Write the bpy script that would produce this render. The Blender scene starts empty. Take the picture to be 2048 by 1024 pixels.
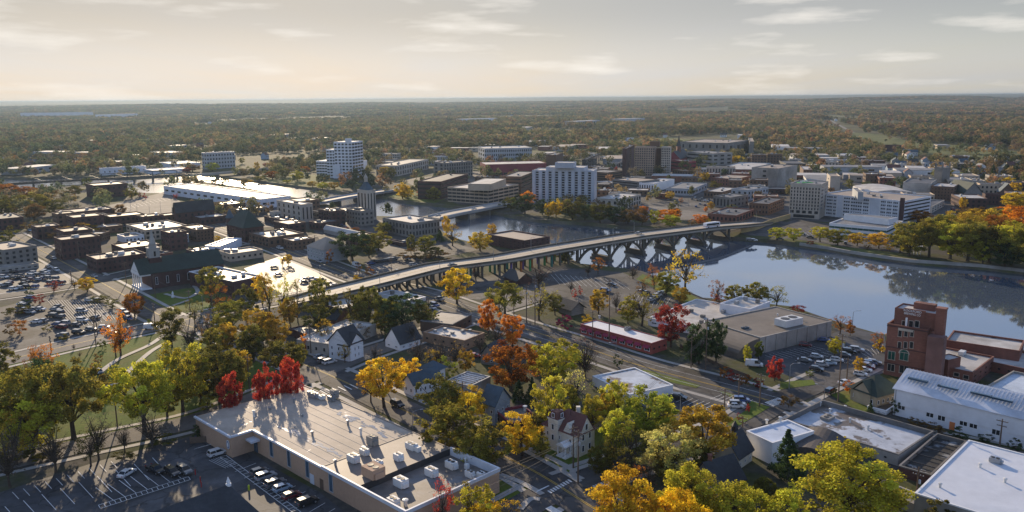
import bpy, bmesh, math, random
from mathutils import Vector, Matrix
from mathutils.geometry import delaunay_2d_cdt
import mathutils.noise as mnoise
random.seed(7)
R=math.radians
sc=bpy.context.scene
COL=sc.collection
# ------------------------------------------------------------------ camera
FPX=1640.0; CAMH=85.0
PITCH=math.atan((512-195)/FPX); ROLL=R(0.45)
cam_d=bpy.data.cameras.new('camera'); cam=bpy.data.objects.new('camera',cam_d); COL.objects.link(cam)
cam_d.sensor_width=36.0; cam_d.lens=36.0*FPX/2048.0; cam_d.clip_start=1.0; cam_d.clip_end=60000.0
CM=Matrix.Translation((0,0,CAMH))@Matrix.Rotation(R(90)-PITCH,4,'X')@Matrix.Rotation(-ROLL,4,'Z')
cam.matrix_world=CM
sc.camera=cam
# ------------------------------------------------------------------ light
SUN_AZ=R(-19.0); SUN_EL=R(15.0)
SUND=Vector((math.sin(SUN_AZ)*math.cos(SUN_EL), math.cos(SUN_AZ)*math.cos(SUN_EL), math.sin(SUN_EL)))
sl=bpy.data.lights.new('sun','SUN'); sl.energy=5.0; sl.angle=R(0.55); sl.color=(1.0,0.79,0.54)
so=bpy.data.objects.new('sun',sl); COL.objects.link(so)
so.rotation_euler=SUND.to_track_quat('Z','Y').to_euler()
sc.view_settings.view_transform='Standard'; sc.view_settings.look='None'
sc.view_settings.gamma=1.0; sc.view_settings.exposure=0.5
try: sc.view_settings.use_curve_mapping=False
except Exception: pass
sc.cycles.use_denoising=True
sc.cycles.max_bounces=8; sc.cycles.transparent_max_bounces=8; sc.cycles.volume_bounces=0
sc.cycles.diffuse_bounces=3; sc.cycles.glossy_bounces=3; sc.cycles.transmission_bounces=4
sc.cycles.sample_clamp_indirect=4.0
W=bpy.data.worlds.new('World'); sc.world=W; W.use_nodes=True
nt=W.node_tree; nt.nodes.clear()
def nd(nt,t,**k):
    n=nt.nodes.new(t)
    for a,b in k.items(): setattr(n,a,b)
    return n
SKYA=3.7; SKYB=0.45
def build_world():
    L=nt.links.new
    sky=nd(nt,'ShaderNodeTexSky',sky_type='NISHITA',sun_disc=False,sun_elevation=SUN_EL,sun_rotation=SUN_AZ,altitude=200.0,air_density=1.0,dust_density=1.2,ozone_density=1.0)
    tc=nd(nt,'ShaderNodeTexCoord')
    sep=nd(nt,'ShaderNodeSeparateXYZ'); L(tc.outputs['Generated'],sep.inputs[0])
    # a thin cloud deck: the view direction met with a plane overhead
    zz=nd(nt,'ShaderNodeMath',operation='MAXIMUM'); L(sep.outputs['Z'],zz.inputs[0]); zz.inputs[1].default_value=0.004
    zc=nd(nt,'ShaderNodeMath',operation='MAXIMUM'); L(sep.outputs['Z'],zc.inputs[0]); zc.inputs[1].default_value=0.02
    sv=nd(nt,'ShaderNodeCombineXYZ'); L(sep.outputs['X'],sv.inputs[0]); L(sep.outputs['Y'],sv.inputs[1]); L(zc.outputs[0],sv.inputs[2]); L(sv.outputs[0],sky.inputs['Vector'])
    za=nd(nt,'ShaderNodeMath',operation='ADD'); L(zz.outputs[0],za.inputs[0]); za.inputs[1].default_value=0.03
    dx=nd(nt,'ShaderNodeMath',operation='DIVIDE'); L(sep.outputs['X'],dx.inputs[0]); L(za.outputs[0],dx.inputs[1])
    dy=nd(nt,'ShaderNodeMath',operation='DIVIDE'); L(sep.outputs['Y'],dy.inputs[0]); L(za.outputs[0],dy.inputs[1])
    cb=nd(nt,'ShaderNodeCombineXYZ'); L(dx.outputs[0],cb.inputs[0]); L(dy.outputs[0],cb.inputs[1])
    n1=nd(nt,'ShaderNodeTexNoise'); n1.inputs['Scale'].default_value=0.75; n1.inputs['Detail'].default_value=6.0; n1.inputs['Roughness'].default_value=0.52
    mp=nd(nt,'ShaderNodeMapping'); mp.inputs['Location'].default_value=(3.1,7.7,0.0); mp.inputs['Scale'].default_value=(1.25,0.36,1.0)
    L(cb.outputs[0],mp.inputs[0])
    az=nd(nt,'ShaderNodeMath',operation='ARCTAN2'); L(sep.outputs['X'],az.inputs[0]); L(sep.outputs['Y'],az.inputs[1])
    c2=nd(nt,'ShaderNodeCombineXYZ'); L(az.outputs[0],c2.inputs[0]); L(sep.outputs['Z'],c2.inputs[1])
    m2=nd(nt,'ShaderNodeMapping'); m2.inputs['Scale'].default_value=(7.5,46.0,1.0); m2.inputs['Location'].default_value=(2.3,.4,0); L(c2.outputs[0],m2.inputs[0]); L(m2.outputs[0],n1.inputs['Vector'])
    cr=nd(nt,'ShaderNodeValToRGB'); cr.color_ramp.elements[0].position=0.53; cr.color_ramp.elements[0].color=(0,0,0,1)
    cr.color_ramp.elements[1].position=0.74; cr.color_ramp.elements[1].color=(1,1,1,1); L(n1.outputs['Fac'],cr.inputs[0])
    # broad thin veil
    n2=nd(nt,'ShaderNodeTexNoise'); n2.inputs['Scale'].default_value=0.22; n2.inputs['Detail'].default_value=4.0
    L(mp.outputs[0],n2.inputs['Vector'])
    veil=nd(nt,'ShaderNodeMapRange'); veil.inputs[1].default_value=0.35; veil.inputs[2].default_value=0.75; veil.inputs[3].default_value=0.72; veil.inputs[4].default_value=0.98
    L(n2.outputs['Fac'],veil.inputs[0])
    vh=nd(nt,'ShaderNodeMapRange',interpolation_type='SMOOTHSTEP'); vh.inputs[1].default_value=0.10; vh.inputs[2].default_value=0.42; vh.inputs[3].default_value=1.0; vh.inputs[4].default_value=0.12; L(sep.outputs['Z'],vh.inputs[0])
    vm=nd(nt,'ShaderNodeMath',operation='MULTIPLY'); L(veil.outputs[0],vm.inputs[0]); L(vh.outputs[0],vm.inputs[1])
    hs=nd(nt,'ShaderNodeHueSaturation'); hs.inputs['Saturation'].default_value=0.95; L(sky.outputs[0],hs.inputs['Color'])
    bw=nd(nt,'ShaderNodeRGBToBW'); L(sky.outputs[0],bw.inputs[0])
    vc=nd(nt,'ShaderNodeMix',data_type='RGBA',blend_type='MULTIPLY'); vc.inputs[0].default_value=1.0
    L(bw.outputs[0],vc.inputs[6]); vc.inputs[7].default_value=(1.015,0.99,0.965,1)
    mx=nd(nt,'ShaderNodeMix',data_type='RGBA'); L(vm.outputs[0],mx.inputs[0]); L(hs.outputs[0],mx.inputs[6]); L(vc.outputs[2],mx.inputs[7])
    # thin high cloud evens the sky out: soft shoulder on its brightness
    lb=nd(nt,'ShaderNodeRGBToBW'); L(mx.outputs[2],lb.inputs[0])
    la=nd(nt,'ShaderNodeMath',operation='MULTIPLY_ADD'); L(lb.outputs[0],la.inputs[0]); la.inputs[1].default_value=SKYB/SKYA; la.inputs[2].default_value=1.0/SKYA
    sc1=nd(nt,'ShaderNodeVectorMath',operation='DIVIDE'); L(mx.outputs[2],sc1.inputs[0]); L(la.outputs[0],sc1.inputs[1])
    gr=nd(nt,'ShaderNodeValToRGB'); gr.color_ramp.interpolation='EASE'; stops=((0.0,(.86,.84,.80)),(.03,(.87,.855,.83)),(.108,(.66,.66,.655)),(.18,(1.0,1.15,1.46)),(.34,(1.06,1.22,1.54)),(.62,(.60,.70,.90)))
    while len(gr.color_ramp.elements)<len(stops): gr.color_ramp.elements.new(.5)
    for e_,(p_,c_) in zip(gr.color_ramp.elements,stops): e_.position=p_; e_.color=(c_[0]/2.5,c_[1]/2.5,c_[2]/2.5,1)
    L(sep.outputs['Z'],gr.inputs[0]); g25=nd(nt,'ShaderNodeVectorMath',operation='SCALE'); L(gr.outputs[0],g25.inputs[0]); g25.inputs['Scale'].default_value=2.5
    sm=nd(nt,'ShaderNodeVectorMath',operation='MULTIPLY'); L(sc1.outputs[0],sm.inputs[0]); L(g25.outputs[0],sm.inputs[1])
    sd=nd(nt,'ShaderNodeMapRange'); sd.inputs[1].default_value=-.25; sd.inputs[2].default_value=.6; L(az.outputs[0],sd.inputs[0])
    sdm=nd(nt,'ShaderNodeMix',data_type='RGBA',blend_type='MULTIPLY'); L(sd.outputs[0],sdm.inputs[0]); L(sm.outputs[0],sdm.inputs[6]); sdm.inputs[7].default_value=(.91,.955,1.02,1)
    cf=nd(nt,'ShaderNodeMath',operation='MULTIPLY'); L(cr.outputs[0],cf.inputs[0]); cf.inputs[1].default_value=0.75
    mc=nd(nt,'ShaderNodeMix',data_type='RGBA'); L(cf.outputs[0],mc.inputs[0]); L(sdm.outputs[2],mc.inputs[6]); mc.inputs[7].default_value=(9.0,8.5,7.8,1)
    bg=nd(nt,'ShaderNodeBackground'); bg.inputs['Strength'].default_value=0.085; L(mc.outputs[2],bg.inputs['Color'])
    out=nd(nt,'ShaderNodeOutputWorld'); L(bg.outputs[0],out.inputs[0])
build_world()
# ------------------------------------------------------------------ the map: from a place in the photograph to a place on the ground
CR=CM.to_3x3(); CI=CM.inverted()
def P(px,py,z=0.0):
    d=CR@Vector(((px-1024)/FPX,(512-py)/FPX,-1.0))
    t=(z-CAMH)/d.z
    return Vector((d.x*t,d.y*t,z))
def proj(x,y,z):
    v=CI@Vector((x,y,z)); return 1024+FPX*v.x/-v.z, 512-FPX*v.y/-v.z
def hz(p,ytop):
    lo,hi=-5.0,200.0
    for _ in range(40):
        m=(lo+hi)/2
        if proj(p.x,p.y,m)[1]>ytop: lo=m
        else: hi=m
    return (lo+hi)/2
def mpp(p): return (Vector((0,0,CAMH))-Vector((p.x,p.y,p.z if len(p)>2 else 0))).length/FPX
# ------------------------------------------------------------------ mesh helpers
class MB:
    def __init__(s): s.v=[]; s.f=[]; s.m=[]; s.a=None
    def add(s,vs,fs,mi=0):
        o=len(s.v); s.v+= [tuple(x) for x in vs]
        for f in fs: s.f.append(tuple(i+o for i in f)); s.m.append(mi)
        return s
    def box(s,c,d,rz=0.0,mi=0):
        hx,hy,hh=d[0]/2,d[1]/2,d[2]/2; ca,sa=math.cos(rz),math.sin(rz); vs=[]
        for z in (-hh,hh):
            for x,y in((-hx,-hy),(hx,-hy),(hx,hy),(-hx,hy)):
                vs.append((c[0]+x*ca-y*sa,c[1]+x*sa+y*ca,c[2]+z))
        return s.add(vs,[(3,2,1,0),(4,5,6,7),(0,1,5,4),(1,2,6,5),(2,3,7,6),(3,0,4,7)],mi)
    def prism(s,poly,z0,z1,mi=0,top=True,bot=False,tmi=None):
        n=len(poly)
        vs=[(p[0],p[1],z0) for p in poly]+[(p[0],p[1],z1) for p in poly]
        s.add(vs,[(i,(i+1)%n,n+(i+1)%n,n+i) for i in range(n)],mi)
        if top: s.add(vs[n:],[tuple(range(n))],mi if tmi is None else tmi)
        if bot: s.add(vs[:n],[tuple(reversed(range(n)))],mi)
        return s
    def tube(s,pts,rs,n=6,mi=0,cap=True):
        pts=[Vector(p) for p in pts]; o=len(s.v); k=len(pts)
        for i,p in enumerate(pts):
            t=(pts[min(i+1,k-1)]-pts[max(i-1,0)])
            if t.length<1e-9: t=Vector((0,0,1))
            t.normalize(); a=t.orthogonal().normalized() if abs(t.z)<.99 else Vector((1,0,0)); a=(a-t*a.dot(t)).normalized(); b=t.cross(a)
            r=rs[i] if hasattr(rs,'__len__') else rs
            for j in range(n):
                q=p+(a*math.cos(2*math.pi*j/n)+b*math.sin(2*math.pi*j/n))*r; s.v.append(tuple(q))
        for i in range(k-1):
            for j in range(n):
                s.f.append((o+i*n+j,o+i*n+(j+1)%n,o+(i+1)*n+(j+1)%n,o+(i+1)*n+j)); s.m.append(mi)
        if cap:
            s.f.append(tuple(o+j for j in reversed(range(n)))); s.m.append(mi)
            s.f.append(tuple(o+(k-1)*n+j for j in range(n))); s.m.append(mi)
        return s
    def lathe(s,c,prof,n=16,mi=0):
        o=len(s.v)
        for r,z in prof:
            for j in range(n): s.v.append((c[0]+r*math.cos(2*math.pi*j/n),c[1]+r*math.sin(2*math.pi*j/n),c[2]+z))
        for i in range(len(prof)-1):
            for j in range(n): s.f.append((o+i*n+j,o+i*n+(j+1)%n,o+(i+1)*n+(j+1)%n,o+(i+1)*n+j)); s.m.append(mi)
        s.f.append(tuple(o+(len(prof)-1)*n+j for j in range(n))); s.m.append(mi)
        return s
    def mesh(s,name,mats,smooth=False):
        me=bpy.data.meshes.new(name); me.from_pydata(s.v,[],s.f)
        if not isinstance(mats,(list,tuple)): mats=[mats]
        for m in mats: me.materials.append(m)
        if len(mats)>1: me.polygons.foreach_set('material_index',s.m)
        if smooth: me.polygons.foreach_set('use_smooth',[True]*len(me.polygons))
        me.update(); return me
def link(name,me,parent=None,loc=(0,0,0),rz=0.0,sc_=None):
    o=bpy.data.objects.new(name,me); COL.objects.link(o)
    if parent is not None: o.parent=parent
    o.location=loc; o.rotation_euler=(0,0,rz)
    if sc_ is not None: o.scale=sc_
    return o
THINGS=[]
def tag(o,label,cat,group=None):
    o['label']=label; o['category']=cat
    if group: o['group']=group
    THINGS.append(o); return o
def thing(name,label,cat,loc=(0,0,0),rz=0.0,group=None):
    return tag(link(name,None,None,loc,rz),label,cat,group)
def one(name,mb,mats,label,cat,loc=(0,0,0),rz=0.0,group=None,smooth=False):
    return tag(link(name,mb.mesh(name,mats,smooth),None,loc,rz),label,cat,group)
def part(name,mb,mats,parent,loc=(0,0,0),rz=0.0,smooth=False):
    return link(name,mb.mesh(name,mats,smooth),parent,loc,rz)
def structure(name,mb,mats,loc=(0,0,0)):
    o=link(name,mb.mesh(name,mats),None,loc); o['kind']='structure'; return o
# ------------------------------------------------------------------ materials
MC={}
def M(name,col,rough=0.8,var=0.22,scale=0.35,big=0.06,bigvar=0.2,spec=0.35,metal=0.0,bump=0.0,bscale=2.0,tint=None,objcol=False,stretch=None,coat=0.0,cracks=False):
    if name in MC: return MC[name]
    m=bpy.data.materials.new(name); m.use_nodes=True; t=m.node_tree; t.nodes.clear(); L=t.links.new
    g=nd(t,'ShaderNodeNewGeometry'); vec=g.outputs['Position']
    if stretch:
        mp=nd(t,'ShaderNodeMapping'); mp.inputs['Scale'].default_value=stretch; L(vec,mp.inputs[0]); vec=mp.outputs[0]
    n1=nd(t,'ShaderNodeTexNoise'); n1.inputs['Scale'].default_value=scale; n1.inputs['Detail'].default_value=8; n1.inputs['Roughness'].default_value=0.65; L(vec,n1.inputs['Vector'])
    n2=nd(t,'ShaderNodeTexNoise'); n2.inputs['Scale'].default_value=big; n2.inputs['Detail'].default_value=4; L(g.outputs['Position'],n2.inputs['Vector'])
    r1=nd(t,'ShaderNodeMapRange'); r1.inputs[1].default_value=.25; r1.inputs[2].default_value=.75; r1.inputs[3].default_value=1-var; r1.inputs[4].default_value=1+var; L(n1.outputs['Fac'],r1.inputs[0])
    r2=nd(t,'ShaderNodeMapRange'); r2.inputs[1].default_value=.3; r2.inputs[2].default_value=.7; r2.inputs[3].default_value=1-bigvar; r2.inputs[4].default_value=1+bigvar; L(n2.outputs['Fac'],r2.inputs[0])
    mu=nd(t,'ShaderNodeMath',operation='MULTIPLY'); L(r1.outputs[0],mu.inputs[0]); L(r2.outputs[0],mu.inputs[1])
    b=nd(t,'ShaderNodeBsdfPrincipled'); b.inputs['Roughness'].default_value=rough; b.inputs['Metallic'].default_value=metal
    b.inputs['Specular IOR Level'].default_value=spec
    if coat: b.inputs['Coat Weight'].default_value=coat; b.inputs['Coat Roughness'].default_value=.08
    mx=nd(t,'ShaderNodeMix',data_type='RGBA',blend_type='MULTIPLY'); mx.inputs[0].default_value=1.0; L(mu.outputs[0],mx.inputs[7])
    if objcol:
        oi=nd(t,'ShaderNodeObjectInfo'); L(oi.outputs['Color'],mx.inputs[6])
    elif tint:
        tm=nd(t,'ShaderNodeMix',data_type='RGBA'); n3=nd(t,'ShaderNodeTexNoise'); n3.inputs['Scale'].default_value=tint[1]; n3.inputs['Detail'].default_value=6; n3.inputs['Roughness'].default_value=.6
        L(g.outputs['Position'],n3.inputs['Vector']); cr=nd(t,'ShaderNodeMapRange'); cr.inputs[1].default_value=tint[2]; cr.inputs[2].default_value=tint[2]+tint[3]; L(n3.outputs['Fac'],cr.inputs[0])
        L(cr.outputs[0],tm.inputs[0]); tm.inputs[6].default_value=(*col,1); tm.inputs[7].default_value=(*tint[0],1); L(tm.outputs[2],mx.inputs[6])
        if len(tint)>4:
            rr=nd(t,'ShaderNodeMapRange'); rr.inputs[3].default_value=rough; rr.inputs[4].default_value=tint[4]; L(cr.outputs[0],rr.inputs[0]); L(rr.outputs[0],b.inputs['Roughness'])
    else: mx.inputs[6].default_value=(*col,1)
    if cracks:
        nw=nd(t,'ShaderNodeTexNoise'); nw.inputs['Scale'].default_value=.35; nw.inputs['Detail'].default_value=4; L(g.outputs['Position'],nw.inputs['Vector'])
        wv=nd(t,'ShaderNodeVectorMath',operation='MULTIPLY_ADD'); L(nw.outputs['Color'],wv.inputs[0]); wv.inputs[1].default_value=(5,5,0); L(g.outputs['Position'],wv.inputs[2])
        vo=nd(t,'ShaderNodeTexVoronoi',feature='DISTANCE_TO_EDGE'); vo.inputs['Scale'].default_value=.085; L(wv.outputs[0],vo.inputs['Vector'])
        vr=nd(t,'ShaderNodeMapRange'); vr.inputs[1].default_value=.006; vr.inputs[2].default_value=.022; vr.inputs[3].default_value=.5; vr.inputs[4].default_value=1.0; L(vo.outputs['Distance'],vr.inputs[0])
        v2=nd(t,'ShaderNodeTexVoronoi'); v2.inputs['Scale'].default_value=.06; L(g.outputs['Position'],v2.inputs['Vector']); s2=nd(t,'ShaderNodeSeparateXYZ'); L(v2.outputs['Color'],s2.inputs[0])
        r4=nd(t,'ShaderNodeMapRange'); r4.inputs[1].default_value=.75; r4.inputs[2].default_value=.8; r4.inputs[3].default_value=1.0; r4.inputs[4].default_value=.72; L(s2.outputs['X'],r4.inputs[0])
        m4=nd(t,'ShaderNodeMath',operation='MULTIPLY'); L(vr.outputs[0],m4.inputs[0]); L(r4.outputs[0],m4.inputs[1])
        c4=nd(t,'ShaderNodeMix',data_type='RGBA',blend_type='MULTIPLY'); c4.inputs[0].default_value=1.0; L(mx.outputs[2],c4.inputs[6]); L(m4.outputs[0],c4.inputs[7]); mx=c4
    L(mx.outputs[2],b.inputs['Base Color'])
    if bump:
        bn=nd(t,'ShaderNodeTexNoise'); bn.inputs['Scale'].default_value=bscale; bn.inputs['Detail'].default_value=5; L(vec,bn.inputs['Vector'])
        bp=nd(t,'ShaderNodeBump'); bp.inputs['Strength'].default_value=bump; bp.inputs['Distance'].default_value=.3; L(bn.outputs['Fac'],bp.inputs['Height']); L(bp.outputs[0],b.inputs['Normal'])
    o=nd(t,'ShaderNodeOutputMaterial'); L(b.outputs[0],o.inputs[0])
    MC[name]=m; return m
def glassmat(name,col,rough=.12):
    return M(name,col,rough=rough,var=.35,scale=.25,big=.12,bigvar=.3,spec=.32)
ASPH=M('asphalt',(.068,.065,.064),rough=.85,var=.38,scale=.3,big=.06,bigvar=.4,spec=.22,tint=((.10,.094,.088),.07,.45,.2),cracks=True)
ASPH2=M('asphalt_dark',(.055,.057,.062),rough=.75,var=.38,scale=.35,big=.07,bigvar=.4,spec=.3,tint=((.08,.08,.085),.1,.5,.2),cracks=True)
ASPHG=M('asphalt_glint',(.085,.08,.075),rough=.66,var=.2,scale=.8,big=.06,bigvar=.3,spec=.3)
ROADC=M('road_concrete',(.15,.135,.12),rough=.9,var=.15,scale=.7,big=.05,bigvar=.2,tint=((.11,.10,.09),.12,.45,.2))
SIDEW=M('sidewalk_concrete',(.34,.32,.29),rough=.8,var=.15,scale=.9,big=.1,bigvar=.2)
GRASS=M('lawn',(.095,.135,.022),rough=.95,var=.35,scale=1.2,big=.06,bigvar=.25,tint=((.13,.115,.035),.12,.45,.25),spec=.1)
GRASSB=M('lawn_dry',(.12,.125,.042),rough=.95,var=.3,scale=.6,big=.02,bigvar=.25,tint=((.075,.10,.03),.03,.45,.25),spec=.1)
PAINTW=M('road_paint_white',(.62,.62,.60),rough=.7,var=.25,scale=1.5)
PAINTY=M('road_paint_yellow',(.55,.36,.06),rough=.7,var=.25,scale=1.5)
BRICKR=M('brick_red',(.185,.078,.056),rough=.85,var=.25,scale=.9,big=.12,bigvar=.25,stretch=(1,1,3))
BRICKD=M('brick_dark',(.075,.038,.036),rough=.85,var=.25,scale=.9,big=.12,bigvar=.25)
BRICKB=M('brick_brown',(.13,.078,.052),rough=.85,var=.25,scale=.9,big=.1,bigvar=.2)
BRICKT=M('brick_beige',(.46,.30,.20),rough=.85,var=.1,scale=1.5,big=.1,bigvar=.12)
STONE=M('limestone',(.40,.35,.29),rough=.85,var=.15,scale=.6,big=.08,bigvar=.2)
STONEG=M('grey_stone',(.20,.185,.165),rough=.85,var=.2,scale=.6,big=.08,bigvar=.25)
CONC=M('concrete',(.30,.28,.25),rough=.85,var=.2,scale=.4,big=.06,bigvar=.3)
CONCD=M('concrete_dark',(.15,.145,.14),rough=.85,var=.25,scale=.4,big=.06,bigvar=.3)
WHITE=M('white_paint',(.72,.72,.72),rough=.6,var=.08,scale=.5,big=.08,bigvar=.08)
WHITEP=M('white_panel',(.62,.64,.68),rough=.5,var=.1,scale=.4,big=.05,bigvar=.1)
TAN=M('tan_precast',(.42,.33,.24),rough=.8,var=.12,scale=.5,big=.08,bigvar=.15)
GREYP=M('grey_panel',(.34,.36,.38),rough=.6,var=.12,scale=.5,big=.07,bigvar=.15)
DARK=M('dark_metal',(.035,.035,.038),rough=.55,var=.2,scale=.6)
RFW=M('roof_white',(.46,.44,.41),rough=.72,var=.12,scale=.35,big=.07,bigvar=.18,tint=((.30,.275,.245),.16,.45,.25))
RFT=M('roof_tan',(.31,.25,.195),rough=.7,var=.12,scale=.35,big=.06,bigvar=.18,tint=((.27,.22,.17),.12,.48,.2))
RFG=M('roof_grey',(.17,.16,.15),rough=.6,var=.2,scale=.35,big=.07,bigvar=.25,tint=((.26,.24,.22),.13,.5,.2))
RFD=M('roof_dark',(.06,.056,.055),rough=.6,var=.25,scale=.4,big=.08,bigvar=.3,tint=((.13,.12,.11),.12,.52,.2))
RFGR=M('roof_green_shingle',(.028,.044,.036),rough=.75,var=.25,scale=1.2,big=.2,bigvar=.2)
RFBL=M('roof_blue_shingle',(.055,.085,.11),rough=.75,var=.25,scale=1.2,big=.2,bigvar=.2)
RFBK=M('roof_black_shingle',(.04,.042,.046),rough=.75,var=.3,scale=1.2,big=.2,bigvar=.2)
RFRD=M('roof_maroon_shingle',(.12,.05,.042),rough=.8,var=.25,scale=1.2,big=.2,bigvar=.2)
RFMET=M('roof_metal_white',(.50,.52,.56),rough=.42,var=.08,scale=.4,big=.1,bigvar=.22,spec=.5,stretch=(1,1,1))
GLD=glassmat('glass_dark',(.022,.026,.030))
GLG=glassmat('glass_green',(.02,.085,.07))
GLB=glassmat('glass_blue',(.05,.09,.13))
MET=M('grey_metal',(.30,.31,.32),rough=.45,var=.12,scale=.6,metal=.6)
WOODP=M('pole_wood',(.13,.09,.065),rough=.9,var=.25,scale=1.0)
HVACW=M('unit_white',(.60,.60,.58),rough=.5,var=.1,scale=.8)
MAROON=M('maroon_panel',(.20,.025,.04),rough=.6,var=.15,scale=.5)
BARK=M('bark',(.075,.058,.045),rough=.95,var=.3,scale=1.5,spec=.1)
# ================================================================== GROUND, WATER, ROADS
def tree_ground_mat():
    m=bpy.data.materials.new('ground'); m.use_nodes=True; t=m.node_tree; L=t.links.new
    b=t.nodes['Principled BSDF']; b.inputs['Roughness'].default_value=.95; b.inputs['Specular IOR Level'].default_value=.1
    g=nd(t,'ShaderNodeNewGeometry'); pos=g.outputs['Position']
    def noise(s,d=6,r=.6):
        n=nd(t,'ShaderNodeTexNoise'); n.inputs['Scale'].default_value=s; n.inputs['Detail'].default_value=d; n.inputs['Roughness'].default_value=r; L(pos,n.inputs['Vector']); return n.outputs['Fac']
    def ramp(f,a,bv):
        r=nd(t,'ShaderNodeMapRange'); r.inputs[1].default_value=a; r.inputs[2].default_value=bv; L(f,r.inputs[0]); return r.outputs[0]
    def mix(f,a,bc):
        x=nd(t,'ShaderNodeMix',data_type='RGBA'); L(f,x.inputs[0])
        for i,c in((6,a),(7,bc)):
            if isinstance(c,tuple): x.inputs[i].default_value=(*c,1)
            else: L(c,x.inputs[i])
        return x.outputs[2]
    near=mix(ramp(noise(.035),.44,.56),mix(ramp(noise(.6),.35,.65),(.045,.055,.018),(.085,.085,.032)),mix(ramp(noise(.5),.4,.6),(.060,.057,.052),(.095,.085,.072)))
    far=mix(ramp(noise(.006),.45,.6),mix(ramp(noise(.05),.35,.65),(.045,.050,.018),(.075,.062,.030)),mix(ramp(noise(.02),.4,.6),(.085,.095,.032),(.085,.07,.042)))
    ln=nd(t,'ShaderNodeVectorMath',operation='LENGTH'); L(pos,ln.inputs[0])
    r=nd(t,'ShaderNodeMapRange'); r.inputs[1].default_value=900; r.inputs[2].default_value=1300; L(ln.outputs['Value'],r.inputs[0])
    L(mix(r.outputs[0],near,far),b.inputs['Base Color'])
    return m
NEAR_SHORE=[(2500,800),(2048,700),(1895,674),(1760,668),(1690,648),(1640,632),(1585,613),(1500,603),(1405,595),(1340,567),(1285,542),(1220,533),(1160,527),(1125,508),(1098,482),(1010,462),(962,470),(938,483),(918,478),(885,463),(862,436),(800,433),(755,432),(725,436),(690,418),(640,405),(585,394),(480,373),(400,362),(340,372),(326,386),(290,386),(250,380),(190,367),(130,371),(60,376),(0,379),(-300,385)]
FAR_SHORE=[(-300,357),(0,354),(60,356),(128,353),(190,353),(250,356),(400,346),(486,358),(552,366),(630,376),(675,382),(705,387),(776,394),(797,400),(829,404),(875,408),(950,416),(1000,425),(1022,430),(1069,438),(1122,442),(1185,445),(1216,449),(1290,455),(1380,462),(1437,472),(1536,478),(1600,487),(1656,495),(1700,503),(1790,516),(1830,521),(1960,530),(2048,540),(2600,590)]
SHORE=[P(*p) for p in NEAR_SHORE+FAR_SHORE]
WATER_Z=-2.2
def inpoly(x,y,poly):
    c=False; n=len(poly)
    for i in range(n):
        a,b=poly[i],poly[i-1]
        if (a[1]>y)!=(b[1]>y) and x<(b[0]-a[0])*(y-a[1])/(b[1]-a[1])+a[0]: c=not c
    return c
def inriver(x,y): return inpoly(x,y,SHORE)
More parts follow.
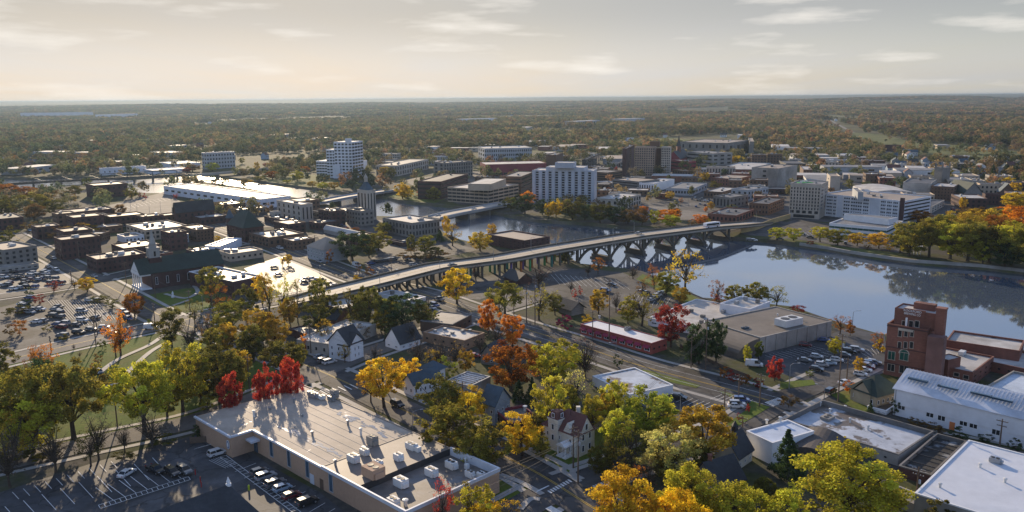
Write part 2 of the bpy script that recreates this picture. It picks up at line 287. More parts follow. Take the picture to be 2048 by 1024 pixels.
def build_ground():
    big=[(-22000,-400),(22000,-400),(22000,24000),(-22000,24000)]
    grid=[(x,y) for x in range(-21000,21001,3000) for y in (2500,6000,10000,15000,20000)]
    pts=[Vector(p[:2]) for p in SHORE]+[Vector(p) for p in big]+[Vector(p) for p in grid]
    n=len(SHORE)
    edges=[(i,(i+1)%n) for i in range(n)]+[(n+i,n+(i+1)%4) for i in range(4)]
    v,e,f,_,_,_=delaunay_2d_cdt(pts,edges,[],0,1e-4)
    mb=MB(); keep=[]
    for t in f:
        c=sum((v[i] for i in t),Vector((0,0)))/len(t)
        if not inriver(c.x,c.y): keep.append(tuple(t))
    mb.add([(p.x,p.y,0) for p in v],keep)
    structure('ground',mb,tree_ground_mat())
    # banks: sloping stone and earth down into the water
    bk=MB(); nn=len(SHORE)
    ctr=[]
    for i in range(nn):
        a,b=SHORE[i-1],SHORE[(i+1)%nn]; d=(b-a); d.z=0; d.normalize(); nrm=Vector((-d.y,d.x,0))
        q=SHORE[i]+nrm*0.5
        if not inriver(q.x,q.y): nrm=-nrm
        ctr.append(SHORE[i]+nrm*1.6)
    for i in range(nn):
        j=(i+1)%nn
        if i==len(NEAR_SHORE)-1 or i==nn-1: continue
        a,b,c,d=SHORE[i],SHORE[j],ctr[j],ctr[i]
        bk.add([(a.x,a.y,0),(b.x,b.y,0),(c.x,c.y,WATER_Z-.6),(d.x,d.y,WATER_Z-.6)],[(0,1,2,3)])
    structure('river_bank',bk,M('bank_earth',(.10,.085,.062),rough=.95,var=.35,scale=.5,big=.05,bigvar=.35,tint=((.07,.08,.03),.08,.45,.2)))
    wm=bpy.data.materials.new('river_water'); wm.use_nodes=True; t=wm.node_tree; L=t.links.new; b=t.nodes['Principled BSDF']
    b.inputs['Base Color'].default_value=(.07,.092,.125,1); b.inputs['Roughness'].default_value=.04; b.inputs['IOR'].default_value=1.8; b.inputs['Specular IOR Level'].default_value=.5
    g=nd(t,'ShaderNodeNewGeometry'); mp=nd(t,'ShaderNodeMapping'); mp.inputs['Scale'].default_value=(1,1.6,1); L(g.outputs['Position'],mp.inputs[0])
    n=nd(t,'ShaderNodeTexNoise'); n.inputs['Scale'].default_value=.22; n.inputs['Detail'].default_value=3; L(mp.outputs[0],n.inputs['Vector'])
    n2=nd(t,'ShaderNodeTexNoise'); n2.inputs['Scale'].default_value=.012; n2.inputs['Detail'].default_value=3; L(g.outputs['Position'],n2.inputs['Vector'])
    mr=nd(t,'ShaderNodeMapRange'); mr.inputs[1].default_value=.4; mr.inputs[2].default_value=.65; mr.inputs[3].default_value=.03; mr.inputs[4].default_value=.14; L(n2.outputs['Fac'],mr.inputs[0])
    bp=nd(t,'ShaderNodeBump'); bp.inputs['Distance'].default_value=.06; L(mr.outputs[0],bp.inputs['Strength']); L(n.outputs['Fac'],bp.inputs['Height']); L(bp.outputs[0],b.inputs['Normal'])
    sx=nd(t,'ShaderNodeSeparateXYZ'); L(g.outputs['Position'],sx.inputs[0]); rr=nd(t,'ShaderNodeMapRange',interpolation_type='SMOOTHSTEP'); rr.inputs[1].default_value=400; rr.inputs[2].default_value=680; rr.inputs[3].default_value=.04; rr.inputs[4].default_value=.17
    L(sx.outputs['Y'],rr.inputs[0]); L(rr.outputs[0],b.inputs['Roughness'])
    x0=min(p.x for p in SHORE); x1=max(p.x for p in SHORE); y0=min(p.y for p in SHORE); y1=max(p.y for p in SHORE)
    structure('river_water',MB().add([(x0,y0,WATER_Z),(x1,y0,WATER_Z),(x1,y1,WATER_Z),(x0,y1,WATER_Z)],[(0,1,2,3)]),wm)
build_ground()
def ribbon(mb,pts,w0,z,off=0.0,mi=0):
    pts=[Vector((p[0],p[1],0)) for p in pts]
    # resample & smooth
    out=[]
    for i in range(len(pts)-1):
        p0=pts[max(i-1,0)];p1=pts[i];p2=pts[i+1];p3=pts[min(i+2,len(pts)-1)]
        for k in range(6):
            t=k/6; out.append(.5*((2*p1)+(p2-p0)*t+(2*p0-5*p1+4*p2-p3)*t*t+(3*p1-p0-3*p2+p3)*t**3))
    out.append(pts[-1]); vs=[]
    for i,p in enumerate(out):
        d=(out[min(i+1,len(out)-1)]-out[max(i-1,0)]).normalized(); nrm=Vector((-d.y,d.x,0)); c=p+nrm*off
        vs+=[(c.x+nrm.x*w0/2,c.y+nrm.y*w0/2,z),(c.x-nrm.x*w0/2,c.y-nrm.y*w0/2,z)]
    mb.add(vs,[(2*i+1,2*i+3,2*i+2,2*i) for i in range(len(out)-1)],mi); return out
SHEETN=[0]
def sheet(name,poly,z,mat):
    SHEETN[0]+=1; z=z+.0013*SHEETN[0]
    pts=[P(*p) if len(p)==2 else Vector(p) for p in poly]
    a=sum(pts[i].x*pts[(i+1)%len(pts)].y-pts[(i+1)%len(pts)].x*pts[i].y for i in range(len(pts)))
    if a<0: pts.reverse()
    v=[Vector((p.x,p.y)) for p in pts]; n=len(v)
    vv,e,f,_,_,_=delaunay_2d_cdt(v,[(i,(i+1)%n) for i in range(n)],[list(range(n))],1,1e-4)
    mb=MB().add([(p.x,p.y,z) for p in vv],[tuple(t) for t in f])
    return structure(name,mb,mat)
# lawns first (lowest), then paving, then roads, then paint
sheet('park_lawn',[(-60,765),(0,732),(110,703),(330,662),(410,648),(470,690),(560,745),(400,838),(200,882),(0,928),(-80,945)],.012,GRASS)
sheet('church_lawn',[(285,592),(370,577),(440,575),(470,610),(400,632),(350,628)],.012,GRASS)
sheet('house_lawn',[(1040,895),(1110,860),(1240,860),(1330,900),(1160,968),(1085,935)],.012,GRASS)
sheet('corner_lawn',[(1000,950),(1085,992),(1030,1040),(930,1060),(950,1000)],.012,GRASS)
sheet('river_lawn',[(1285,548),(1345,572),(1405,600),(1500,608),(1470,622),(1380,612),(1340,592),(1270,560)],.012,GRASS)
sheet('verge',[(1272,738),(1300,742),(1402,772),(1392,777),(1265,748)],.15,GRASS)
sheet('verge',[(1437,783),(1455,786),(1540,815),(1470,857),(1452,850),(1500,815)],.15,GRASS)
sheet('verge',[(1560,765),(1625,760),(1632,770),(1560,780)],.15,GRASS)
sheet('verge',[(1660,790),(1700,780),(1760,822),(1720,826)],.15,GRASS)
sheet('far_park',[(1655,262),(1760,268),(1830,285),(1960,293),(2048,305),(2048,322),(1900,318),(1800,304),(1700,285)],.15,GRASSB)
sheet('far_park',[(1240,276),(1340,274),(1400,282),(1400,296),(1250,292)],.15,GRASSB)
sheet('far_park',[(1860,345),(1900,340),(1960,352),(1940,362)],.15,GRASS)
sheet('river_park',[(490,357),(560,347),(640,350),(700,372),(676,381),(630,375),(552,365)],.012,GRASSB)
sheet('river_park',[(1540,477),(1600,474),(1800,506),(1840,517),(1790,515),(1700,502),(1600,486)],.012,GRASSB)
sheet('river_park',[(780,393),(820,375),(900,395),(870,406),(830,403)],.012,GRASS)
for poly,m in [
 ([(60,600),(135,586),(190,592),(262,617),(237,655),(110,692),(0,712),(-60,690),(-40,640),(0,615)],'asphalt'),
 ([(-60,543),(60,520),(112,535),(150,558),(130,570),(0,590),(-80,602)],'asphalt_dark'),
 ([(-200,1045),(0,985),(200,922),(395,869),(440,905),(500,902),(545,935),(640,985),(750,1075),(500,1300),(0,1300)],'asphalt_dark'),
 ([(488,537),(560,513),(625,540),(695,578),(650,606),(585,598),(515,562)],'asphalt_glint'),
 ([(728,528),(745,558),(790,552),(870,528),(820,510),(756,508)],'asphalt'),
 ([(1040,565),(1110,535),(1180,538),(1245,545),(1335,590),(1372,612),(1300,645),(1200,605),(1120,603),(990,598)],'asphalt'),
 ([(1315,758),(1365,767),(1447,783),(1505,797),(1455,832),(1350,842),(1270,805)],'asphalt_dark'),
 ([(1500,712),(1600,690),(1700,655),(1770,672),(1775,742),(1700,778),(1640,772),(1545,742)],'asphalt_dark'),
 ([(1480,468),(1590,440),(1700,452),(1830,490),(1800,506),(1690,494),(1600,480)],'asphalt'),
 ([(1190,428),(1290,405),(1420,395),(1460,420),(1380,440),(1290,440)],'road_concrete'),
 ([(220,410),(330,384),(375,412),(350,440),(270,440),(205,428)],'road_concrete'),
 ([(620,450),(760,440),(880,480),(960,500),(830,525),(640,480)],'asphalt'),
 ([(380,430),(470,405),(620,415),(700,440),(640,450),(520,455)],'asphalt'),
 ([(850,590),(1000,545),(1060,560),(960,600)],'asphalt'),
 ([(1440,905),(1500,850),(1560,810),(1500,800),(1440,845),(1400,880)],'road_concrete'),
 ([(800,360),(1060,330),(1500,330),(1560,420),(1450,430),(1200,400),(1050,410),(920,410)],'asphalt'),
 ([(1500,330),(1900,320),(2000,400),(1800,450),(1560,440)],'asphalt'),
 ]:
    sheet('parking_lot' ,poly,.03,MC[m])
ROADS=[
 ('street',[(1350,1110),(1200,1025),(1080,950),(1000,910),(860,846),(690,765),(600,726),(480,682),(340,640),(250,592),(170,548),(80,500),(20,468)],11,ASPH),
 ('street',[(900,1100),(1100,985),(1250,930),(1400,880),(1480,848),(1560,803),(1640,765),(1720,728)],9,ASPH),
 ('street',[(400,440),(520,482),(612,516),(737,562),(843,588),(958,628),(1048,658),(1153,690),(1280,732),(1452,778),(1560,808)],15,ASPH),
 ('street',[(1560,808),(1640,828),(1740,852),(1840,872),(1990,900),(2150,940)],6,ROADC),
 ('street',[(-120,752),(0,724),(170,684),(325,651),(450,622),(560,601),(640,585)],12,ROADC),
 ('street',[(-150,968),(0,928),(200,884),(400,839),(560,778),(640,744),(735,706),(840,672),(960,630),(1060,600)],10,ROADC),
 ('street',[(-80,606),(0,594),(137,573),(205,558),(330,530),(480,497),(560,478)],9,ASPH),
 ('street',[(1000,402),(900,425),(760,452),(640,470),(560,486),(440,512)],10,ASPH),
 ('street',[(1440,460),(1530,438),(1580,425),(1660,405)],14,ASPH),
 ('street',[(1250,395),(1340,408),(1450,425),(1560,445),(1700,462),(1850,480)],9,ASPH),
 ('street',[(1660,240),(1700,262),(1760,290),(1800,330)],8,ROADC),
 ]
SWALK=MB(); LINES=MB()
for i,(n,pp,w,m) in enumerate(ROADS):
    pts=[P(*p) for p in pp]; mb=MB(); z=.10+.004*i
    c=ribbon(mb,pts,w,z); structure(n,mb,m)
    if i<7:
        for s in (-1,1): ribbon(SWALK,pts,1.7,.084+.002*i+.001*(s>0),s*(w/2+2.2))
    if i in (0,2,4):
        for s in (-1,1): ribbon(LINES,pts,.16,z+.06,s*.2,1)
    if i==2:
        for s in (-1,1): ribbon(LINES,pts,.15,z+.06,s*3.7,0)
structure('pavement',SWALK,SIDEW)
def stripe(a,b,w=.14,z=.23,mi=0):
    a=P(*a);b=P(*b); d=(b-a).normalized(); n=Vector((-d.y,d.x,0))*w/2
    LINES.add([(a.x+n.x,a.y+n.y,z),(a.x-n.x,a.y-n.y,z),(b.x-n.x,b.y-n.y,z),(b.x+n.x,b.y+n.y,z)],[(0,1,2,3)],mi)
def stripes(a0,a1,b0,b1,n,w=.13,z=.23):
    for i in range(n):
        t=i/(n-1); stripe((a0[0]+(a1[0]-a0[0])*t,a0[1]+(a1[1]-a0[1])*t),(b0[0]+(b1[0]-b0[0])*t,b0[1]+(b1[1]-b0[1])*t),w,z)
# near lot
stripes((25,986),(222,924),(38,1000),(235,938),10)
stripes((10,1015),(305,917),(38,1046),(336,950),9)
stripes((192,977),(330,932),(228,1003),(362,958),7)
for a,b in (((197,1012),(377,955)),((201,1019),(381,961)),((440,916),(590,1030)),((452,912),(602,1026))): stripe(a,b,.15)
for k in range(18):
    t=k/17; stripe((197+180*t,1012-57*t),(201+180*t,1019-58*t),.12)
for k in range(24):
    t=k/23; stripe((440+150*t,916+114*t),(452+150*t,912+114*t),.12)
stripes((470,945),(640,1062),(512,928),(690,1030),10)
stripes((388,900),(425,890),(410,893),(445,884),6)
stripes((418,922),(440,915),(452,938),(476,930),6)
# crossings at the bottom junction and the long diagonal road
for k in range(9):
    t=k/8; stripe((1096+40*t,983-22*t),(1103+40*t,988-22*t),.5)
for k in range(7):
    t=k/6; stripe((1186+30*t,973-12*t),(1196+30*t,980-12*t),.5)
for k in range(8):
    t=k/7; stripe((1092+24*t,1020+14*t),(1104+24*t,1014+14*t),.5)
stripe((1073,985),(1098,973),.4)
for k in range(9):
    t=k/8; stripe((1530+25*t,806-9*t),(1548+25*t,814-9*t),.45)
stripes((1330,800),(1420,822),(1352,790),(1442,812),9)
stripes((1420,800),(1486,812),(1445,790),(1505,801),7)
stripes((1385,842),(1450,820),(1372,832),(1440,812),6)
stripes((1530,712),(1620,692),(1560,722),(1650,700),12); stripes((1590,722),(1660,700),(1612,730),(1684,706),9)
stripes((1720,705),(1765,690),(1738,716),(1768,704),7)
stripes((640,782),(700,770),(655,790),(716,778),6,.4)
stripes((95,602),(190,600),(130,640),(225,640),18,.12); stripes((35,640),(100,660),(60,632),(125,650),10,.12); stripes((160,655),(230,640),(150,640),(220,625),9)
stripes((520,545),(640,590),(545,535),(660,580),12); stripes((1100,548),(1230,560),(1120,570),(1260,580),14); stripes((1270,590),(1340,598),(1262,606),(1330,614),9)
stripes((735,535),(785,548),(765,525),(815,538),9); stripes((1600,470),(1760,482),(1590,462),(1750,474),20); stripes((230,418),(330,395),(240,424),(340,400),14,.2)
structure('road_marking',LINES,[PAINTW,PAINTY])
# footpaths across the park
FP=MB()
for k,pp in enumerate([[(195,750),(235,720),(300,690),(330,668)],[(240,760),(300,705),(345,680)],[(395,665),(420,690),(440,705),(480,690)],[(205,775),(260,765),(330,770),(420,762)],[(330,588),(370,597),(395,585),(388,572)],[(345,612),(380,600)],[(0,775),(40,795),(20,840)]]):
    ribbon(FP,[P(*p) for p in pp],1.8,.18+.004*k)
for k,pp in enumerate([[(1085,990),(1040,965),(1000,950)],[(1040,1020),(1060,1000),(1080,1000)],[(1045,900),(1110,935),(1160,965)],[(1165,960),(1145,945),(1180,930)],[(1100,950),(1130,940)]]):
    ribbon(FP,[P(*p) for p in pp],1.5,.21+.004*k)
structure('footpath',FP,SIDEW)
# ================================================================== BUILDING KIT
WINM={}
def winmesh(w,h,frame,glass,far=False):
    k=(round(w,2),round(h,2),frame.name,glass.name,far)
    if k not in WINM:
        t=min(.14,w*.1,h*.1); mb=MB()
        if far:
            mb.box((0,-.03,0),(w,.06,h),0,1); mb.box((0,-.06,-h/2-.06),(w+.1,.12,.12)); WINM[k]=mb.mesh('window',[frame,glass]); return WINM[k]
        # outward is -Y; frame stands 9 cm proud, the pane sits back inside it
        mb.add([(-w/2,-.02,-h/2),(w/2,-.02,-h/2),(w/2,-.02,h/2),(-w/2,-.02,h/2)],[(0,1,2,3)],1)
        for c,d in (((0,-.045,h/2-t/2),(w,.09,t)),((0,-.055,-h/2+t/2),(w+.2,.11,t)),((-w/2+t/2,-.045,0),(t,.09,h-2*t)),((w/2-t/2,-.045,0),(t,.09,h-2*t))): mb.box(c,d)
        if w>1.6 and w<4: mb.box((0,-.04,0),(t*.7,.08,h-2*t))
        WINM[k]=mb.mesh('window',[frame,glass])
    return WINM[k]
def edge_frame(a,b):
    d=b-a; l=d.length; d=d/l; rz=math.atan2(d.y,d.x); return d,l,rz   # outward (-Y local) lies to the right of a->b
class Bld:
    """footprint corners run so that outside is to the right walking a->b (a->b left to right seen from outside)"""
    def __init__(s,name,label,fp,h,wall,roof,cat='building',group=None,par=.6,cop=None,z0=0.0,flat=True,cap=True):
        s.fp=[Vector((p[0],p[1],0)) for p in fp]
        a=sum(s.fp[i].x*s.fp[(i+1)%len(fp)].y-s.fp[(i+1)%len(fp)].x*s.fp[i].y for i in range(len(fp)))
        if a<0: s.fp.reverse()
        s.c=sum(s.fp,Vector((0,0,0)))/len(s.fp); s.h=h; s.par=par; s.z0=z0
        s.root=thing(name,label,cat,(s.c.x,s.c.y,z0),0,group)
        s.l=[p-s.c for p in s.fp]; s.wins=[]; s.wall=wall; s.roofm=roof
        top=h
        part('wall',MB().prism([(p.x,p.y) for p in s.l],0,top,top=(not flat) and cap),wall,s.root)
        if flat:
            n=len(s.l); t=.35
            inn=s.inset(t)
            if par>0.05:
                cm=cop or wall; mb=MB(); zc=h+.0
                # parapet: outer rise is the wall itself; coping ring on top, inner face down to the roof
                out=s.inset(-.08)
                vs=[(p.x,p.y,zc-.22) for p in out]+[(p.x,p.y,zc+.06) for p in out]+[(p.x,p.y,zc+.06) for p in inn]+[(p.x,p.y,h-par-.05) for p in inn]
                fs=[]
                for i in range(n):
                    j=(i+1)%n
                    for k in range(3): fs.append((k*n+i,k*n+j,(k+1)*n+j,(k+1)*n+i))
                mb.add(vs,fs); part('parapet',mb,cm,s.root)
                part('roof',MB().add([(p.x,p.y,h-par) for p in s.inset(t*.9)],[tuple(range(n))]),roof,s.root)
            else:
                part('roof',MB().prism([(p.x,p.y) for p in s.inset(-.25)],h+.003,h+.25,bot=True),roof,s.root)
    def inset(s,t):
        n=len(s.l); out=[]
        for i in range(n):
            p0,p,p1=s.l[i-1],s.l[i],s.l[(i+1)%n]
            d0=(p-p0).normalized(); d1=(p1-p).normalized(); n0=Vector((-d0.y,d0.x,0)); n1=Vector((-d1.y,d1.x,0))
            b=(n0+n1); b=b/max(.25,b.length_squared)*2
            out.append(p+b*t)
        return out
    def edge(s,i): return s.l[i%len(s.l)],s.l[(i+1)%len(s.l)]
    def visible(s,i):
        a,b=s.edge(i); m=(a+b)/2+s.c; d=(b-a); nrm=Vector((d.y,-d.x,0)); return nrm.dot(Vector((0,0,0))-m)>0
    def edge_to(s,side):
        """index of the visible edge: 'L' the one whose middle lies left in the picture, 'R' right"""
        vis=[i for i in range(len(s.l)) if s.visible(i)]
        key=lambda i: proj(*(((s.edge(i)[0]+s.edge(i)[1])/2+s.c+Vector((0,0,s.h/2)))))[0]
        if side=='F':
            wd=lambda i: abs(proj(*(s.edge(i)[0]+s.c+Vector((0,0,s.h/2))))[0]-proj(*(s.edge(i)[1]+s.c+Vector((0,0,s.h/2))))[0])
            return max(vis,key=wd)
        vis.sort(key=key); return vis[0] if side=='L' else vis[-1]
    def windows(s,i,rows,cols,wf=.5,hf=.5,z0=.6,z1=None,frame=None,glass=None,x0=0.0,x1=1.0,name='window'):
        if not isinstance(i,int): i=s.edge_to(i)
        if not s.visible(i): return
        z1=s.h-.9 if z1 is None else z1
        a,b=s.edge(i); d,l,rz=edge_frame(a,b); nrm=Vector((d.y,-d.x,0))
        cw=l*(x1-x0)/cols; ch=(z1-z0)/rows
        me=winmesh(cw*wf,ch*hf,frame or s.wall,glass or GLD,s.c.length>480)
        for r in range(rows):
            for c in range(cols):
                p=a+d*(l*x0+cw*(c+.5))+nrm*.01; s.wins.append((me,p,z0+ch*(r+.5),rz,cw*wf*ch*hf,name))
    def door(s,i,x,w,h,mat,name='door',z=0.0,proud=.06):
        if not isinstance(i,int): i=s.edge_to(i)
        a,b=s.edge(i); d,l,rz=edge_frame(a,b); nrm=Vector((d.y,-d.x,0)); p=a+d*(l*x)+nrm*(proud/2+.005)
        return part(name,MB().box((0,0,h/2),(w,proud,h)),mat,s.root,(p.x,p.y,z),rz)
    def finish(s):
        W=s.wins
        if len(W)>100:
            W.sort(key=lambda w:-w[4]); big,rest=W[:100],W[100:]
            mb=MB(); mats=[m for m in rest[0][0].materials]
            for me,p,z,rz,_,_n in rest:
                ca,sa=math.cos(rz),math.sin(rz)
                mb.add([(p.x+v.co.x*ca-v.co.y*sa,p.y+v.co.x*sa+v.co.y*ca,z+v.co.z) for v in me.vertices],[tuple(f.vertices) for f in me.polygons])
                mb.m[-len(me.polygons):]=[f.material_index for f in me.polygons]
            o=part('windows',mb,mats,s.root); o['kind']='stuff'
        else: big=W
        for me,p,z,rz,_,nm in big: link(nm,me,s.root,(p.x,p.y,z),rz)
        s.wins=[]
        return s
    def unit(s,px,py,size=(2.2,1.6,1.3),mat=None,rz=None,name='rooftop_unit'):
        """air handling box standing on the roof at a place in the photograph"""
        z=s.h-s.par; q=P(px,py,z+s.z0); e=s.edge(0); r=math.atan2((e[1]-e[0]).y,(e[1]-e[0]).x) if rz is None else rz
        mb=MB(); w,d,h=size
        mb.box((0,0,.12),(w*.9,d*.9,.24)); mb.box((0,0,.2+h/2),(w,d,h)); 
        if w>1.3:
            mb.box((w*.5+.22,0,.2+h*.3),(.44,d*.7,h*.6)); 
        o=part(name,mb,mat or HVACW,s.root,(q.x-s.c.x,q.y-s.c.y,z),r)
        if w>1.3:
            f=MB()
            for k in (-1,1): f.lathe((k*w*.22,0,.2+h),[(.16*w,0),(.18*w,.12),(.05*w,.10)],10)
            part('fan',f,DARK,o)
        return o
    def vent(s,px,py,h=.9,r=.22,mat=None):
        z=s.h-s.par; q=P(px,py,z+s.z0)
        return part('vent_pipe',MB().lathe((0,0,0),[(r,0),(r,h),(r*1.6,h+.05),(r*1.6,h+.25),(0.02,h+.34)],8),mat or HVACW,s.root,(q.x-s.c.x,q.y-s.c.y,z))
    def scatter_units(s,n,seed,kinds=None):
        rnd=random.Random(seed); z=s.h-s.par
        c0,c1,c3=s.l[0],s.l[1],s.l[-1]
        e=(c1-c0); f=(c3-c0); r=math.atan2(e.y,e.x)
        for k in range(n):
            u,v=rnd.uniform(.15,.85),rnd.uniform(.2,.8); q=c0+e*u+f*v
            w=rnd.choice((1.4,2.0,2.8)); d=rnd.choice((1.2,1.6)); h=rnd.uniform(.9,1.6)
            mb=MB().box((0,0,h/2+.1),(w,d,h)); mb.box((0,0,.06),(w*.8,d*.8,.12)); mb.box((w*.5+.2,0,.1+h*.3),(.4,d*.6,h*.5))
            part('rooftop_unit',mb,rnd.choice((HVACW,MET,CONCD)),s.root,(q.x,q.y,z),r)
def xlen(n,d,px,z):
    """how far to go from n along d until it is seen at column px"""
    lo,hi=0.5,160.0; f=lambda t: proj(n.x+d.x*t,n.y+d.y*t,z)[0]-px
    if f(lo)*f(hi)>0: return None
    for _ in range(40):
        m=(lo+hi)/2
        if f(lo)*f(m)<=0: hi=m
        else: lo=m
    return (lo+hi)/2
def snap(N,L,Rr,h):
    """far off, a pixel of roof line is metres of depth: keep the corners' columns but turn the walls to the street grid"""
    n=P(N[0],N[1],h); n.z=0; best=None
    for g in ((-47,43) if (N[0]<900 and not (740<N[0]<1000 and N[1]<400) and not (620<N[0]<740 and N[1]<345)) else (-15,75)):
        u=Vector((math.cos(R(g)),math.sin(R(g)),0)); v=Vector((-u.y,u.x,0)); er=0
        lu=xlen(n,u,Rr[0],h) if hasattr(Rr,'__len__') else Rr
        lv=xlen(n,v,L[0],h) if hasattr(L,'__len__') else L
        if lu is None or lv is None or lu<3 or lv<3: continue
        if hasattr(Rr,'__len__'): er+=abs(proj(n.x+u.x*lu,n.y+u.y*lu,h)[1]-Rr[1])
        if hasattr(L,'__len__'): er+=abs(proj(n.x+v.x*lv,n.y+v.y*lv,h)[1]-L[1])
        if best is None or er<best[0]: best=(er,u*min(lu,110),v*min(lv,110))
    if best is None or best[0]>14: return None
    return [n,n+best[1],n+best[1]+best[2],n+best[2]]
SNAPN=[0,0]
def rectfp(N,L,Rr,h,ortho=True):
    n=P(N[0],N[1],h); l=P(L[0],L[1],h) if hasattr(L,'__len__') else None; r=P(Rr[0],Rr[1],h) if hasattr(Rr,'__len__') else None
    if n.length>430 and n.length<1700:
        q=snap(N,L,Rr,h); SNAPN[0 if q else 1]+=1
        if q: return q
    if l is None: u=(r-n); d=Vector((-u.y,u.x,0)).normalized(); l=n+d*L
    if r is None: u=(l-n); d=Vector((u.y,-u.x,0)).normalized(); r=n+d*Rr
    u=r-n; v=l-n
    if ortho:
        if u.length>=v.length: k=u.normalized(); v=(v-k*v.dot(k))
        else: k=v.normalized(); u=(u-k*u.dot(k))
    n.z=0; u.z=0;v.z=0
    return [n,n+u,n+u+v,n+v]
def bld(name,label,N,L,Rr,wall,roof,h=None,yb=None,lw=None,rw=None,ortho=True,units=0,cat='building',cop=None,par=.6,finish=True,frame=None,glass=None,group=None,z0=0.0,flat=True):
    """N=(x,y) near roof corner in the photograph, L/R the roof corners left and right of it (or a depth in metres), yb = where the near corner meets the ground"""
    if h is None: h=hz(P(N[0],yb),N[1])
    fp=rectfp(N,L,Rr,h,ortho)
    b=Bld(name,label,fp,h-z0,wall,roof,cat,group,par,cop,z0,flat)
    for side,w in (('L',lw),('F' if not hasattr(L,'__len__') else 'R',rw)):
        if w: b.windows(side,*w,frame=frame,glass=glass)
    if units: b.scatter_units(units,int(N[0]))
    if finish: b.finish()
    return b
def gable(b,h_eave,h_ridge,mat,over=.5,along=0,wallmat=None,name='roof'):
    """pitched roof on a 4 corner footprint; ridge runs parallel to edge `along`"""
    l=[b.l[(i+along)%4] for i in range(4)]
    u=(l[1]-l[0]).normalized(); v=(l[3]-l[0]).normalized()
    a=l[0]-u*over-v*over; bb=l[1]+u*over-v*over; c=l[2]+u*over+v*over; d=l[3]-u*over+v*over
    m0=(a+d)/2; m1=(bb+c)/2
    half=(d-a).length/2; drop=(h_ridge-h_eave)/half*over if half else 0; e=h_eave-drop*.5; t=.22
    def z(p,q): return (p.x,p.y,q)
    vs=[z(a,e),z(bb,e),z(m1,h_ridge),z(m0,h_ridge),z(c,e),z(d,e)]; vs+= [(x,y,q+t) for x,y,q in vs]
    fs=[(6,7,8,9),(9,8,10,11),(0,3,2,1),(3,5,4,2),(0,1,7,6),(4,5,11,10),(1,2,8,7),(2,4,10,8),(5,3,9,11),(3,0,6,9)]
    r=part(name,MB().add(vs,fs),mat,b.root)
    # gable ends close the wall below the roof
    for p,q in ((l[0],l[3]),(l[1],l[2])):
        m=(p+q)/2; k=h_ridge-.02; part('gable_wall',MB().add([z(p,h_eave-.001),z(q,h_eave-.001),z(m,k)],[(0,1,2)]),wallmat or b.wall,b.root)
    return r
def hip(b,h_eave,h_ridge,mat,over=.5,along=0,k=.5,name='roof',cap=0):
    l=[b.l[(i+along)%4] for i in range(4)]
    u=(l[1]-l[0]).normalized(); v=(l[3]-l[0]).normalized(); ln=(l[1]-l[0]).length; w=(l[3]-l[0]).length
    a=l[0]-u*over-v*over; bb=l[1]+u*over-v*over; c=l[2]+u*over+v*over; d=l[3]-u*over+v*over
    run=min(w/2*k*2,ln*.49)
    m0=(l[0]+l[3])/2+u*run; m1=(l[1]+l[2])/2-u*run
    z=lambda p,q:(p.x,p.y,q); e=h_eave-.1
    mb=MB().add([z(a,e),z(bb,e),z(c,e),z(d,e),z(m0,h_ridge),z(m1,h_ridge)],[(0,1,5,4),(1,2,5),(2,3,4,5),(3,0,4),(3,2,1,0)])
    return part(name,mb,mat,b.root)

def hill(x,y):
    # gentle rise of the far country, to low ridges on the horizon
    d=math.hypot(x,y); k=max(0,min(1,(d-3500)/4500)); h=max(.5*k,k*(14+40*(mnoise.noise(Vector((x*.00033,y*.00033,3.1)))+.35)+16*mnoise.noise(Vector((x*.0011,y*.0011,9.0)))))
    k2=max(0,min(1,(d-11000)/9000)); return min(90,h+(82+9*mnoise.noise(Vector((x*.0004,y*.0002,5.0)))-h)*k2*k2*(3-2*k2))
# ================================================================== MID AND FAR BUILDINGS
def block(b,N,L,Rr,z0,z1,wall,roof,name='upper_block',lw=None,rw=None,par=.3,glass=None,frame=None):
    """a further mass of the same building: corners seen in the photograph at height z1"""
    fp=rectfp(N,L,Rr,z1); loc=[p-b.c for p in fp]
    a=sum(loc[i].x*loc[(i+1)%4].y-loc[(i+1)%4].x*loc[i].y for i in range(4))
    if a<0: loc.reverse()
    o=part(name,MB().prism([(p.x,p.y) for p in loc],z0,z1,top=False),wall,b.root)
    cx=sum(p.x for p in loc)/4; cy=sum(p.y for p in loc)/4
    inn=[(cx+(p.x-cx)*.97,cy+(p.y-cy)*.97) for p in loc]
    mb=MB().prism(inn,z1-par,z1-par+.02); 
    part('upper_roof',mb,roof,b.root)
    rim=MB(); n=4; vs=[(p.x,p.y,z1) for p in loc]+[(x,y,z1) for x,y in inn]+[(x,y,z1-par) for x,y in inn]
    rim.add(vs,[(i,(i+1)%4,4+(i+1)%4,4+i) for i in range(4)]+[(4+i,4+(i+1)%4,8+(i+1)%4,8+i) for i in range(4)]); part('parapet',rim,wall,b.root)
    sl,sh=b.l,b.h; b.l=loc; b.h=z1
    for side,w in (('L',lw),('F' if not hasattr(L,'__len__') else 'R',rw)):
        if w: b.windows(side,*w[:4],z0=w[4] if len(w)>4 else z0+.8,z1=z1-.9,glass=glass,frame=frame)
    b.l,b.h=sl,sh
    return loc
DOWN='downtown buildings'
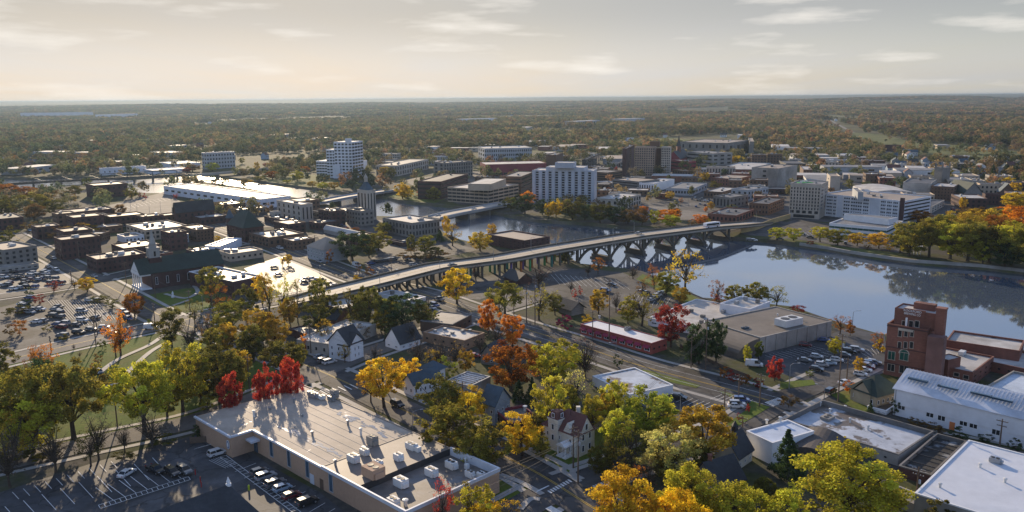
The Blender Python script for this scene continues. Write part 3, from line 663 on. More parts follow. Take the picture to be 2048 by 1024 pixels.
T=[ # name, label, N, L, R, wall, roof, yb, left windows, right windows, units
('brick_building','dark plum brick hall with a lower white-rimmed roof, far left below the railway bridge',(126,426),(109,419),(229,416),BRICKD,RFT,447,None,(1,9,.4,.4),2),
('warehouse','dark windowless warehouse with a pale painted wall, beside the left river edge',(188,371),(171,367),(254,365),BRICKD,RFD,397,None,(2,6,.3,.3),1),
('office_building','dark grey stone office at the left edge above the crowded car park',(6,500),(-40,490),(61,488),STONEG,RFT,534,(3,3,.4,.5),(3,5,.4,.5),2),
('garage','long low grey garage wall at the left edge beside the crowded car park',(0,536),8,(77,527),CONC,RFG,546,None,(1,6,.5,.5),0),
('brick_building','plum brick block of three storeys with a split tan roof, left of the white steeple',(122,480),(107,473),(200,472),BRICKD,RFT,521,(3,3,.35,.5),(3,8,.35,.5),2),
('brick_building','long brick row with a white roof behind the plum brick block',(203,467),(118,467),(233,462),BRICKB,RFW,483,(2,9,.4,.5),(2,4,.4,.5),3),
('shop_building','low shop with a bright white roof in front of the plum brick block',(152,504),(137,499),(190,499),BRICKD,RFW,514,None,(1,4,.6,.5),0),
('commercial_building','wide dark shop building with a tan roof directly left of the church steeple',(193,519),(172,511),(292,505),BRICKD,RFT,547,(2,3,.5,.5),(2,10,.5,.5),6),
('commercial_building','tan two storey block under a cluttered dark roof, behind the church steeple',(290,460),(252,450),(376,450),TAN,RFG,482,(2,5,.5,.5),(2,9,.6,.55),7),
('shop_building','small white and pink shop behind the church steeple',(250,474),(234,469),(288,468),WHITE,RFT,487,None,(1,5,.4,.5),1),
('commercial_building','grey and brown corner block with white roof units behind the church nave',(355,470),(325,458),(377,466),GREYP,RFD,487,None,(2,3,.4,.5),4),
('brick_building','brown brick block with a white roof patch behind the church nave',(393,460),(361,452),(427,455),BRICKB,RFT,484,(2,4,.35,.5),(3,5,.35,.5),3),
('brick_building','brick shop with a snow white roof edge right behind the steeple base',(318,508),(303,501),(346,500),BRICKR,RFW,521,None,(1,4,.5,.5),3),
('commercial_building','dark roofed block with scattered vents between church nave and white box',(393,505),(372,501),(440,497),BRICKD,RFD,518,None,(1,5,.5,.5),5),
('storage_building','plain white windowless box right of the church roof',(440,492),(431,484),(483,476),WHITEP,RFMET,509,None,None,0),
('commercial_building','low tan building with a bright flat roof beside the white box',(460,508),(438,501),(526,497),TAN,RFT,524,(1,3,.5,.5),(1,6,.5,.5),2),
('shop_building','low row with sunlit white roofs below the dark gabled hall',(400,436),(380,430),(456,423),BRICKD,RFW,451,None,(1,6,.5,.5),1),
('stone_building','tall tan stone block with long slit windows right of the white factory',(602,409),(553,401),(625,405),STONE,RFW,445,(3,5,.25,.6),(1,3,.3,.75),1),
('annex','low tan annex at the foot of the tall stone block',(548,424),(539,419),(562,420),STONE,RFW,444,None,(1,2,.5,.6),0),
('factory','long low white factory with a sunlit roof along the river',(521,398),(327,371),(577,391),WHITEP,RFT,418,(1,14,.5,.25),(1,4,.5,.25),0),
('commercial_building','dark flat block with white rooftop clutter below the tall stone block',(590,445),(528,438),(609,438),BRICKD,RFG,458,(1,8,.5,.5),(1,3,.5,.5),6),
('shop_building','brick shopfront row with glinting rooftop ducts below the tall stone block',(537,475),(497,462),(608,461),BRICKB,RFT,496,(2,6,.5,.6),(1,6,.4,.4),8),
('brick_building','small brick building with a cream sunlit roof left of the hipped roof house',(586,482),(567,477),(629,475),BRICKB,RFW,502,(2,3,.35,.5),(2,5,.35,.5),2),
('parking_deck','open dark parking deck left of the clock tower',(652,426),(625,419),(716,415),CONCD,RFG,441,(1,4,.8,.5),(1,8,.8,.5),2),
('stone_building','grey stone block of two tall storeys beside the river, right of the clock tower',(824,446),(765,435),(879,435),STONEG,RFW,476,(2,9,.4,.62),(2,9,.4,.62),5),
('shop_building','low dark shop with a maroon front below the grey stone block',(806,486),(775,478),(816,480),BRICKD,RFG,494,(1,4,.6,.5),None,1),
('brick_building','dark brick block with tall stacks beside the near end of the long bridge',(1049,481),(974,468),(1097,472),BRICKD,RFT,503,(3,10,.3,.4),(3,5,.3,.4),0),
('courthouse','grey classical stone hall with a long colonnade right of the white stepped tower',(794,331),(752,326),(857,323),STONE,RFG,353,(2,8,.35,.6),(2,14,.4,.65),3),
('office_building','square grey office block with vertical fins left of the red arena',(888,326),(883,323),(945,322),STONEG,RFD,357,(4,2,.4,.6),(4,12,.45,.7),4),
('office_building','dark glass office with a dark roof house behind the riverside gold trees',(882,363),(835,358),(936,354),BRICKD,RFD,399,(4,1,.96,.45),(4,1,.96,.45),1),
('hotel','pale blue-grey hotel with three rows of windows behind the red arena',(969,297),(951,293),(1064,295),GREYP,RFW,324,(3,3,.5,.55),(3,22,.5,.5),3),
('office_building','brown banded office between tan office and white apartment tower',(1042,353),(1005,346),(1070,348),BRICKB,RFG,394,(5,1,.95,.4),(5,1,.95,.4),1),
('brick_building','dark brown brick block rising behind the white apartment tower',(1112,310),(1092,307),(1126,313),BRICKB,RFD,346,None,None,1),
('office_building','dark office with thin yellow fins right of the white apartment tower',(1171,319),(1164,318),(1200,317),DARK,RFD,343,None,(1,8,.6,.85),1),
('parking_deck','brown parking deck right behind the white apartment tower',(1215,345),(1186,341),(1245,341),BRICKB,RFG,362,(3,1,.95,.4),(3,1,.95,.4),0),
('shop_building','long low white building right of the apartment tower',(1200,368),(1186,364),(1240,364),GREYP,RFW,376,None,(1,6,.4,.5),2),
('bank','white colonnaded bank of two storeys near the orange trees by the bridge',(1236,399),(1200,394),(1282,388),STONE,RFW,423,(2,4,.4,.6),(2,9,.55,.7),4),
('office_building','narrow dark brown tower at the left side of the tan hotel tower',(1253,297),(1245,295),(1269,296),BRICKD,RFD,352,None,(12,1,.2,.5),1),
('brick_building','maroon banded building right of the tan hotel tower',(1376,323),(1341,319),(1390,322),MAROON,RFG,347,(3,1,.95,.3),(3,1,.95,.3),2),
('courthouse','huge flat grey courthouse block on the far side of downtown',(1455,286),(1382,281),(1498,280),STONEG,RFT,315,(2,7,.25,.5),(1,3,.3,.6),4),
('annex','tall grey wing at the right end of the huge courthouse block',(1499,283),(1496,281),(1508,282),STONEG,RFT,312,None,None,0),
('concrete_building','stepped grey concrete building in front of the huge courthouse block',(1425,307),(1374,303),(1453,304),CONC,RFG,332,(3,1,.95,.35),(3,3,.5,.4),4),
('brick_building','brown brick building at the right foot of the tan hotel tower',(1375,342),(1345,339),(1386,341),BRICKB,RFG,356,(2,6,.4,.5),(2,2,.4,.5),2),
('parking_deck','grey parking deck in front of the tan hotel tower',(1276,363),(1225,358),(1302,357),CONCD,RFT,382,(3,1,.96,.4),(3,1,.96,.4),1),
('hall','white hall with tall arched bays in front of the tan hotel tower',(1307,367),(1275,366),(1349,358),WHITE,RFW,384,(1,6,.45,.7),None,2),
('office_building','pale two storey office with square dark windows right of the white hall',(1385,378),(1337,374),(1414,366),GREYP,RFG,392,(1,9,.6,.45),(1,5,.4,.4),2),
('stone_building','grey stone block with dark slit windows left of the big concrete block',(1413,334),14,(1471,331),STONE,RFT,356,None,(1,10,.35,.85),3),
('brick_building','orange brick row with arched windows below the big concrete block',(1473,358),(1430,354),(1504,351),BRICKR,RFT,374,(2,9,.4,.5),(2,8,.4,.6),2),
('concrete_building','big windowless concrete block with one slit of windows, centre of downtown',(1556,337),(1512,333),(1595,330),CONC,RFT,378,(4,1,.12,.4),None,3),
('commercial_building','wide flat white roofed store behind the big concrete block',(1510,336),(1459,330),(1542,326),GREYP,RFW,346,None,None,2),
('commercial_building','dark block with a white rim behind the big concrete block',(1572,327),(1558,321),(1601,323),DARK,RFD,342,None,None,0),
('brick_building','small brick cube left of the tan stone slab behind the hospital',(1607,339),(1600,337),(1625,337),BRICKB,RFW,358,None,(3,3,.3,.4),1),
('commercial_building','low building with a glaring white roof left of the blue-grey block',(1445,384),(1419,379),(1476,375),BRICKB,RFW,397,(1,6,.5,.5),(1,4,.5,.5),2),
('commercial_building','blue-grey flat block below the big concrete block',(1496,380),(1478,375),(1537,374),GREYP,RFG,402,(2,3,.4,.5),(2,7,.4,.5),3),
('memorial_hall','grey stone hall with pillars beside the downtown car park',(1460,395),(1432,391),(1497,389),STONEG,RFG,417,(1,5,.4,.75),(2,5,.3,.5),2),
('brick_building','low brick building with white piers at the far end of the long bridge',(1473,431),(1424,424),(1508,418),BRICKR,RFD,447,(1,7,.4,.5),(1,6,.55,.75),5),
('brick_building','brown brick block with a dark roof left of the old hospital tower',(1537,408),(1503,404),(1569,396),BRICKB,RFD,431,(2,6,.4,.5),(3,8,.4,.5),2),
('stone_tower','blank tan stone slab tower behind the old hospital tower',(1661,352),(1654,348),(1681,346),STONE,RFT,392,(3,1,.2,.2),None,0),
('theatre','tall blank grey theatre block right of the white hospital',(1862,367),(1807,364),(1874,358),CONC,RFD,398,None,None,2),
('brick_building','brown brick block with pale windows beside the gothic church tower',(1908,374),(1866,370),(1919,367),BRICKB,RFW,403,(4,7,.3,.4),(4,2,.3,.4),2),
('stone_building','low tan stone building at the right end of the hospital',(1864,413),(1847,406),(1889,400),STONE,RFD,427,(1,2,.4,.6),(2,5,.35,.45),1),
('office_building','grey office with glinting roof beyond the river on the left',(412,306),(403,303),(469,303),GREYP,RFW,339,(4,2,.5,.5),(4,10,.5,.45),1),
('warehouse','pale blue two storey warehouse beyond the railway bridge',(204,337),(198,333),(292,330),WHITEP,RFT,351,None,(1,9,.2,.3),1),
('warehouse','long white shed with a sunlit roof right of the pale blue warehouse',(306,341),(288,335),(378,327),WHITEP,RFW,349,None,None,0),
('warehouse','second long white shed behind, beyond the railway bridge',(345,328),(318,327),(400,316),WHITEP,RFW,337,None,None,0),
('warehouse','tan roofed warehouse behind the long white sheds',(302,319),(290,317),(330,316),TAN,RFW,328,None,None,0),
('warehouse','small grey warehouse far behind the white sheds',(322,306),(298,305),(366,302),GREYP,RFW,317,None,(2,7,.4,.3),0),
('warehouse','white flat roofed works at the left beyond the river bridge',(150,318),(140,316),(190,315),GREYP,RFW,322,None,None,0),
('factory','very long white roofed plant near the horizon on the left',(40,226),30,(186,224),WHITEP,RFW,229,None,None,0),
('factory','second pale plant near the left horizon',(200,229),30,(275,227),WHITEP,RFW,231,None,None,0),
('warehouse','long white roofed warehouse in the woods above the red arena',(922,238),30,(996,236),WHITEP,RFW,242,None,None,0),
('school','flat school with striped sunlit front in the woods beyond downtown',(1146,243),30,(1200,240),GREYP,RFW,250,None,(1,12,.4,.6),0),
('school','pale flat school right of the striped school',(1240,238),40,(1290,236),GREYP,RFW,243,None,None,0),
('warehouse','pale low warehouse at the forest edge above the tan hotel tower',(1212,276),12,(1236,275),GREYP,RFW,281,None,None,0),
('warehouse','white low warehouse right of its neighbour at the forest edge',(1246,276),12,(1266,275),WHITEP,RFW,282,None,None,0),
('barn','dark gabled barn in the open green field on the right',(1768,290),10,(1803,288),BRICKD,RFBK,303,None,None,0),
]
for (nm,lb,N,L,Rr,wl,rf,yb,lw,rw,un) in T:
    q=P(N[0],yb); far=q.length>1500; hl=hill(q.x,q.y) if q.length>2400 else 0
    if q.length>2400: bld(nm,lb,N,L,Rr,wl,rf,h=hl+15,z0=hl-1,lw=lw,rw=rw,par=.25)
    else: bld(nm,lb,N,L,Rr,wl,rf,yb=yb,lw=lw,rw=rw,units=un,par=.25 if far else .6,ortho=True)
def bx(lbl): return next(o for o in THINGS if o['label']==lbl)
# ------------------------------------------------------------------ mid buildings with a form of their own
# dark gabled hall
b=bld('gabled_hall','dark steep gabled brick hall in front of the white factory',(352,425),(347,422),(428,420),BRICKD,RFBK,yb=450,flat=False,rw=(2,6,.3,.5),finish=True)
gable(b,b.h,b.h+6.5,RFBK,along=0,over=.6)
# castle like armoury with green roofs
b=bld('castle_building','dark brick castle-like building with a green pyramid roof and a blue turret',(488,456),(456,447),(527,449),BRICKD,RFGR,yb=485,flat=False,lw=(2,5,.35,.5),rw=(2,5,.35,.5))
hip(b,b.h,b.h+9.5,RFGR,over=.8,along=1)
q=P(460,440,b.h)-b.c; part('turret',MB().lathe((0,0,0),[(2.4,0),(2.4,b.h+1.5)],12),BRICKD,b.root,(q.x,q.y,0)); part('turret_roof',MB().lathe((0,0,b.h+1.5),[(2.9,0),(1.4,3.2),(.05,6)],12),RFBL,b.root,(q.x,q.y,0))
# hipped house of white and grey
b=bld('brick_building','white and grey building with a pale hipped roof beside the glinting car park',(648,500),(614,490),(694,490),GREYP,RFT,yb=526,flat=False,lw=(2,6,.35,.5),rw=None,frame=WHITE,glass=GLG)
hip(b,b.h,b.h+5,RFT,over=.6,along=1,k=.55)
# vaulted market shed
b=bld('market_shed','low shed with a broad pale vaulted roof left of the grey stone block',(733,477),(647,461),(748,467),CONC,RFW,yb=485,flat=False,par=0)
def vault(b,rise,mat,along=0,over=.6,n=10,name='roof'):
    l=[b.l[(i+along)%4] for i in range(4)]; u=(l[1]-l[0]).normalized(); mb=MB(); vs=[]
    v=(l[3]-l[0]); 
    for k in range(n+1):
        t=k/n; z=b.h+.05+rise*math.sin(math.pi*t)
        for q in (l[0]-u*over,l[1]+u*over): vs.append(((q+v*t).x,(q+v*t).y,z))
    mb.add(vs,[(2*k,2*k+1,2*k+3,2*k+2) for k in range(n)])
    m=len(vs); mb.add([(l[0].x-u.x*over,l[0].y-u.y*over,b.h-.02),(l[3].x-u.x*over,l[3].y-u.y*over,b.h-.02)]+[vs[2*k] for k in range(n,-1,-1)],[tuple(range(n+3))]); mb.add([(l[1].x+u.x*over,l[1].y+u.y*over,b.h-.02)]+[vs[2*k+1] for k in range(n+1)]+[(l[2].x+u.x*over,l[2].y+u.y*over,b.h-.02)],[tuple(range(n+3))])
    return part(name,mb,mat,b.root,smooth=False)
def longest(b,L=True):
    e=[(b.l[(i+1)%4]-b.l[i]).length for i in range(2)]; return 0 if e[0]>e[1] else 1
vault(b,2.6,RFW,along=longest(b))
# clock tower
b=bld('clock_tower','slim stone tower with a blue pyramid roof beside the river bridge',(733,381),(714,379),(751,378),STONE,RFT,yb=441,lw=(1,3,.35,.86),rw=(1,3,.35,.86),finish=True,par=.5)
hip(b,b.h,b.h+7,RFBL,over=-.8,along=0,k=.5)
part('lantern',MB().lathe((0,0,b.h+5.5),[(1.3,0),(1.3,2.6),(1.6,2.7),(.05,6.2)],8),STONE,b.root)
# white stepped tower
b=bld('office_tower','white stepped office tower with gridded windows across the river',(679,330),(666,328),(734,325),WHITEP,RFW,yb=357,finish=False,par=.5)
hb=b.h
h1=hz(P(703,357),284); block(b,(703,284),(667,284),(725,283),0,h1,WHITEP,RFW,lw=(11,5,.6,.5,1),rw=(11,4,.8,.6,1))
h2=hz(P(676,356),299); block(b,(676,299),(652,298),(700,298),0,h2,WHITEP,RFW,lw=(9,4,.7,.5,1),rw=(9,4,.8,.6,1))
h3=hz(P(654,353),322); block(b,(654,322),(632,321),(674,321),0,h3,WHITEP,RFW,lw=(5,4,.85,.5,1),rw=(5,4,.8,.6,1))
h4=hz(P(699,357),277); block(b,(699,277),(690,277),(703,277),h1-.5,h4,WHITEP,RFW)
b.windows('R',1,1,.34,.42,z0=hb*.45,z1=hb*.95,x0=.15,x1=1.0)
b.windows('R',1,9,.7,.7,z0=.5,z1=hb*.22)
b.finish()
# tan riverside office
b=bld('office_building','tan riverside office with four dark window bands and a pale roof house',(976,379),(908,372),(1037,368),TAN,RFW,yb=409,finish=False)
b.windows('L',4,9,.9,.55,z0=.4,z1=b.h-.5); b.windows('R',4,6,.9,.55,z0=.4,z1=b.h-.5)
block(b,(982,368),(936,361),(1012,362),b.h-.6,b.h+5,TAN,RFW,name='roof_house'); b.finish()
# red arena
b=bld('arena','huge red walled arena with a flat white roof behind the tan office',(971,329),(965,324),(1093,326),MAROON,RFW,yb=352,finish=False,par=.4)
b.windows('R',1,14,.8,.8,z0=.5,z1=b.h*.28); b.finish()
# white apartment tower
APT=M('apartment_panel',(.44,.46,.50),rough=.7,var=.08,scale=.4,big=.05,bigvar=.1)
b=bld('apartment_tower','pale slab apartment tower with columns of dark balconies by the river',(1068,340),20,(1186,339),APT,RFW,yb=408,finish=False,par=.4)
hh=b.h; b.windows('F',13,9,.40,.62,z0=1,z1=hh-.8,frame=APT)
e=b.edge(b.edge_to('F')); d,l,rz=edge_frame(*e); nrm=Vector((d.y,-d.x,0))
for k in range(10):
    q=e[0]+d*(l*k/9)+nrm*.45; part('pier',MB().box((0,0,hh/2),(l/9*.50,.9,hh)),APT,b.root,(q.x,q.y,0),rz)
block(b,(1092,334),18,(1168,333),hh-.4,hh+2.6,APT,RFW); block(b,(1110,325),12,(1147,325),hh+2.2,hh+6.6,APT,RFW,name='roof_house'); b.finish()
# tan hotel tower
b=bld('hotel_tower','tall tan brick hotel tower with rows of small windows in downtown',(1270,294),16,(1310,290),M("hotel_brick",(.30,.225,.17),rough=.85),RFT,yb=354,finish=False)
b.windows('F',12,9,.52,.58,z0=1.5); hh=b.h
block(b,(1323,294),14,(1341,293),0,hh,STONE,RFT,rw=(12,5,.52,.58,1.5)); block(b,(1309,296),12,(1325,296),0,hh-2,BRICKD,RFD)  # recess between the wings: its shade is put into dark brick
block(b,(1300,283),8,(1319,282),hh-.5,hh+5,BRICKB,RFD,name='roof_house'); b.finish()
# brick church with spire behind the hotel tower
b=bld('church','brick church with a dark slate roof and a needle spire right of the hotel tower',(1360,318),(1341,315),(1380,312),MAROON,RFBK,yb=332,flat=False)
gable(b,b.h,b.h+9,RFBK,along=0)
hs=hz(b.c,268); part('tower',MB().box((0,0,hs*.3),(5,5,hs*.6)),BRICKR,b.root,(0,0,0)); part('spire',MB().lathe((0,0,hs*.6),[(3.2,0),(1.2,hs*.17),(.05,hs*.4)],4),RFBK,b.root,(0,0,0))
# old hospital tower and the white hospital
b=bld('hospital_tower','old grey stone hospital tower with tall window bays at the far bridge end',(1642,369),(1582,366),(1657,362),STONE,RFG,yb=439,finish=False)
b.windows('L',7,10,.42,.66,z0=b.h*.24,z1=b.h-2.2); b.windows('L',1,5,.6,.8,z0=b.h*.14,z1=b.h*.24); b.windows('R',7,2,.4,.5,z0=b.h*.24)
b.windows('L',1,1,.7,.8,z0=.4,z1=b.h*.12)
q=b.l[0]*.0; part('roof_garden',MB().box((-3,2,b.h-.5),(11,6,.25)),M('green_tarp',(.02,.30,.05),rough=.7),b.root); b.scatter_units(4,5); b.finish()
b=bld('hospital','long white hospital with rows of grouped dark windows and blank stair bays',(1808,402),(1643,387),(1848,391),WHITEP,RFT,yb=449,finish=False)
for x0,x1,n in ((.0,.07,3),(.075,.155,4),(.16,.20,2),(.29,.37,3),(.38,.52,5),(.53,.60,3),(.74,.80,3),(.81,.87,3),(.88,.94,3)):
    b.windows('L',6,n,.7,.42,z0=1.0,z1=b.h-.6,x0=x0,x1=x1)
b.windows('R',6,1,.92,.42,z0=1.0,z1=b.h-.6)
i=b.edge_to('L'); a0,a1=b.edge(i); d,l,rz=edge_frame(a0,a1); nrm=Vector((d.y,-d.x,0))
q=a0+d*(l*.985)+nrm*.2; part('stair_shaft',MB().box((0,0,b.h/2+1),(2.6,1.2,b.h+2)),BRICKD,b.root,(q.x,q.y,0),rz)
for f in (.0,.07,.158,.205,.285,.375,.525,.605,.735,.805,.875,.945):
    q=a0+d*(l*f)+nrm*.15; part('pier',MB().box((0,0,b.h/2),(.8,.5,b.h)),WHITE,b.root,(q.x,q.y,0),rz)
block(b,(1716,384),(1705,382),(1727,381),b.h-.6,b.h+5,GREYP,RFG,name='roof_house'); b.scatter_units(6,9); b.finish()
b=bld('clinic','low white clinic with green glass bands in front of the white hospital',(1774,456),(1664,444),(1806,442),WHITE,RFG,yb=479,finish=False)
b.windows('L',2,10,.97,.42,z0=.4,glass=GLG); b.windows('R',2,5,.97,.42,z0=.4,glass=GLG)
block(b,(1778,438),(1688,428),(1790,434),b.h-.6,b.h+3.2,WHITE,RFG,name='roof_house'); b.finish()
b=bld('exhibition_hall','white hall with a bright vaulted roof behind the white hospital',(1742,385),(1706,372),(1811,380),WHITE,RFW,yb=400,flat=False); vault(b,2.0,RFW,along=longest(b))
# gothic church
b=bld('gothic_church','grey gothic church with a square pinnacled tower right of the theatre block',(1928,386),(1890,378),(1937,380),STONEG,RFGR,yb=402,flat=False,rw=(1,3,.3,.6)); gable(b,b.h,b.h+8,RFGR,along=longest(b))
q=P(1881,372,0)-b.c; hT=hz(P(1881,380),334)
q=P(1881,380,0)-b.c; tw=MB().box((0,0,hT/2),(9,9,hT),.3)
for a in range(4): tw.lathe((math.cos(.3+.785+a*1.571)*5.6,math.sin(.3+.785+a*1.571)*5.6,hT-2),[(.9,0),(.8,4),(.05,7)],6)
part('tower',tw,STONEG,b.root,(q.x,q.y,0))
# maroon brick hall, right edge of downtown
b=bld('brick_hall','dark maroon brick hall with a blue gabled roof behind the riverside grove',(1971,388),(1965,385),(2027,387),BRICKD,RFD,yb=410,rw=(2,8,.35,.5)); 
g2=bld('house','blue roofed house rising behind the maroon brick hall',(2000,384),(1994,382),(2030,383),BRICKB,RFBL,yb=396,flat=False); gable(g2,g2.h,g2.h+7,RFBL,along=1)
# ================================================================== NEAR BUILDINGS
def ray_plane(b,i,px,py):
    """the point of wall i (edge index) that is seen at px,py: distance along the wall and height"""
    a,c=b.edge(i); A=a+b.c; d,l,rz=edge_frame(a,c); nrm=Vector((d.y,-d.x,0)); o=Vector((0,0,CAMH))
    v=(CR@Vector(((px-1024)/FPX,(512-py)/FPX,-1.0))); t=(Vector((A.x,A.y,0))-o).dot(nrm)/v.dot(nrm); q=o+v*t
    return (q-Vector((A.x,A.y,0))).dot(d),q.z,d,nrm,rz,l
def winat(b,side,px,py,w,h,frame=None,glass=None,name='window'):
    i=side if isinstance(side,int) else b.edge_to(side)
    s,z,d,nrm,rz,l=ray_plane(b,i,px,py); a=b.edge(i)[0]; s=min(max(s,w/2),l-w/2); z=min(max(z,h/2+.05),b.h-h/2)
    p=a+d*s+nrm*.01
    return link(name,winmesh(w,h,frame or WHITE,glass or GLD),b.root,(p.x,p.y,z-b.z0),rz)
def panel(b,side,px,py,w,h,mat,name,proud=.08,zabs=None):
    i=side if isinstance(side,int) else b.edge_to(side)
    s,z,d,nrm,rz,l=ray_plane(b,i,px,py); a=b.edge(i)[0]; s=min(max(s,w/2),l-w/2)
    if zabs is not None: z=zabs
    p=a+d*s+nrm*(proud/2+.004)
    return part(name,MB().box((0,0,0),(w,proud,h)),mat,b.root,(p.x,p.y,z),rz)
def text_mesh(txt,size,mat,depth=.05):
    cu=bpy.data.curves.new('lettering','FONT'); cu.body=txt; cu.size=size; cu.extrude=depth; cu.align_x='CENTER'; cu.align_y='CENTER'
    o=bpy.data.objects.new('lettering',cu); dg=None
    COL.objects.link(o); bpy.context.view_layer.update(); dg=bpy.context.evaluated_depsgraph_get()
    me=bpy.data.meshes.new_from_object(o.evaluated_get(dg)); bpy.data.objects.remove(o); bpy.data.curves.remove(cu)
    me.materials.clear(); me.materials.append(mat); return me
def lettering(b,i,s,z,txt,size,mat,proud=.12,stretch=1.0):
    a,c=b.edge(i); d,l,rz=edge_frame(a,c); nrm=Vector((d.y,-d.x,0)); p=a+d*s+nrm*proud
    o=link('lettering',text_mesh(txt,size,mat),b.root,(p.x,p.y,z),0); o.rotation_euler=(R(90),0,rz); o.scale=(stretch,1,1); return o
def house(name,label,N,L,Rr,wall,roof,yb,ridge,along='R',lw=None,rw=None,cat='house',hipped=False,over=.5,frame=None,glass=None,chim=None,finish=True):
    b=bld(name,label,N,L,Rr,wall,roof,yb=yb,lw=lw,rw=rw,cat=cat,flat=False,finish=False,frame=frame or WHITE,glass=glass)
    # ridge parallel to the wall facing right ('R') or left ('L') in the picture
    i=b.edge_to(along)
    r=(hip if hipped else gable)(b,b.h,b.h+ridge,roof,along=i,over=over)
    if chim:
        q=P(chim[0],chim[1],b.h+ridge*.6)-b.c; part('chimney',MB().box((0,0,b.h+ridge*.5+.4),(.8,.8,ridge+1.6)).box((0,0,b.h+ridge+1.3),(1.0,1.0,.25)),BRICKR,b.root if False else r,(q.x,q.y,0))
    if finish: b.finish()
    return b
# ------------------------------------------------------------------ the long beige building in front
H=5.5
fp=[P(394,832,H),P(459,872,H),P(506,859,H),P(812,1024,H),P(998,938,H),P(624,769,H)]
fp=[Vector((p.x,p.y,0)) for p in fp]
u=(fp[3]-fp[2]).normalized(); v=Vector((-u.y,u.x,0)); O=fp[3]
def uv(p): return (p-O).dot(u),(p-O).dot(v)
W_=uv(fp[4])[1]; UL=uv(fp[5])[0]; UC=uv(fp[2])[0]; VB=uv(fp[1])[1]
UA=uv(fp[0])[0]
pt=lambda a,c: O+u*a+v*c
UB=UC
quad=[pt(UL,VB),pt(UC,VB),pt(UC,0),pt(0,0),pt(0,W_),pt(UL,W_)]
quad[0]=Vector((fp[0].x,fp[0].y,0)); quad[1]=pt(UC,VB)
quad[0]=pt(min(UA,UL),VB); quad[5]=pt(min(UA,UL),W_)
b=Bld('commercial_building','long beige brick building with a pale flat roof beside the near car park',quad,H,BRICKT,RFT,'building',None,0,None,0,False,False)
cream=M('roof_cream',(.41,.34,.27),rough=.72,var=.14,scale=.35,big=.1,bigvar=.2,tint=((.40,.42,.47),.22,.66,.05,.45),spec=.2)
tanr=M('roof_brown_membrane',(.22,.18,.15),rough=.6,var=.12,scale=.7,big=.1,bigvar=.15,tint=((.24,.20,.17),.2,.5,.2))
sunk=M('roof_sunken_membrane',(.17,.145,.125),rough=.6,var=.2,scale=.6,big=.15,bigvar=.3,tint=((.14,.14,.145),.15,.5,.12))
us=uv(P(634,937,H))[0]; ud=uv(P(712,974,H))[0]; U0=min(UA,UL)
loc=lambda a,c:(lambda q:(q.x-b.c.x,q.y-b.c.y))(pt(a,c))
def flatpart(name,cs,z,m): return part(name,MB().add([(*loc(a,c),z) for a,c in cs],[tuple(range(len(cs)))]),m,b.root)
t=.3
flatpart('roof',[(U0,VB),(UC,VB),(UC,0),(us,0),(us,W_),(U0,W_)],H-.1,cream)
flatpart('roof',[(us,0),(ud,0),(ud,W_),(us,W_)],H-.03,tanr)
flatpart('roof',[(ud,0),(0,0),(0,W_),(ud,W_)],H-1.6,sunk)
mb=MB(); mb.add([(*loc(ud,t),H-1.61),(*loc(ud,W_-t),H-1.61),(*loc(ud,W_-t),H-.03),(*loc(ud,t),H-.03)],[(0,1,2,3)]); part('roof_step',mb,DARK,b.root)  # step face coloured dark to stand for the shade on it
# white fascia and coping
fm=WHITEP; mb=MB()
def rail(a0,c0,a1,c1,z0,z1,w,name,m,inw=False):
    p,q=Vector(loc(a0,c0)),Vector(loc(a1,c1)); d=(q-p); l=d.length; c=(p+q)/2
    part(name,MB().box((0,0,(z0+z1)/2),(l,w,z1-z0)),m,b.root,(c.x,c.y,0),math.atan2(d.y,d.x))
rail(U0-.3,VB-.1,UC+.15,VB-.1,H-.35,H+.12,.5,'fascia',fm); rail(UC,VB+.15,UC,-.35,H-.349,H+.119,.5,'fascia',fm); rail(UC+.25,-.1,us,-.1,H-.348,H+.118,.5,'fascia',fm)
rail(us,-.05,.15,-.05,H-.5,H+.3,.42,'parapet',fm); rail(0,.16,0,W_+.15,H-.5,H+.301,.42,'parapet',fm); rail(ud,W_,-.21,W_,H-1.7,H+.302,.42,'parapet',fm); rail(U0,W_,ud-.01,W_,H-.3,H+.05,.3,'parapet',RFT)
rail(us,.2,us,W_-.2,H-.05,H+.06,.25,'roof_seam',tanr)
pm=M('puddle',(.20,.22,.27),rough=.16,var=.15,scale=.8,spec=.6); pb=MB(); rp=random.Random(4)
for (x0,y0,x1,y1,n) in ((564,855,686,913,26),(671,827,779,874,24),(700,836,770,862,12),(560,853,600,866,8)):
    for k in range(n):
        t=rp.random(); q=P(x0+(x1-x0)*t+rp.gauss(0,4),y0+(y1-y0)*t+rp.gauss(0,2.0),H-.09); w_,h_=rp.uniform(.3,1.5),rp.uniform(.15,.5); a0=math.atan2(u.y,u.x); vs=[]
        for j in range(9):
            a=2*math.pi*j/9; rr=rp.uniform(.6,1.2); x,y=w_*rr*math.cos(a),h_*rr*math.sin(a); vs.append((q.x-b.c.x+x*math.cos(a0)-y*math.sin(a0),q.y-b.c.y+x*math.sin(a0)+y*math.cos(a0),H-.085+.0006*len(pb.f)))
        pb.add(vs,[tuple(range(9))])
part('puddles',pb,pm,b.root)['kind']='stuff'
sb=MB()
for k in range(9):
    c0=W_*(k+1)/10; p0,p1=Vector(loc(U0+.6,c0)),Vector(loc(us-.4,c0)); d=p1-p0; sb.box(((p0.x+p1.x)/2,(p0.y+p1.y)/2,H-.075),(d.length,.10,.05),math.atan2(d.y,d.x))
part('membrane_seams',sb,M('roof_seam_tan',(.40,.36,.31),rough=.7),b.root)['kind']='stuff'
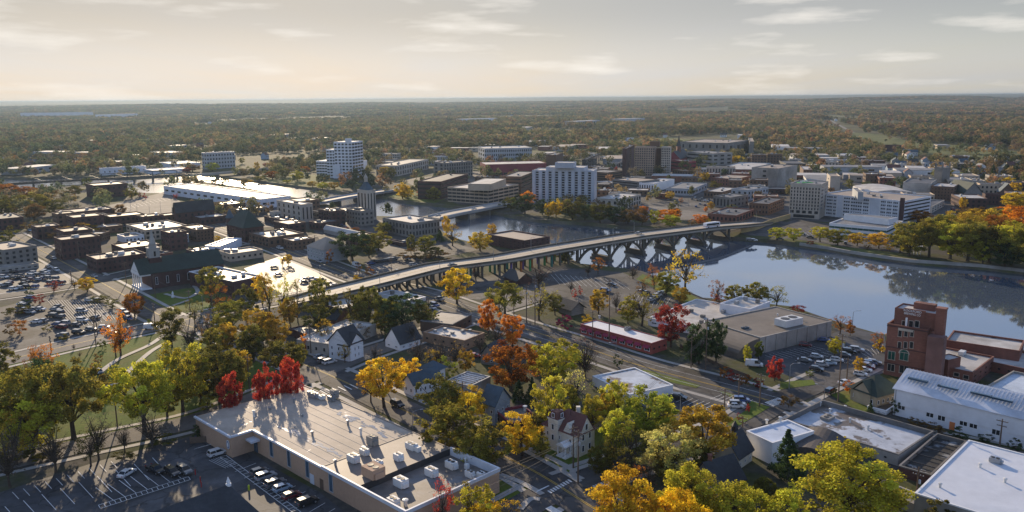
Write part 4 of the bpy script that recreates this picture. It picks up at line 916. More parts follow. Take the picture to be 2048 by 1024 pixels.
# strip windows on the long wall
iF=[k for k in range(6) if (b.edge(k)[0]+b.edge(k)[1]).length and abs((b.edge(k)[1]-b.edge(k)[0]).normalized().dot(u))>.9 and b.visible(k)]
iF=max(iF,key=lambda k:(b.edge(k)[1]-b.edge(k)[0]).length)
for px,py in ((543,897),(578,917),(615,938),(662,966)):
    winat(b,iF,px,py,1.5,4.2,frame=GREYP,glass=GLB)
panel(b,iF,644,976,1.3,2.4,BRICKB,'door',zabs=1.2); panel(b,iF,625,968,1.6,2.3,WHITEP,'door',zabs=1.15)
panel(b,iF,506,893,1.8,3.6,GLB,'door',zabs=1.8)
p=b.edge(iF); d,l,rz=edge_frame(*p); nrm=Vector((d.y,-d.x,0)); q=p[0]+d*1.6+nrm*1.0
part('canopy',MB().box((0,0,3.6),(3.0,2.4,.5)),WHITEP,b.root,(q.x,q.y,0),rz)
# oval sign near the corner
iL=[k for k in range(6) if b.visible(k) and k!=iF and b.edge_to('L')==k][0]
s,z,d,nrm,rz,l=ray_plane(b,iL,457,889); a=b.edge(iL)[0]; p=a+d*min(s,l-.9)+nrm*.1
mb=MB(); n=20
def disc(rx,rzz,y0,y1,mi):
    vs=[(rx*math.cos(2*math.pi*k/n),y0,rzz*math.sin(2*math.pi*k/n)) for k in range(n)]+[(rx*math.cos(2*math.pi*k/n),y1,rzz*math.sin(2*math.pi*k/n)) for k in range(n)]
    mb.add(vs,[tuple(n+k for k in range(n))]+[(k,(k+1)%n,n+(k+1)%n,n+k) for k in range(n)],mi)
disc(.75,1.15,0,-.10,0); disc(.62,1.0,-.09,-.12,1); disc(.34,.62,-.11,-.14,0)
part('sign',mb,[WHITE,M('sign_blue',(.10,.13,.22),rough=.5)],b.root,(p.x,p.y,max(2.6,min(z,3.9))),rz)
b.par=.03
rzR=math.atan2(u.y,u.x)
# units standing on the roof: places read from the photograph
b.par=.05
for (x,y,sz) in ((707,919,(3.0,2.2,1.7)),(729,905,(2.2,1.8,1.4)),(757,923,(2.2,1.4,.7)),(797,916,(2.2,1.9,1.6)),(823,894,(3.4,1.8,1.5)),(836,899,(1.5,1.3,1.2)),(727,895,(1.2,1.0,.7))): b.unit(x,y+4,tuple(k*.85 for k in sz),HVACW,rzR)
b.unit(745,889,(2.2,1.9,1.9),CONC,rzR); b.unit(747,952,(4.0,3.4,2.1),BRICKT,rzR); b.unit(669,795,(1.9,1.7,2.0),CONC,rzR); b.unit(626,794,(3.6,1.4,1.2),MET,rzR); b.unit(644,798,(1.6,1.4,.9),HVACW,rzR); b.unit(663,801,(1.8,1.5,1.2),MET,rzR)
for x,y,hh in ((671,929,1.1),(625,869,.8),(696,848,1.0),(722,869,1.6),(508,832,1.5),(588,803,1.0),(605,831,.4),(540,816,.3)): b.vent(x,y+2,hh,.28,MET if hh<1.2 else HVACW)
b.par=1.6
for (x,y,sz) in ((802,966,(3.4,2.4,1.9)),(863,945,(3.0,2.2,1.8)),(903,930,(3.0,2.0,1.7)),(787,1006,(2.8,2.0,1.8)),(940,948,(2.6,1.3,1.4)),(962,951,(1.8,1.5,1.5)),(934,932,(1.0,1.0,1.2))): b.unit(x,y+6,tuple(k*.85 for k in sz),HVACW,rzR)
b.vent(811,1012,1.2,.4); b.vent(912,938,.9,.2); b.vent(931,928,1.2,.2)
# ------------------------------------------------------------------ dark roofed building at the bottom edge
q=P(457,969,10.5); fp4=[(q.x+14*math.cos(R(a)),q.y+14*math.sin(R(a))) for a in (-92,-2,88,178)]
fp4=[(q.x+x*math.cos(R(-44))-y*math.sin(R(-44)),q.y+x*math.sin(R(-44))+y*math.cos(R(-44))) for x,y in ((-3,-24),(13,-24),(13,2.5),(-3,2.5))]
b=Bld('church','dark roofed building with a white finial at the bottom edge of the near car park',fp4,4.2,BRICKB,RFBK,'church',flat=False); b.par=0
xl=[p for p in b.l]; ap=q-b.c
E4=[(p.x+(p.x-sum(k.x for k in xl)/4)*.07,p.y+(p.y-sum(k.y for k in xl)/4)*.05,4.1) for p in xl]
far=max(range(4),key=lambda k:xl[k].y+b.c.y)
e01=(xl[1]-xl[0]).length; u4=Vector((math.cos(R(-44)),math.sin(R(-44)),0)); v4=Vector((-u4.y,u4.x,0))
bk=ap-v4*17.0
part('roof',MB().add(E4+[(ap.x,ap.y,10.5),(bk.x,bk.y,10.5)],[(1,2,4,5),(2,3,4),(3,0,5,4),(0,1,5),(3,2,1,0)]),RFBK,b.root)
part('finial',MB().lathe((0,0,10.2),[(.55,0),(.55,.5),(.3,.6),(.42,.9),(.3,1.2),(.05,1.9)],8),WHITE,b.root,(ap.x,ap.y,0))
# ------------------------------------------------------------------ brewery tower
b=bld('brewery_tower','tall red brick brewery tower with an arched window and a square chimney by the water',(1856,660),(1775,647),13.5,BRICKR,RFD,yb=764,finish=False,par=.8,cop=BRICKR)
lt=STONE
for px in (1800,1812,1824): winat(b,'L',px,667,1.15,2.1,frame=STONE); winat(b,'L',px-1,690,1.15,2.2,frame=STONE)
winat(b,'L',1783,711,2.2,2.8,frame=STONE,glass=GLG); winat(b,'L',1782,735,2.2,2.4,frame=STONE); winat(b,'L',1808,739,2.8,2.6,frame=STONE)
winat(b,'L',1808,713,2.6,2.6,frame=STONE,glass=GLG)
i=b.edge_to('L'); s,z,d,nrm,rz,l=ray_plane(b,i,1808,708); a=b.edge(i)[0]; q=a+d*s+nrm*.06
n=10; mb=MB().add([(1.3*math.cos(math.pi*k/n),-.02,1.3*math.sin(math.pi*k/n)) for k in range(n+1)],[tuple(reversed(range(n+1)))],1)
for k in range(n): 
    t0,t1=math.pi*k/n,math.pi*(k+1)/n; mb.add([(1.3*math.cos(t0),-.05,1.3*math.sin(t0)),(1.3*math.cos(t1),-.05,1.3*math.sin(t1)),(1.6*math.cos(t1),-.05,1.6*math.sin(t1)),(1.6*math.cos(t0),-.05,1.6*math.sin(t0))],[(3,2,1,0)])
part('arch',mb,[STONE,GLG],b.root,(q.x,q.y,z),rz)
hb=b.h
for f,zz,hh in ((.5,hb-.55,.35),(.5,hb*.56,.25),(.5,hb*.24,.25)):
    q=a+d*(l*f)+nrm*.06; part('string_course',MB().box((0,0,zz),(l+.2,.14,hh)),BRICKD,b.root,(q.x,q.y,0),rz)
s,z,_,_,_,_=ray_plane(b,i,1812,653); q=a+d*s+nrm*.1; part('stone_plaque',MB().box((0,0,hb-1.1),(4.2,.12,.75)),STONE,b.root,(q.x,q.y,0),rz)
# set-back upper storey with the painted name
hu=hb+4.6
lc=block(b,(1873,628),(1790,615),7.5,hb-.8,hu,BRICKR,RFW,name='upper_storey',par=.5)
sl,sh=b.l,b.h; b.l=lc; b.h=hu
j=b.edge_to('L'); s,z,d2,n2,rz2,l2=ray_plane(b,j,1829,622); a2=b.edge(j)[0]
q=a2+d2*s+n2*(-.0); part('parapet_panel',MB().box((0,.15,hu-.75),(6.2,.5,2.1)),BRICKR,b.root,(q.x,q.y,0),rz2)
lettering(b,j,s-.5,hu-.30,'ROCKFORD',.95,WHITE,proud=.14); lettering(b,j,s-.5,hu-1.25,'BREWING CO',.95,WHITE,proud=.14,stretch=.8)
s3,_,_,_,_,_=ray_plane(b,j,1840,612); q=a2+d2*s3-n2*5.5; part('stair_house',MB().box((0,0,hu+.4),(6.0,2.5,2.2)),BRICKR,b.root,(q.x,q.y,0),rz2)
for px in (1808,1822,1834): winat(b,j,px,648,1.4,2.2,frame=STONE)
b.l,b.h=sl,sh
q=P(1880,660,hb)-b.c; part('chimney',MB().box((0,0,(hu+1.9)/2),(2.5,2.5,hu+1.9)).box((0,0,hu+2.0),(2.8,2.8,.5)),BRICKR,b.root,(q.x,q.y,0),rz)
q=P(1868,672,hb-1.2)-b.c; part('stair_shaft',MB().box((0,0,(hb-1.2)/2),(4.4,4.0,hb-1.2)),M('rust_brick',(.19,.10,.085),rough=.8),b.root,(q.x+1.0,q.y,0),rz)
q=a+d*(l*.42)-nrm*2.0; part('vent_pipe',MB().lathe((0,0,hb-.8),[(.3,0),(.3,3.0)],8),WHITE,b.root,(q.x,q.y,0))
b.finish()
b=bld('brick_building','low red brick building with a pale roof joined to the brewery tower',(1946,745),(1828,718),(1988,713),BRICKR,RFW,yb=774,finish=False,cop=BRICKR,par=.5)
for px,py in ((1838,731),(1848,735),(1862,738),(1879,742),(1913,747),(1932,752)): winat(b,'L',px,py+2,1.6,1.3,frame=STONE)
b.windows('R',2,4,.3,.4)
block(b,(1897,720),(1873,713),6,0,b.h+2.6,BRICKR,RFW,name='raised_bay'); b.scatter_units(3,3); b.finish()
b=bld('brick_building','long low brick wing with a white roof along the water at the right edge',(2070,742),(1960,712),(2110,715),BRICKR,RFW,yb=762,cop=BRICKR,lw=(1,6,.3,.4))
b=bld('warehouse','flat white roofed storehouse directly on the water behind the brewery',(2040,702),(1893,680),14,BRICKR,RFW,h=6.0)
b=bld('cupola','small eight sided brick cupola with a stubby chimney behind the low brewery roofs',(1990,704),(1969,700),5.5,BRICKD,RFBK,yb=712,flat=False)
hip(b,b.h,b.h+2.2,RFRD,over=1.2); part('chimney',MB().lathe((0,0,b.h+1.2),[(.9,0),(.9,2.6),(1.05,2.7),(1.05,3.0)],10),DARK,b.root)
b=bld('warehouse','pale flat roofed shed with a curved front between brick brewery and white metal shed',(2048,800),(1965,777),(2110,760),CONC,M('roof_pale_blue',(.45,.50,.56),rough=.5),h=3.0)
# ------------------------------------------------------------------ white metal shed
b=house('metal_shed','long white metal shed with a ribbed gabled roof and small square windows',(1790,777),17,(2160,866),WHITEP,RFMET,829,3.4,along='F',cat='shed',over=.5,finish=False)
i=b.edge_to('F')
for px,py in ((1803,814),(1860,829),(1883,836),(1927,846),(1947,851),(1992,864)): winat(b,i,px,py,2.0,1.6)
for px,py in ((1801,782),(1824,788),(1838,792)): winat(b,i,px,py,.9,.7,glass=GLD)
panel(b,i,1905,843,1.3,2.1,M('door_orange',(.50,.16,.05),rough=.6),'door',zabs=1.1); panel(b,i,1975,866,1.6,2.0,WHITE,'door',zabs=1.05)
a,c=b.edge(i); d,l,rz=edge_frame(a,c); nrm=Vector((d.y,-d.x,0))
part('wall_panels',MB().box((0,0,b.h*.70),(l,.16,b.h*.56)),WHITEP,b.root,tuple((a+c)/2+nrm*.09),rz)
part('downpipe',MB().box((0,0,b.h/2),(.15,.2,b.h)),MET,b.root,tuple(a+d*.4+nrm*.2),rz)
rib=MB()
hw=(b.l[(i+3)%4]-b.l[i]).length/2; rise=3.4
for k in range(int(l/0.9)):
    x=-l/2+.45+.9*k
    rib.add([(x-.05,-hw-.5,-.12),(x+.05,-hw-.5,-.12),(x+.05,0,rise+.36),(x-.05,0,rise+.36),(x-.05,-hw-.5,-.02+.1),(x+.05,-hw-.5,.08),(x+.05,0,rise+.40),(x-.05,0,rise+.40)],[(4,5,6,7),(0,4,7,3),(1,2,6,5),(0,1,5,4)])
cc=(b.l[0]+b.l[1]+b.l[2]+b.l[3])/4
part('standing_seams',rib,RFMET,b.root,(cc.x,cc.y,b.h),rz)
for px,py in ((1836,761),(1896,776),(1963,790),(2003,800)):
    q=P(px,py,b.h+2.4)-b.c; part('skylight',MB().box((0,0,b.h+2.55),(5.0,.9,.5)),GLB,b.root,(q.x,q.y,0),rz)
# ------------------------------------------------------------------ white roofed hall, bottom right corner
b=bld('warehouse','large bright white flat roof at the bottom right corner',(1830,986),(1938,880),(2040,1085),CONC,M('roof_bright_white',(.60,.62,.66),rough=.55,var=.06,scale=.5,big=.12,bigvar=.10,tint=((.46,.485,.53),.12,.46,.22)),h=5.5,par=.15,cop=WHITE,ortho=True)
for x,y in ((1880,975),(1960,935),(2010,965)): b.vent(x,y,.7,.25)
b.unit(1990,925,(2.2,1.5,.9),MET)
# ------------------------------------------------------------------ long patched roof between the lane and the big yellow tree
patch=M('roof_patched',(.44,.47,.52),rough=.5,var=.2,scale=.4,big=.15,bigvar=.2,tint=((.13,.105,.085),.16,.50,.05))
b=bld('commercial_building','long flat building with a peeling white and brown roof behind a shaded parapet',(1797,909),(1568,838),(1838,854),CONC,patch,yb=932,par=1.3,units=0,cop=CONCD,lw=(1,5,.12,.4))  # parapet in darker concrete than the wall, shade put into its colour
for x,y in ((1640,812),(1660,826),(1700,845),(1736,860),(1690,820)): b.vent(x,y,1.0,.25)
b.unit(1655,838,(3.5,2.5,.6),CONC)
b=bld('commercial_building','low white walled building with a pale blue roof beside the chapel',(1545,886),(1489,863),(1628,862),WHITE,M('roof_pale_sky',(.50,.56,.66),rough=.5,var=.15,scale=.4,big=.12,bigvar=.2),yb=930,cop=WHITE,par=.3)
b.vent(1560,845,1.2,.3); b.vent(1533,847,.8,.3)
b=bld('storage_building','low dark barrel roofed lean-to in front of the long patched roof',(1668,917),(1580,890),(1690,878),CONCD,RFD,h=3.2,flat=False); vault(b,1.6,M('roof_barrel_dark',(.075,.062,.055),rough=.75,var=.2,scale=.8),along=longest(b))
b=bld('roofless_building','roofless dark yard building with torn white roofing, left of the bright white roof',(1862,950),(1805,925),(1934,882),BRICKD,M('roof_torn',(.035,.033,.03),rough=.8,var=.3,scale=.4,big=.1,bigvar=.3,tint=((.30,.31,.32),.09,.56,.05)),h=2.6,par=.9,cop=CONCD)
for k in range(4):
    q0=b.l[0]+(b.l[1]-b.l[0])*(.2+.2*k); q1=b.l[3]+(b.l[2]-b.l[3])*(.2+.2*k); part('beam',MB().tube([(q0.x,q0.y,b.h-.3),(q1.x,q1.y,b.h-.3)],.16,4),DARK,b.root)
b=bld('garden_wall','low pale wall at the bottom right between yellow tree and white roof',(1838,1012),(1772,985),5,CONC,RFG,h=2.2,cat='wall',par=.1)
# ------------------------------------------------------------------ green roofed half-timbered house
b=house('house','tan house with a green cross gabled roof beside the brewery lane',(1753,792),(1709,772),(1800,779),M('stucco_tan',(.36,.29,.20),rough=.85),RFGR,818,4.0,along='R',lw=(1,3,.3,.5),rw=(1,5,.35,.5),hipped=True,over=.9)
i=b.edge_to('L'); a,c=b.edge(i); m=(a+c)/2; d,l,rz=edge_frame(a,c)
mb=MB().add([(-3.2,-.9,b.h-.2),(3.2,-.9,b.h-.2),(0,-.9,b.h+3.2),(-3.2,5,b.h-.2),(3.2,5,b.h-.2),(0,5,b.h+3.2)],[(0,2,5,3),(1,4,5,2)]); part('gable_roof',mb,RFGR,b.root,(m.x,m.y,0),rz)
part('gable_wall',MB().add([(-2.7,-.5,0),(2.7,-.5,0),(2.7,-.5,b.h),(0,-.5,b.h+2.7),(-2.7,-.5,b.h)],[(0,1,2,3,4)]),b.wall,b.root,(m.x,m.y,0),rz)
b=bld('house','flat dark porch wing with white windows beside the green roofed house',(1773,822),(1746,805),(1797,806),WHITE,RFD,yb=830,lw=(1,4,.6,.5),rw=(1,5,.6,.5))
# ------------------------------------------------------------------ YMCA like tan hall, its white neighbour and the red block
b=bld('sports_hall','big tan concrete hall with a flat brown roof and white rooftop box by the river',(1521,675),(1416,640),(1664,642),CONC,M('roof_brown_gravel',(.155,.13,.105),rough=.7,var=.15,scale=.6,big=.08,bigvar=.2,tint=((.115,.10,.085),.12,.5,.25)),yb=708,finish=False,par=.25)
i=b.edge_to('L'); a,c=b.edge(i); d,l,rz=edge_frame(a,c); nrm=Vector((d.y,-d.x,0))
mb=MB(); n=8; vs=[]
for k in range(n+1):
    t=k/n*math.pi/2; y=-10.0*math.sin(t); z=b.h-.35-(b.h-1.4)*(1-math.cos(t))
    vs+=[(-l/2+1,y,z),(l/2-.2,y,z)]
mb.add(vs,[(2*k,2*k+2,2*k+3,2*k+1) for k in range(n)])
mb.add([(l/2-.2,0,0)]+[vs[2*k+1] for k in range(n+1)]+[(l/2-.2,-10,0)],[tuple(range(n+3))]); mb.add([(-l/2+1,0,0)]+[vs[2*k] for k in range(n+1)]+[(-l/2+1,-10,0)],[tuple(reversed(range(n+3)))]); mb.add([(-l/2+1,-10,0),(l/2-.2,-10,0),(l/2-.2,-10,1.4),(-l/2+1,-10,1.4)],[(0,1,2,3)])
part('curved_roof',mb,b.roofm,b.root,tuple((a+c)/2),rz)
b.unit(1577,650,(9.0,5.0,2.4),HVACW); b.unit(1490,657,(2.6,1.4,.35),GLB); b.vent(1600,640,.8); b.vent(1555,632,.6)
for k in range(7):
    e=b.edge(b.edge_to('R')); dd,ll,rr=edge_frame(*e); q=e[0]+dd*(ll*(k+.5)/7)+Vector((dd.y,-dd.x,0))*.12; part('pilaster',MB().box((0,0,b.h/2),(.4,.3,b.h)),CONC,b.root,(q.x,q.y,0),rr)
b.finish()
b=bld('commercial_building','low white roofed building behind the dark red maple, left of the tan hall',(1425,660),(1303,633),(1515,618),WHITE,RFW,yb=676,par=.3,units=4,lw=(1,5,.4,.4))
b=bld('commercial_building','stepped white roof wing behind the tan hall at the water',(1500,618),(1430,610),(1540,603),WHITEP,RFW,h=6,units=3)
b=bld('shop_building','long low red brick building with a white roof and magenta awnings on the diagonal road',(1303,687),(1161,648),(1329,676),M('brick_bright_red',(.33,.075,.055),rough=.85,var=.2,scale=.9),M('roof_fresh_white',(.66,.66,.66),rough=.65,var=.08,scale=.5,big=.1,bigvar=.12),yb=709,finish=False,par=.15,cop=MAROON)
i=b.edge_to('L'); a,c=b.edge(i); d,l,rz=edge_frame(a,c); nrm=Vector((d.y,-d.x,0))
AW=M('awning_magenta',(.26,.02,.055),rough=.7)
for k in range(9):
    s=l*(k+.5)/9; q=a+d*s; w=l/9*.62
    link('window',winmesh(w,1.2,WHITE,GLD),b.root,tuple(q+nrm*.01+Vector((0,0,1.5))),rz)
    part('awning',MB().add([(-w*.6,0,3.0),(w*.6,0,3.0),(w*.6,-1.1,2.3),(-w*.6,-1.1,2.3),(-w*.6,-1.1,2.05),(w*.6,-1.1,2.05)],[(0,3,2,1),(3,4,5,2)]),AW,b.root,tuple(q+nrm*.05),rz)
b.windows('R',1,3,.4,.35); b.unit(1255,661,(1.9,1.6,1.1),MET); b.vent(1199,637,.9,.3); b.finish()
# ------------------------------------------------------------------ ground hugging patched roof by the diagonal road
b=bld('commercial_building','flat building with a peeling white roof and a bare white wall below the diagonal road',(1259,789),(1185,752),(1325,760),WHITE,M('roof_peeling',(.46,.50,.55),rough=.5,var=.2,scale=.5,big=.12,bigvar=.2,tint=((.16,.115,.085),.11,.52,.05)),yb=808,par=.25,cop=WHITE)
# ------------------------------------------------------------------ the towered stone mansion
st=M('stucco_cream',(.60,.56,.47),rough=.85,var=.12,scale=.8,big=.3,bigvar=.15)
b=house('mansion','cream stone mansion with a square tower and maroon roofs at the junction',(1152,872),(1086,847),(1201,860),st,RFRD,916,4.5,along='R',hipped=True,lw=(2,3,.24,.55),rw=(2,4,.24,.55),over=.5,finish=False)
eL=b.edge(b.edge_to('L')); dL,lL,rL=edge_frame(*eL); q=eL[0]+dL*(lL*.36)+Vector((-dL.y,dL.x,0))*1.0; tz=math.atan2((b.l[1]-b.l[0]).y,(b.l[1]-b.l[0]).x); th=hz(P(1130,905),842)
tw=part('tower',MB().box((0,0,th/2),(3.2,3.2,th)).box((0,0,th-.1),(3.6,3.6,.35)),st,b.root,(q.x,q.y,0),tz)
mb=MB(); a0,a1=1.7,1.0; mb.add([(-a0,-a0,th),(a0,-a0,th),(a0,a0,th),(-a0,a0,th),(-a1,-a1,th+1.7),(a1,-a1,th+1.7),(a1,a1,th+1.7),(-a1,a1,th+1.7)],[(0,1,5,4),(1,2,6,5),(2,3,7,6),(3,0,4,7),(4,5,6,7)]); part('tower_roof',mb,RFRD,tw)
for s in (0,1,2,3):
    for zz in (th*.42,th*.75): 
        w=link('window',winmesh(.8,1.5,WHITE,GLD),tw,(1.61*math.sin(s*math.pi/2),-1.61*math.cos(s*math.pi/2),zz),s*math.pi/2)
    link('dormer',winmesh(.9,1.2,WHITE,GLD),tw,(1.5*math.sin(s*math.pi/2),-1.5*math.cos(s*math.pi/2),th+.9),s*math.pi/2)
i=b.edge_to('L'); s,z,d,nrm,rz,l=ray_plane(b,i,1147,905); a=b.edge(i)[0]; q=a+d*(l*.76)+nrm*1.3
po=MB().box((0,0,2.9),(3.0,2.4,.3)).add([(-1.6,-1.4,3.05),(1.6,-1.4,3.05),(0,-1.4,4.0),(-1.6,1.3,3.05),(1.6,1.3,3.05),(0,1.3,4.0)],[(0,1,2),(0,2,5,3),(1,4,5,2)]).box((0,0,.2),(3.0,2.4,.4))
for sx in (-1.2,1.2):
    for sy in (-.9,.9): po.box((sx,sy,1.6),(.25,.25,2.8))
part('porch',po,WHITE,b.root,(q.x,q.y,0),rz)
mb=MB().add([(-1.9,-.25,b.h-1),(1.9,-.25,b.h-1),(0,-.25,b.h+2.6),(-1.9,3,b.h-1),(1.9,3,b.h-1),(0,3,b.h+2.6)],[(0,1,2),(0,2,5,3),(1,4,5,2)]); q=a+d*(l*.76); part('gable_front',mb,st,b.root,(q.x,q.y,0),rz)
i2=b.edge_to('R'); a2,c2=b.edge(i2); d2,l2,rz2=edge_frame(a2,c2); n2=Vector((d2.y,-d2.x,0)); m2=a2+d2*(l2*.5)
part('gable_wall',MB().add([(-2.6,-.3,0),(2.6,-.3,0),(2.6,-.3,b.h+.2),(0,-.3,b.h+4.0),(-2.6,-.3,b.h+.2)],[(0,1,2,3,4)]),st,b.root,(m2.x,m2.y,0),rz2)
part('gable_roof',MB().add([(-3.1,-.7,b.h-.3),(0,-.7,b.h+4.3),(3.1,-.7,b.h-.3),(-3.1,4.5,b.h-.3),(0,4.5,b.h+4.3),(3.1,4.5,b.h-.3)],[(0,1,4,3),(1,2,5,4)]),RFRD,b.root,(m2.x,m2.y,0),rz2)
for x,z in ((-1.2,1.8),(1.2,1.8),(-1.2,4.6),(1.2,4.6),(0,b.h+1.4)):
    q=m2+d2*x+n2*.31; link('window',winmesh(.9,1.7,WHITE,GLD),b.root,(q.x,q.y,z),rz2)
part('chimney',MB().box((0,0,b.h+2.0),(1,1,4.4)),st,b.root,(2.5,2.0,0)); b.finish()
# ------------------------------------------------------------------ small houses and flats around the junction
b=house('chapel','small cream chapel with a dark green roof and an open belfry at the bottom right',(1477,918),(1436,898),(1505,899),st,RFBK,941,4.4,along='R',lw=(1,1,.25,.5),rw=(1,3,.2,.55),cat='church',over=.4)
q=P(1468,893,b.h)-b.c; part('belfry',MB().box((0,0,b.h+4.2),(1.1,1.1,2.2)).lathe((0,0,b.h+5.2),[(1.0,0),(.05,1.4)],4),RFBK,b.root,(q.x,q.y,0),.7)
b=house('house','dark roofed house with a white dormer in front of the chapel, bottom right',(1432,975),(1374,950),(1488,957),STONEG,RFBK,996,4.2,along='R',lw=(1,3,.3,.4),rw=(1,3,.3,.4),chim=(1419,935))
q=P(1422,938,b.h+2)-b.c; part('dormer',MB().box((0,0,b.h+1.8),(4,3,1.6)),WHITEP,b.root,(q.x,q.y,0),.75)
b=house('house','tall blue grey house with a blue gabled roof left of the maroon flat-roofed block',(990,812),(968,802),(1020,797),M('siding_bluegrey',(.22,.26,.29),rough=.7),RFBL,852,4.0,along='L',lw=(2,2,.3,.5),rw=(2,3,.3,.5))
b=bld('brick_building','flat roofed brick block with a maroon band beside the blue gabled house',(1022,847),(990,820),(1074,832),BRICKD,RFG,yb=872,cop=MAROON,lw=(1,3,.5,.5),rw=(1,4,.5,.5)); b.vent(1050,822,1.2,.4)
b=bld('commercial_building','grey block with a black roof carrying five white pipes',(941,772),(902,757),(981,753),M('render_grey',(.26,.27,.27),rough=.8),RFD,yb=796,cop=GREYP,lw=(1,3,.4,.4),finish=True)
for k in range(6):
    e0,e1,e3=b.l[0],b.l[1],b.l[3]; ps=[Vector(loc_) for loc_ in (b.l[0],b.l[1],b.l[2],b.l[3])]
    t=.14+.14*k; q0=ps[0]+(ps[1]-ps[0])*t; q1=ps[3]+(ps[2]-ps[3])*t; q0,q1=q0+(q1-q0)*.12,q0+(q1-q0)*.88
    part('roof_pipe',MB().tube([(q0.x,q0.y,b.h-.1),(q1.x,q1.y,b.h-.1)],.22,6),WHITE,b.root)
b=house('house','white sided house with a low dark roof and front porch behind the beige roof',(827,770),(813,760),(882,754),WHITE,RFBL,794,2.6,along='R',lw=(1,2,.3,.5),rw=(1,6,.35,.5))
b=house('house','taller white house with dark blue hipped roof behind its low porch wing',(868,742),(842,735),(888,733),WHITE,RFBL,776,2.2,along='R',hipped=True,lw=(2,2,.3,.4),rw=(2,2,.3,.4),over=.8)
b=bld('commercial_building','tan brick building with a white flat roof dotted with small vents',(929,681),(846,664),(967,665),M('brick_tan',(.30,.19,.12),rough=.85),RFW,yb=701,lw=(1,5,.3,.4),rw=(1,3,.3,.4))
for x,y in ((870,664),(890,660),(905,668),(925,664),(897,673),(940,663)): b.unit(x,y,(1.2,1.0,.6),MET)
b=bld('commercial_building','wide low building with a dark grey roof left of the diagonal road',(905,649),(843,640),(943,629),BRICKB,RFG,yb=670,par=.2,cop=CONCD,rw=(1,4,.4,.4))
b=house('house','small grey gabled house in the shade by the orange street trees',(990,714),(966,707),(1018,698),STONEG,RFBK,732,3.6,along='R',lw=(1,2,.3,.4),rw=(1,3,.3,.4))
b=house('house','dark gabled house with a white front gable amid bare trees',(800,688),(776,678),(840,676),WHITE,RFBK,702,5.0,along='R',lw=(1,2,.3,.4),rw=(1,3,.3,.4))
b=house('house','tall white gothic house with steep dark gables beside the side street',(697,690),(657,682),(729,680),WHITE,RFBK,724,4.6,along='R',lw=(2,3,.22,.5),rw=(2,3,.22,.5))
i=b.edge_to('R'); a,c=b.edge(i); m=(a+c)/2; d,l,rz=edge_frame(a,c); hh=b.h
part('cross_gable',MB().add([(-3.2,-.3,0),(3.2,-.3,0),(3.2,-.3,hh),(0,-.3,hh+3.0),(-3.2,-.3,hh)],[(0,1,2,3,4)]),WHITE,b.root,(m.x,m.y,0),rz)
part('cross_roof',MB().add([(-3.8,-.8,hh-.7),(3.8,-.8,hh-.7),(0,-.8,hh+3.3),(-3.8,5,hh-.7),(3.8,5,hh-.7),(0,5,hh+3.3)],[(0,2,5,3),(1,4,5,2)]),RFBK,b.root,(m.x,m.y,0),rz)
b.windows(i,2,2,.25,.5,x0=.25,x1=.75,frame=WHITE); 
for w in b.wins: link('window',w[0],b.root,(w[1].x+math.sin(rz)*.3,w[1].y-math.cos(rz)*.3,w[2]),w[3])
b.wins=[]
b=bld('commercial_building','tan walled building with a bright flat roof behind the white gothic house',(656,688),(617,669),(752,647),STONE,RFW,yb=712,par=.25,lw=(1,4,.3,.5)); b.unit(720,655,(2,1.6,1.2))
b=house('brick_building','dark red brick gabled building below the bridge approach',(672,640),(655,634),(700,626),BRICKR,RFBK,652,3.0,along='L',cat='building')
b=bld('commercial_building','white roofed workshop with a blue end wall directly below the bridge',(823,601),(755,586),(839,591),WHITE,RFW,yb=609,par=.2,rw=(1,2,.6,.6),units=2)
b=bld('commercial_building','small white roofed shed half hidden by trees under the bridge approach',(680,618),(640,606),(716,602),BRICKB,RFW,yb=630,par=.2)
b=bld('commercial_building','flat dark roofed building left of the tan walled one, edged with glare',(620,672),(578,657),(634,655),BRICKD,RFG,yb=686,par=.3)
b=house('shelter','small park shelter with a dark gabled roof beside the magenta bush',(1143,620),(1113,611),(1158,612),STONEG,RFBK,632,2.6,along='L',over=.9,cat='shelter')
b=house('pavilion','dark roofed low pavilion with a white chimney below the bridge arches',(1035,562),(1008,552),(1050,553),BRICKD,RFBK,570,3.0,along='L',over=.8,cat='shelter')
# ------------------------------------------------------------------ the church with the white steeple
b=house('church','brick church with a white columned portico, dark green roof and white steeple',(301,547),(266,540),(447,527),BRICKD,RFGR,578,6.0,along='R',rw=(1,7,.22,.6),cat='church',finish=True,over=.4)
iL=b.edge_to('L'); a,c=b.edge(iL); d,l,rz=edge_frame(a,c); nrm=Vector((d.y,-d.x,0)); m=(a+c)/2; hh=b.h
ped=MB().add([(-l/2-.3,-4.6,hh-.9),(l/2+.3,-4.6,hh-.9),(l/2+.3,-4.6,hh-.1),(0,-4.6,hh+5.6),(-l/2-.3,-4.6,hh-.1)],[(0,1,2,3,4)]); ped.box((0,-2.3,hh-.5),(l+.5,4.5,.8)); ped.box((0,-2.3,.3),(l+.6,4.8,.6))
part('portico',ped,WHITE,b.root,(m.x,m.y,0),rz)
part('portico_roof',MB().add([(-l/2-.7,-5,hh-.2),(0,-5,hh+6.05),(l/2+.7,-5,hh-.2),(-l/2-.7,.1,hh-.2),(0,.1,hh+6.05),(l/2+.7,.1,hh-.2)],[(0,1,4,3),(1,2,5,4)]),RFGR,b.root,(m.x,m.y,0),rz)
for k in range(5):
    part('column',MB().lathe((0,0,.6),[(.42,0),(.40,.3),(.34,.4),(.29,hh-2.2),(.42,hh-1.6)],12),WHITE,b.root,tuple(m+d*(l*(k-2)/4*.9)+nrm*4.1),rz)
q=m-nrm*4.0; mb=MB().box((0,0,hh+3.2),(5.6,5.6,6.0)); part('steeple_base',mb,BRICKD,b.root,(q.x,q.y,0),rz)
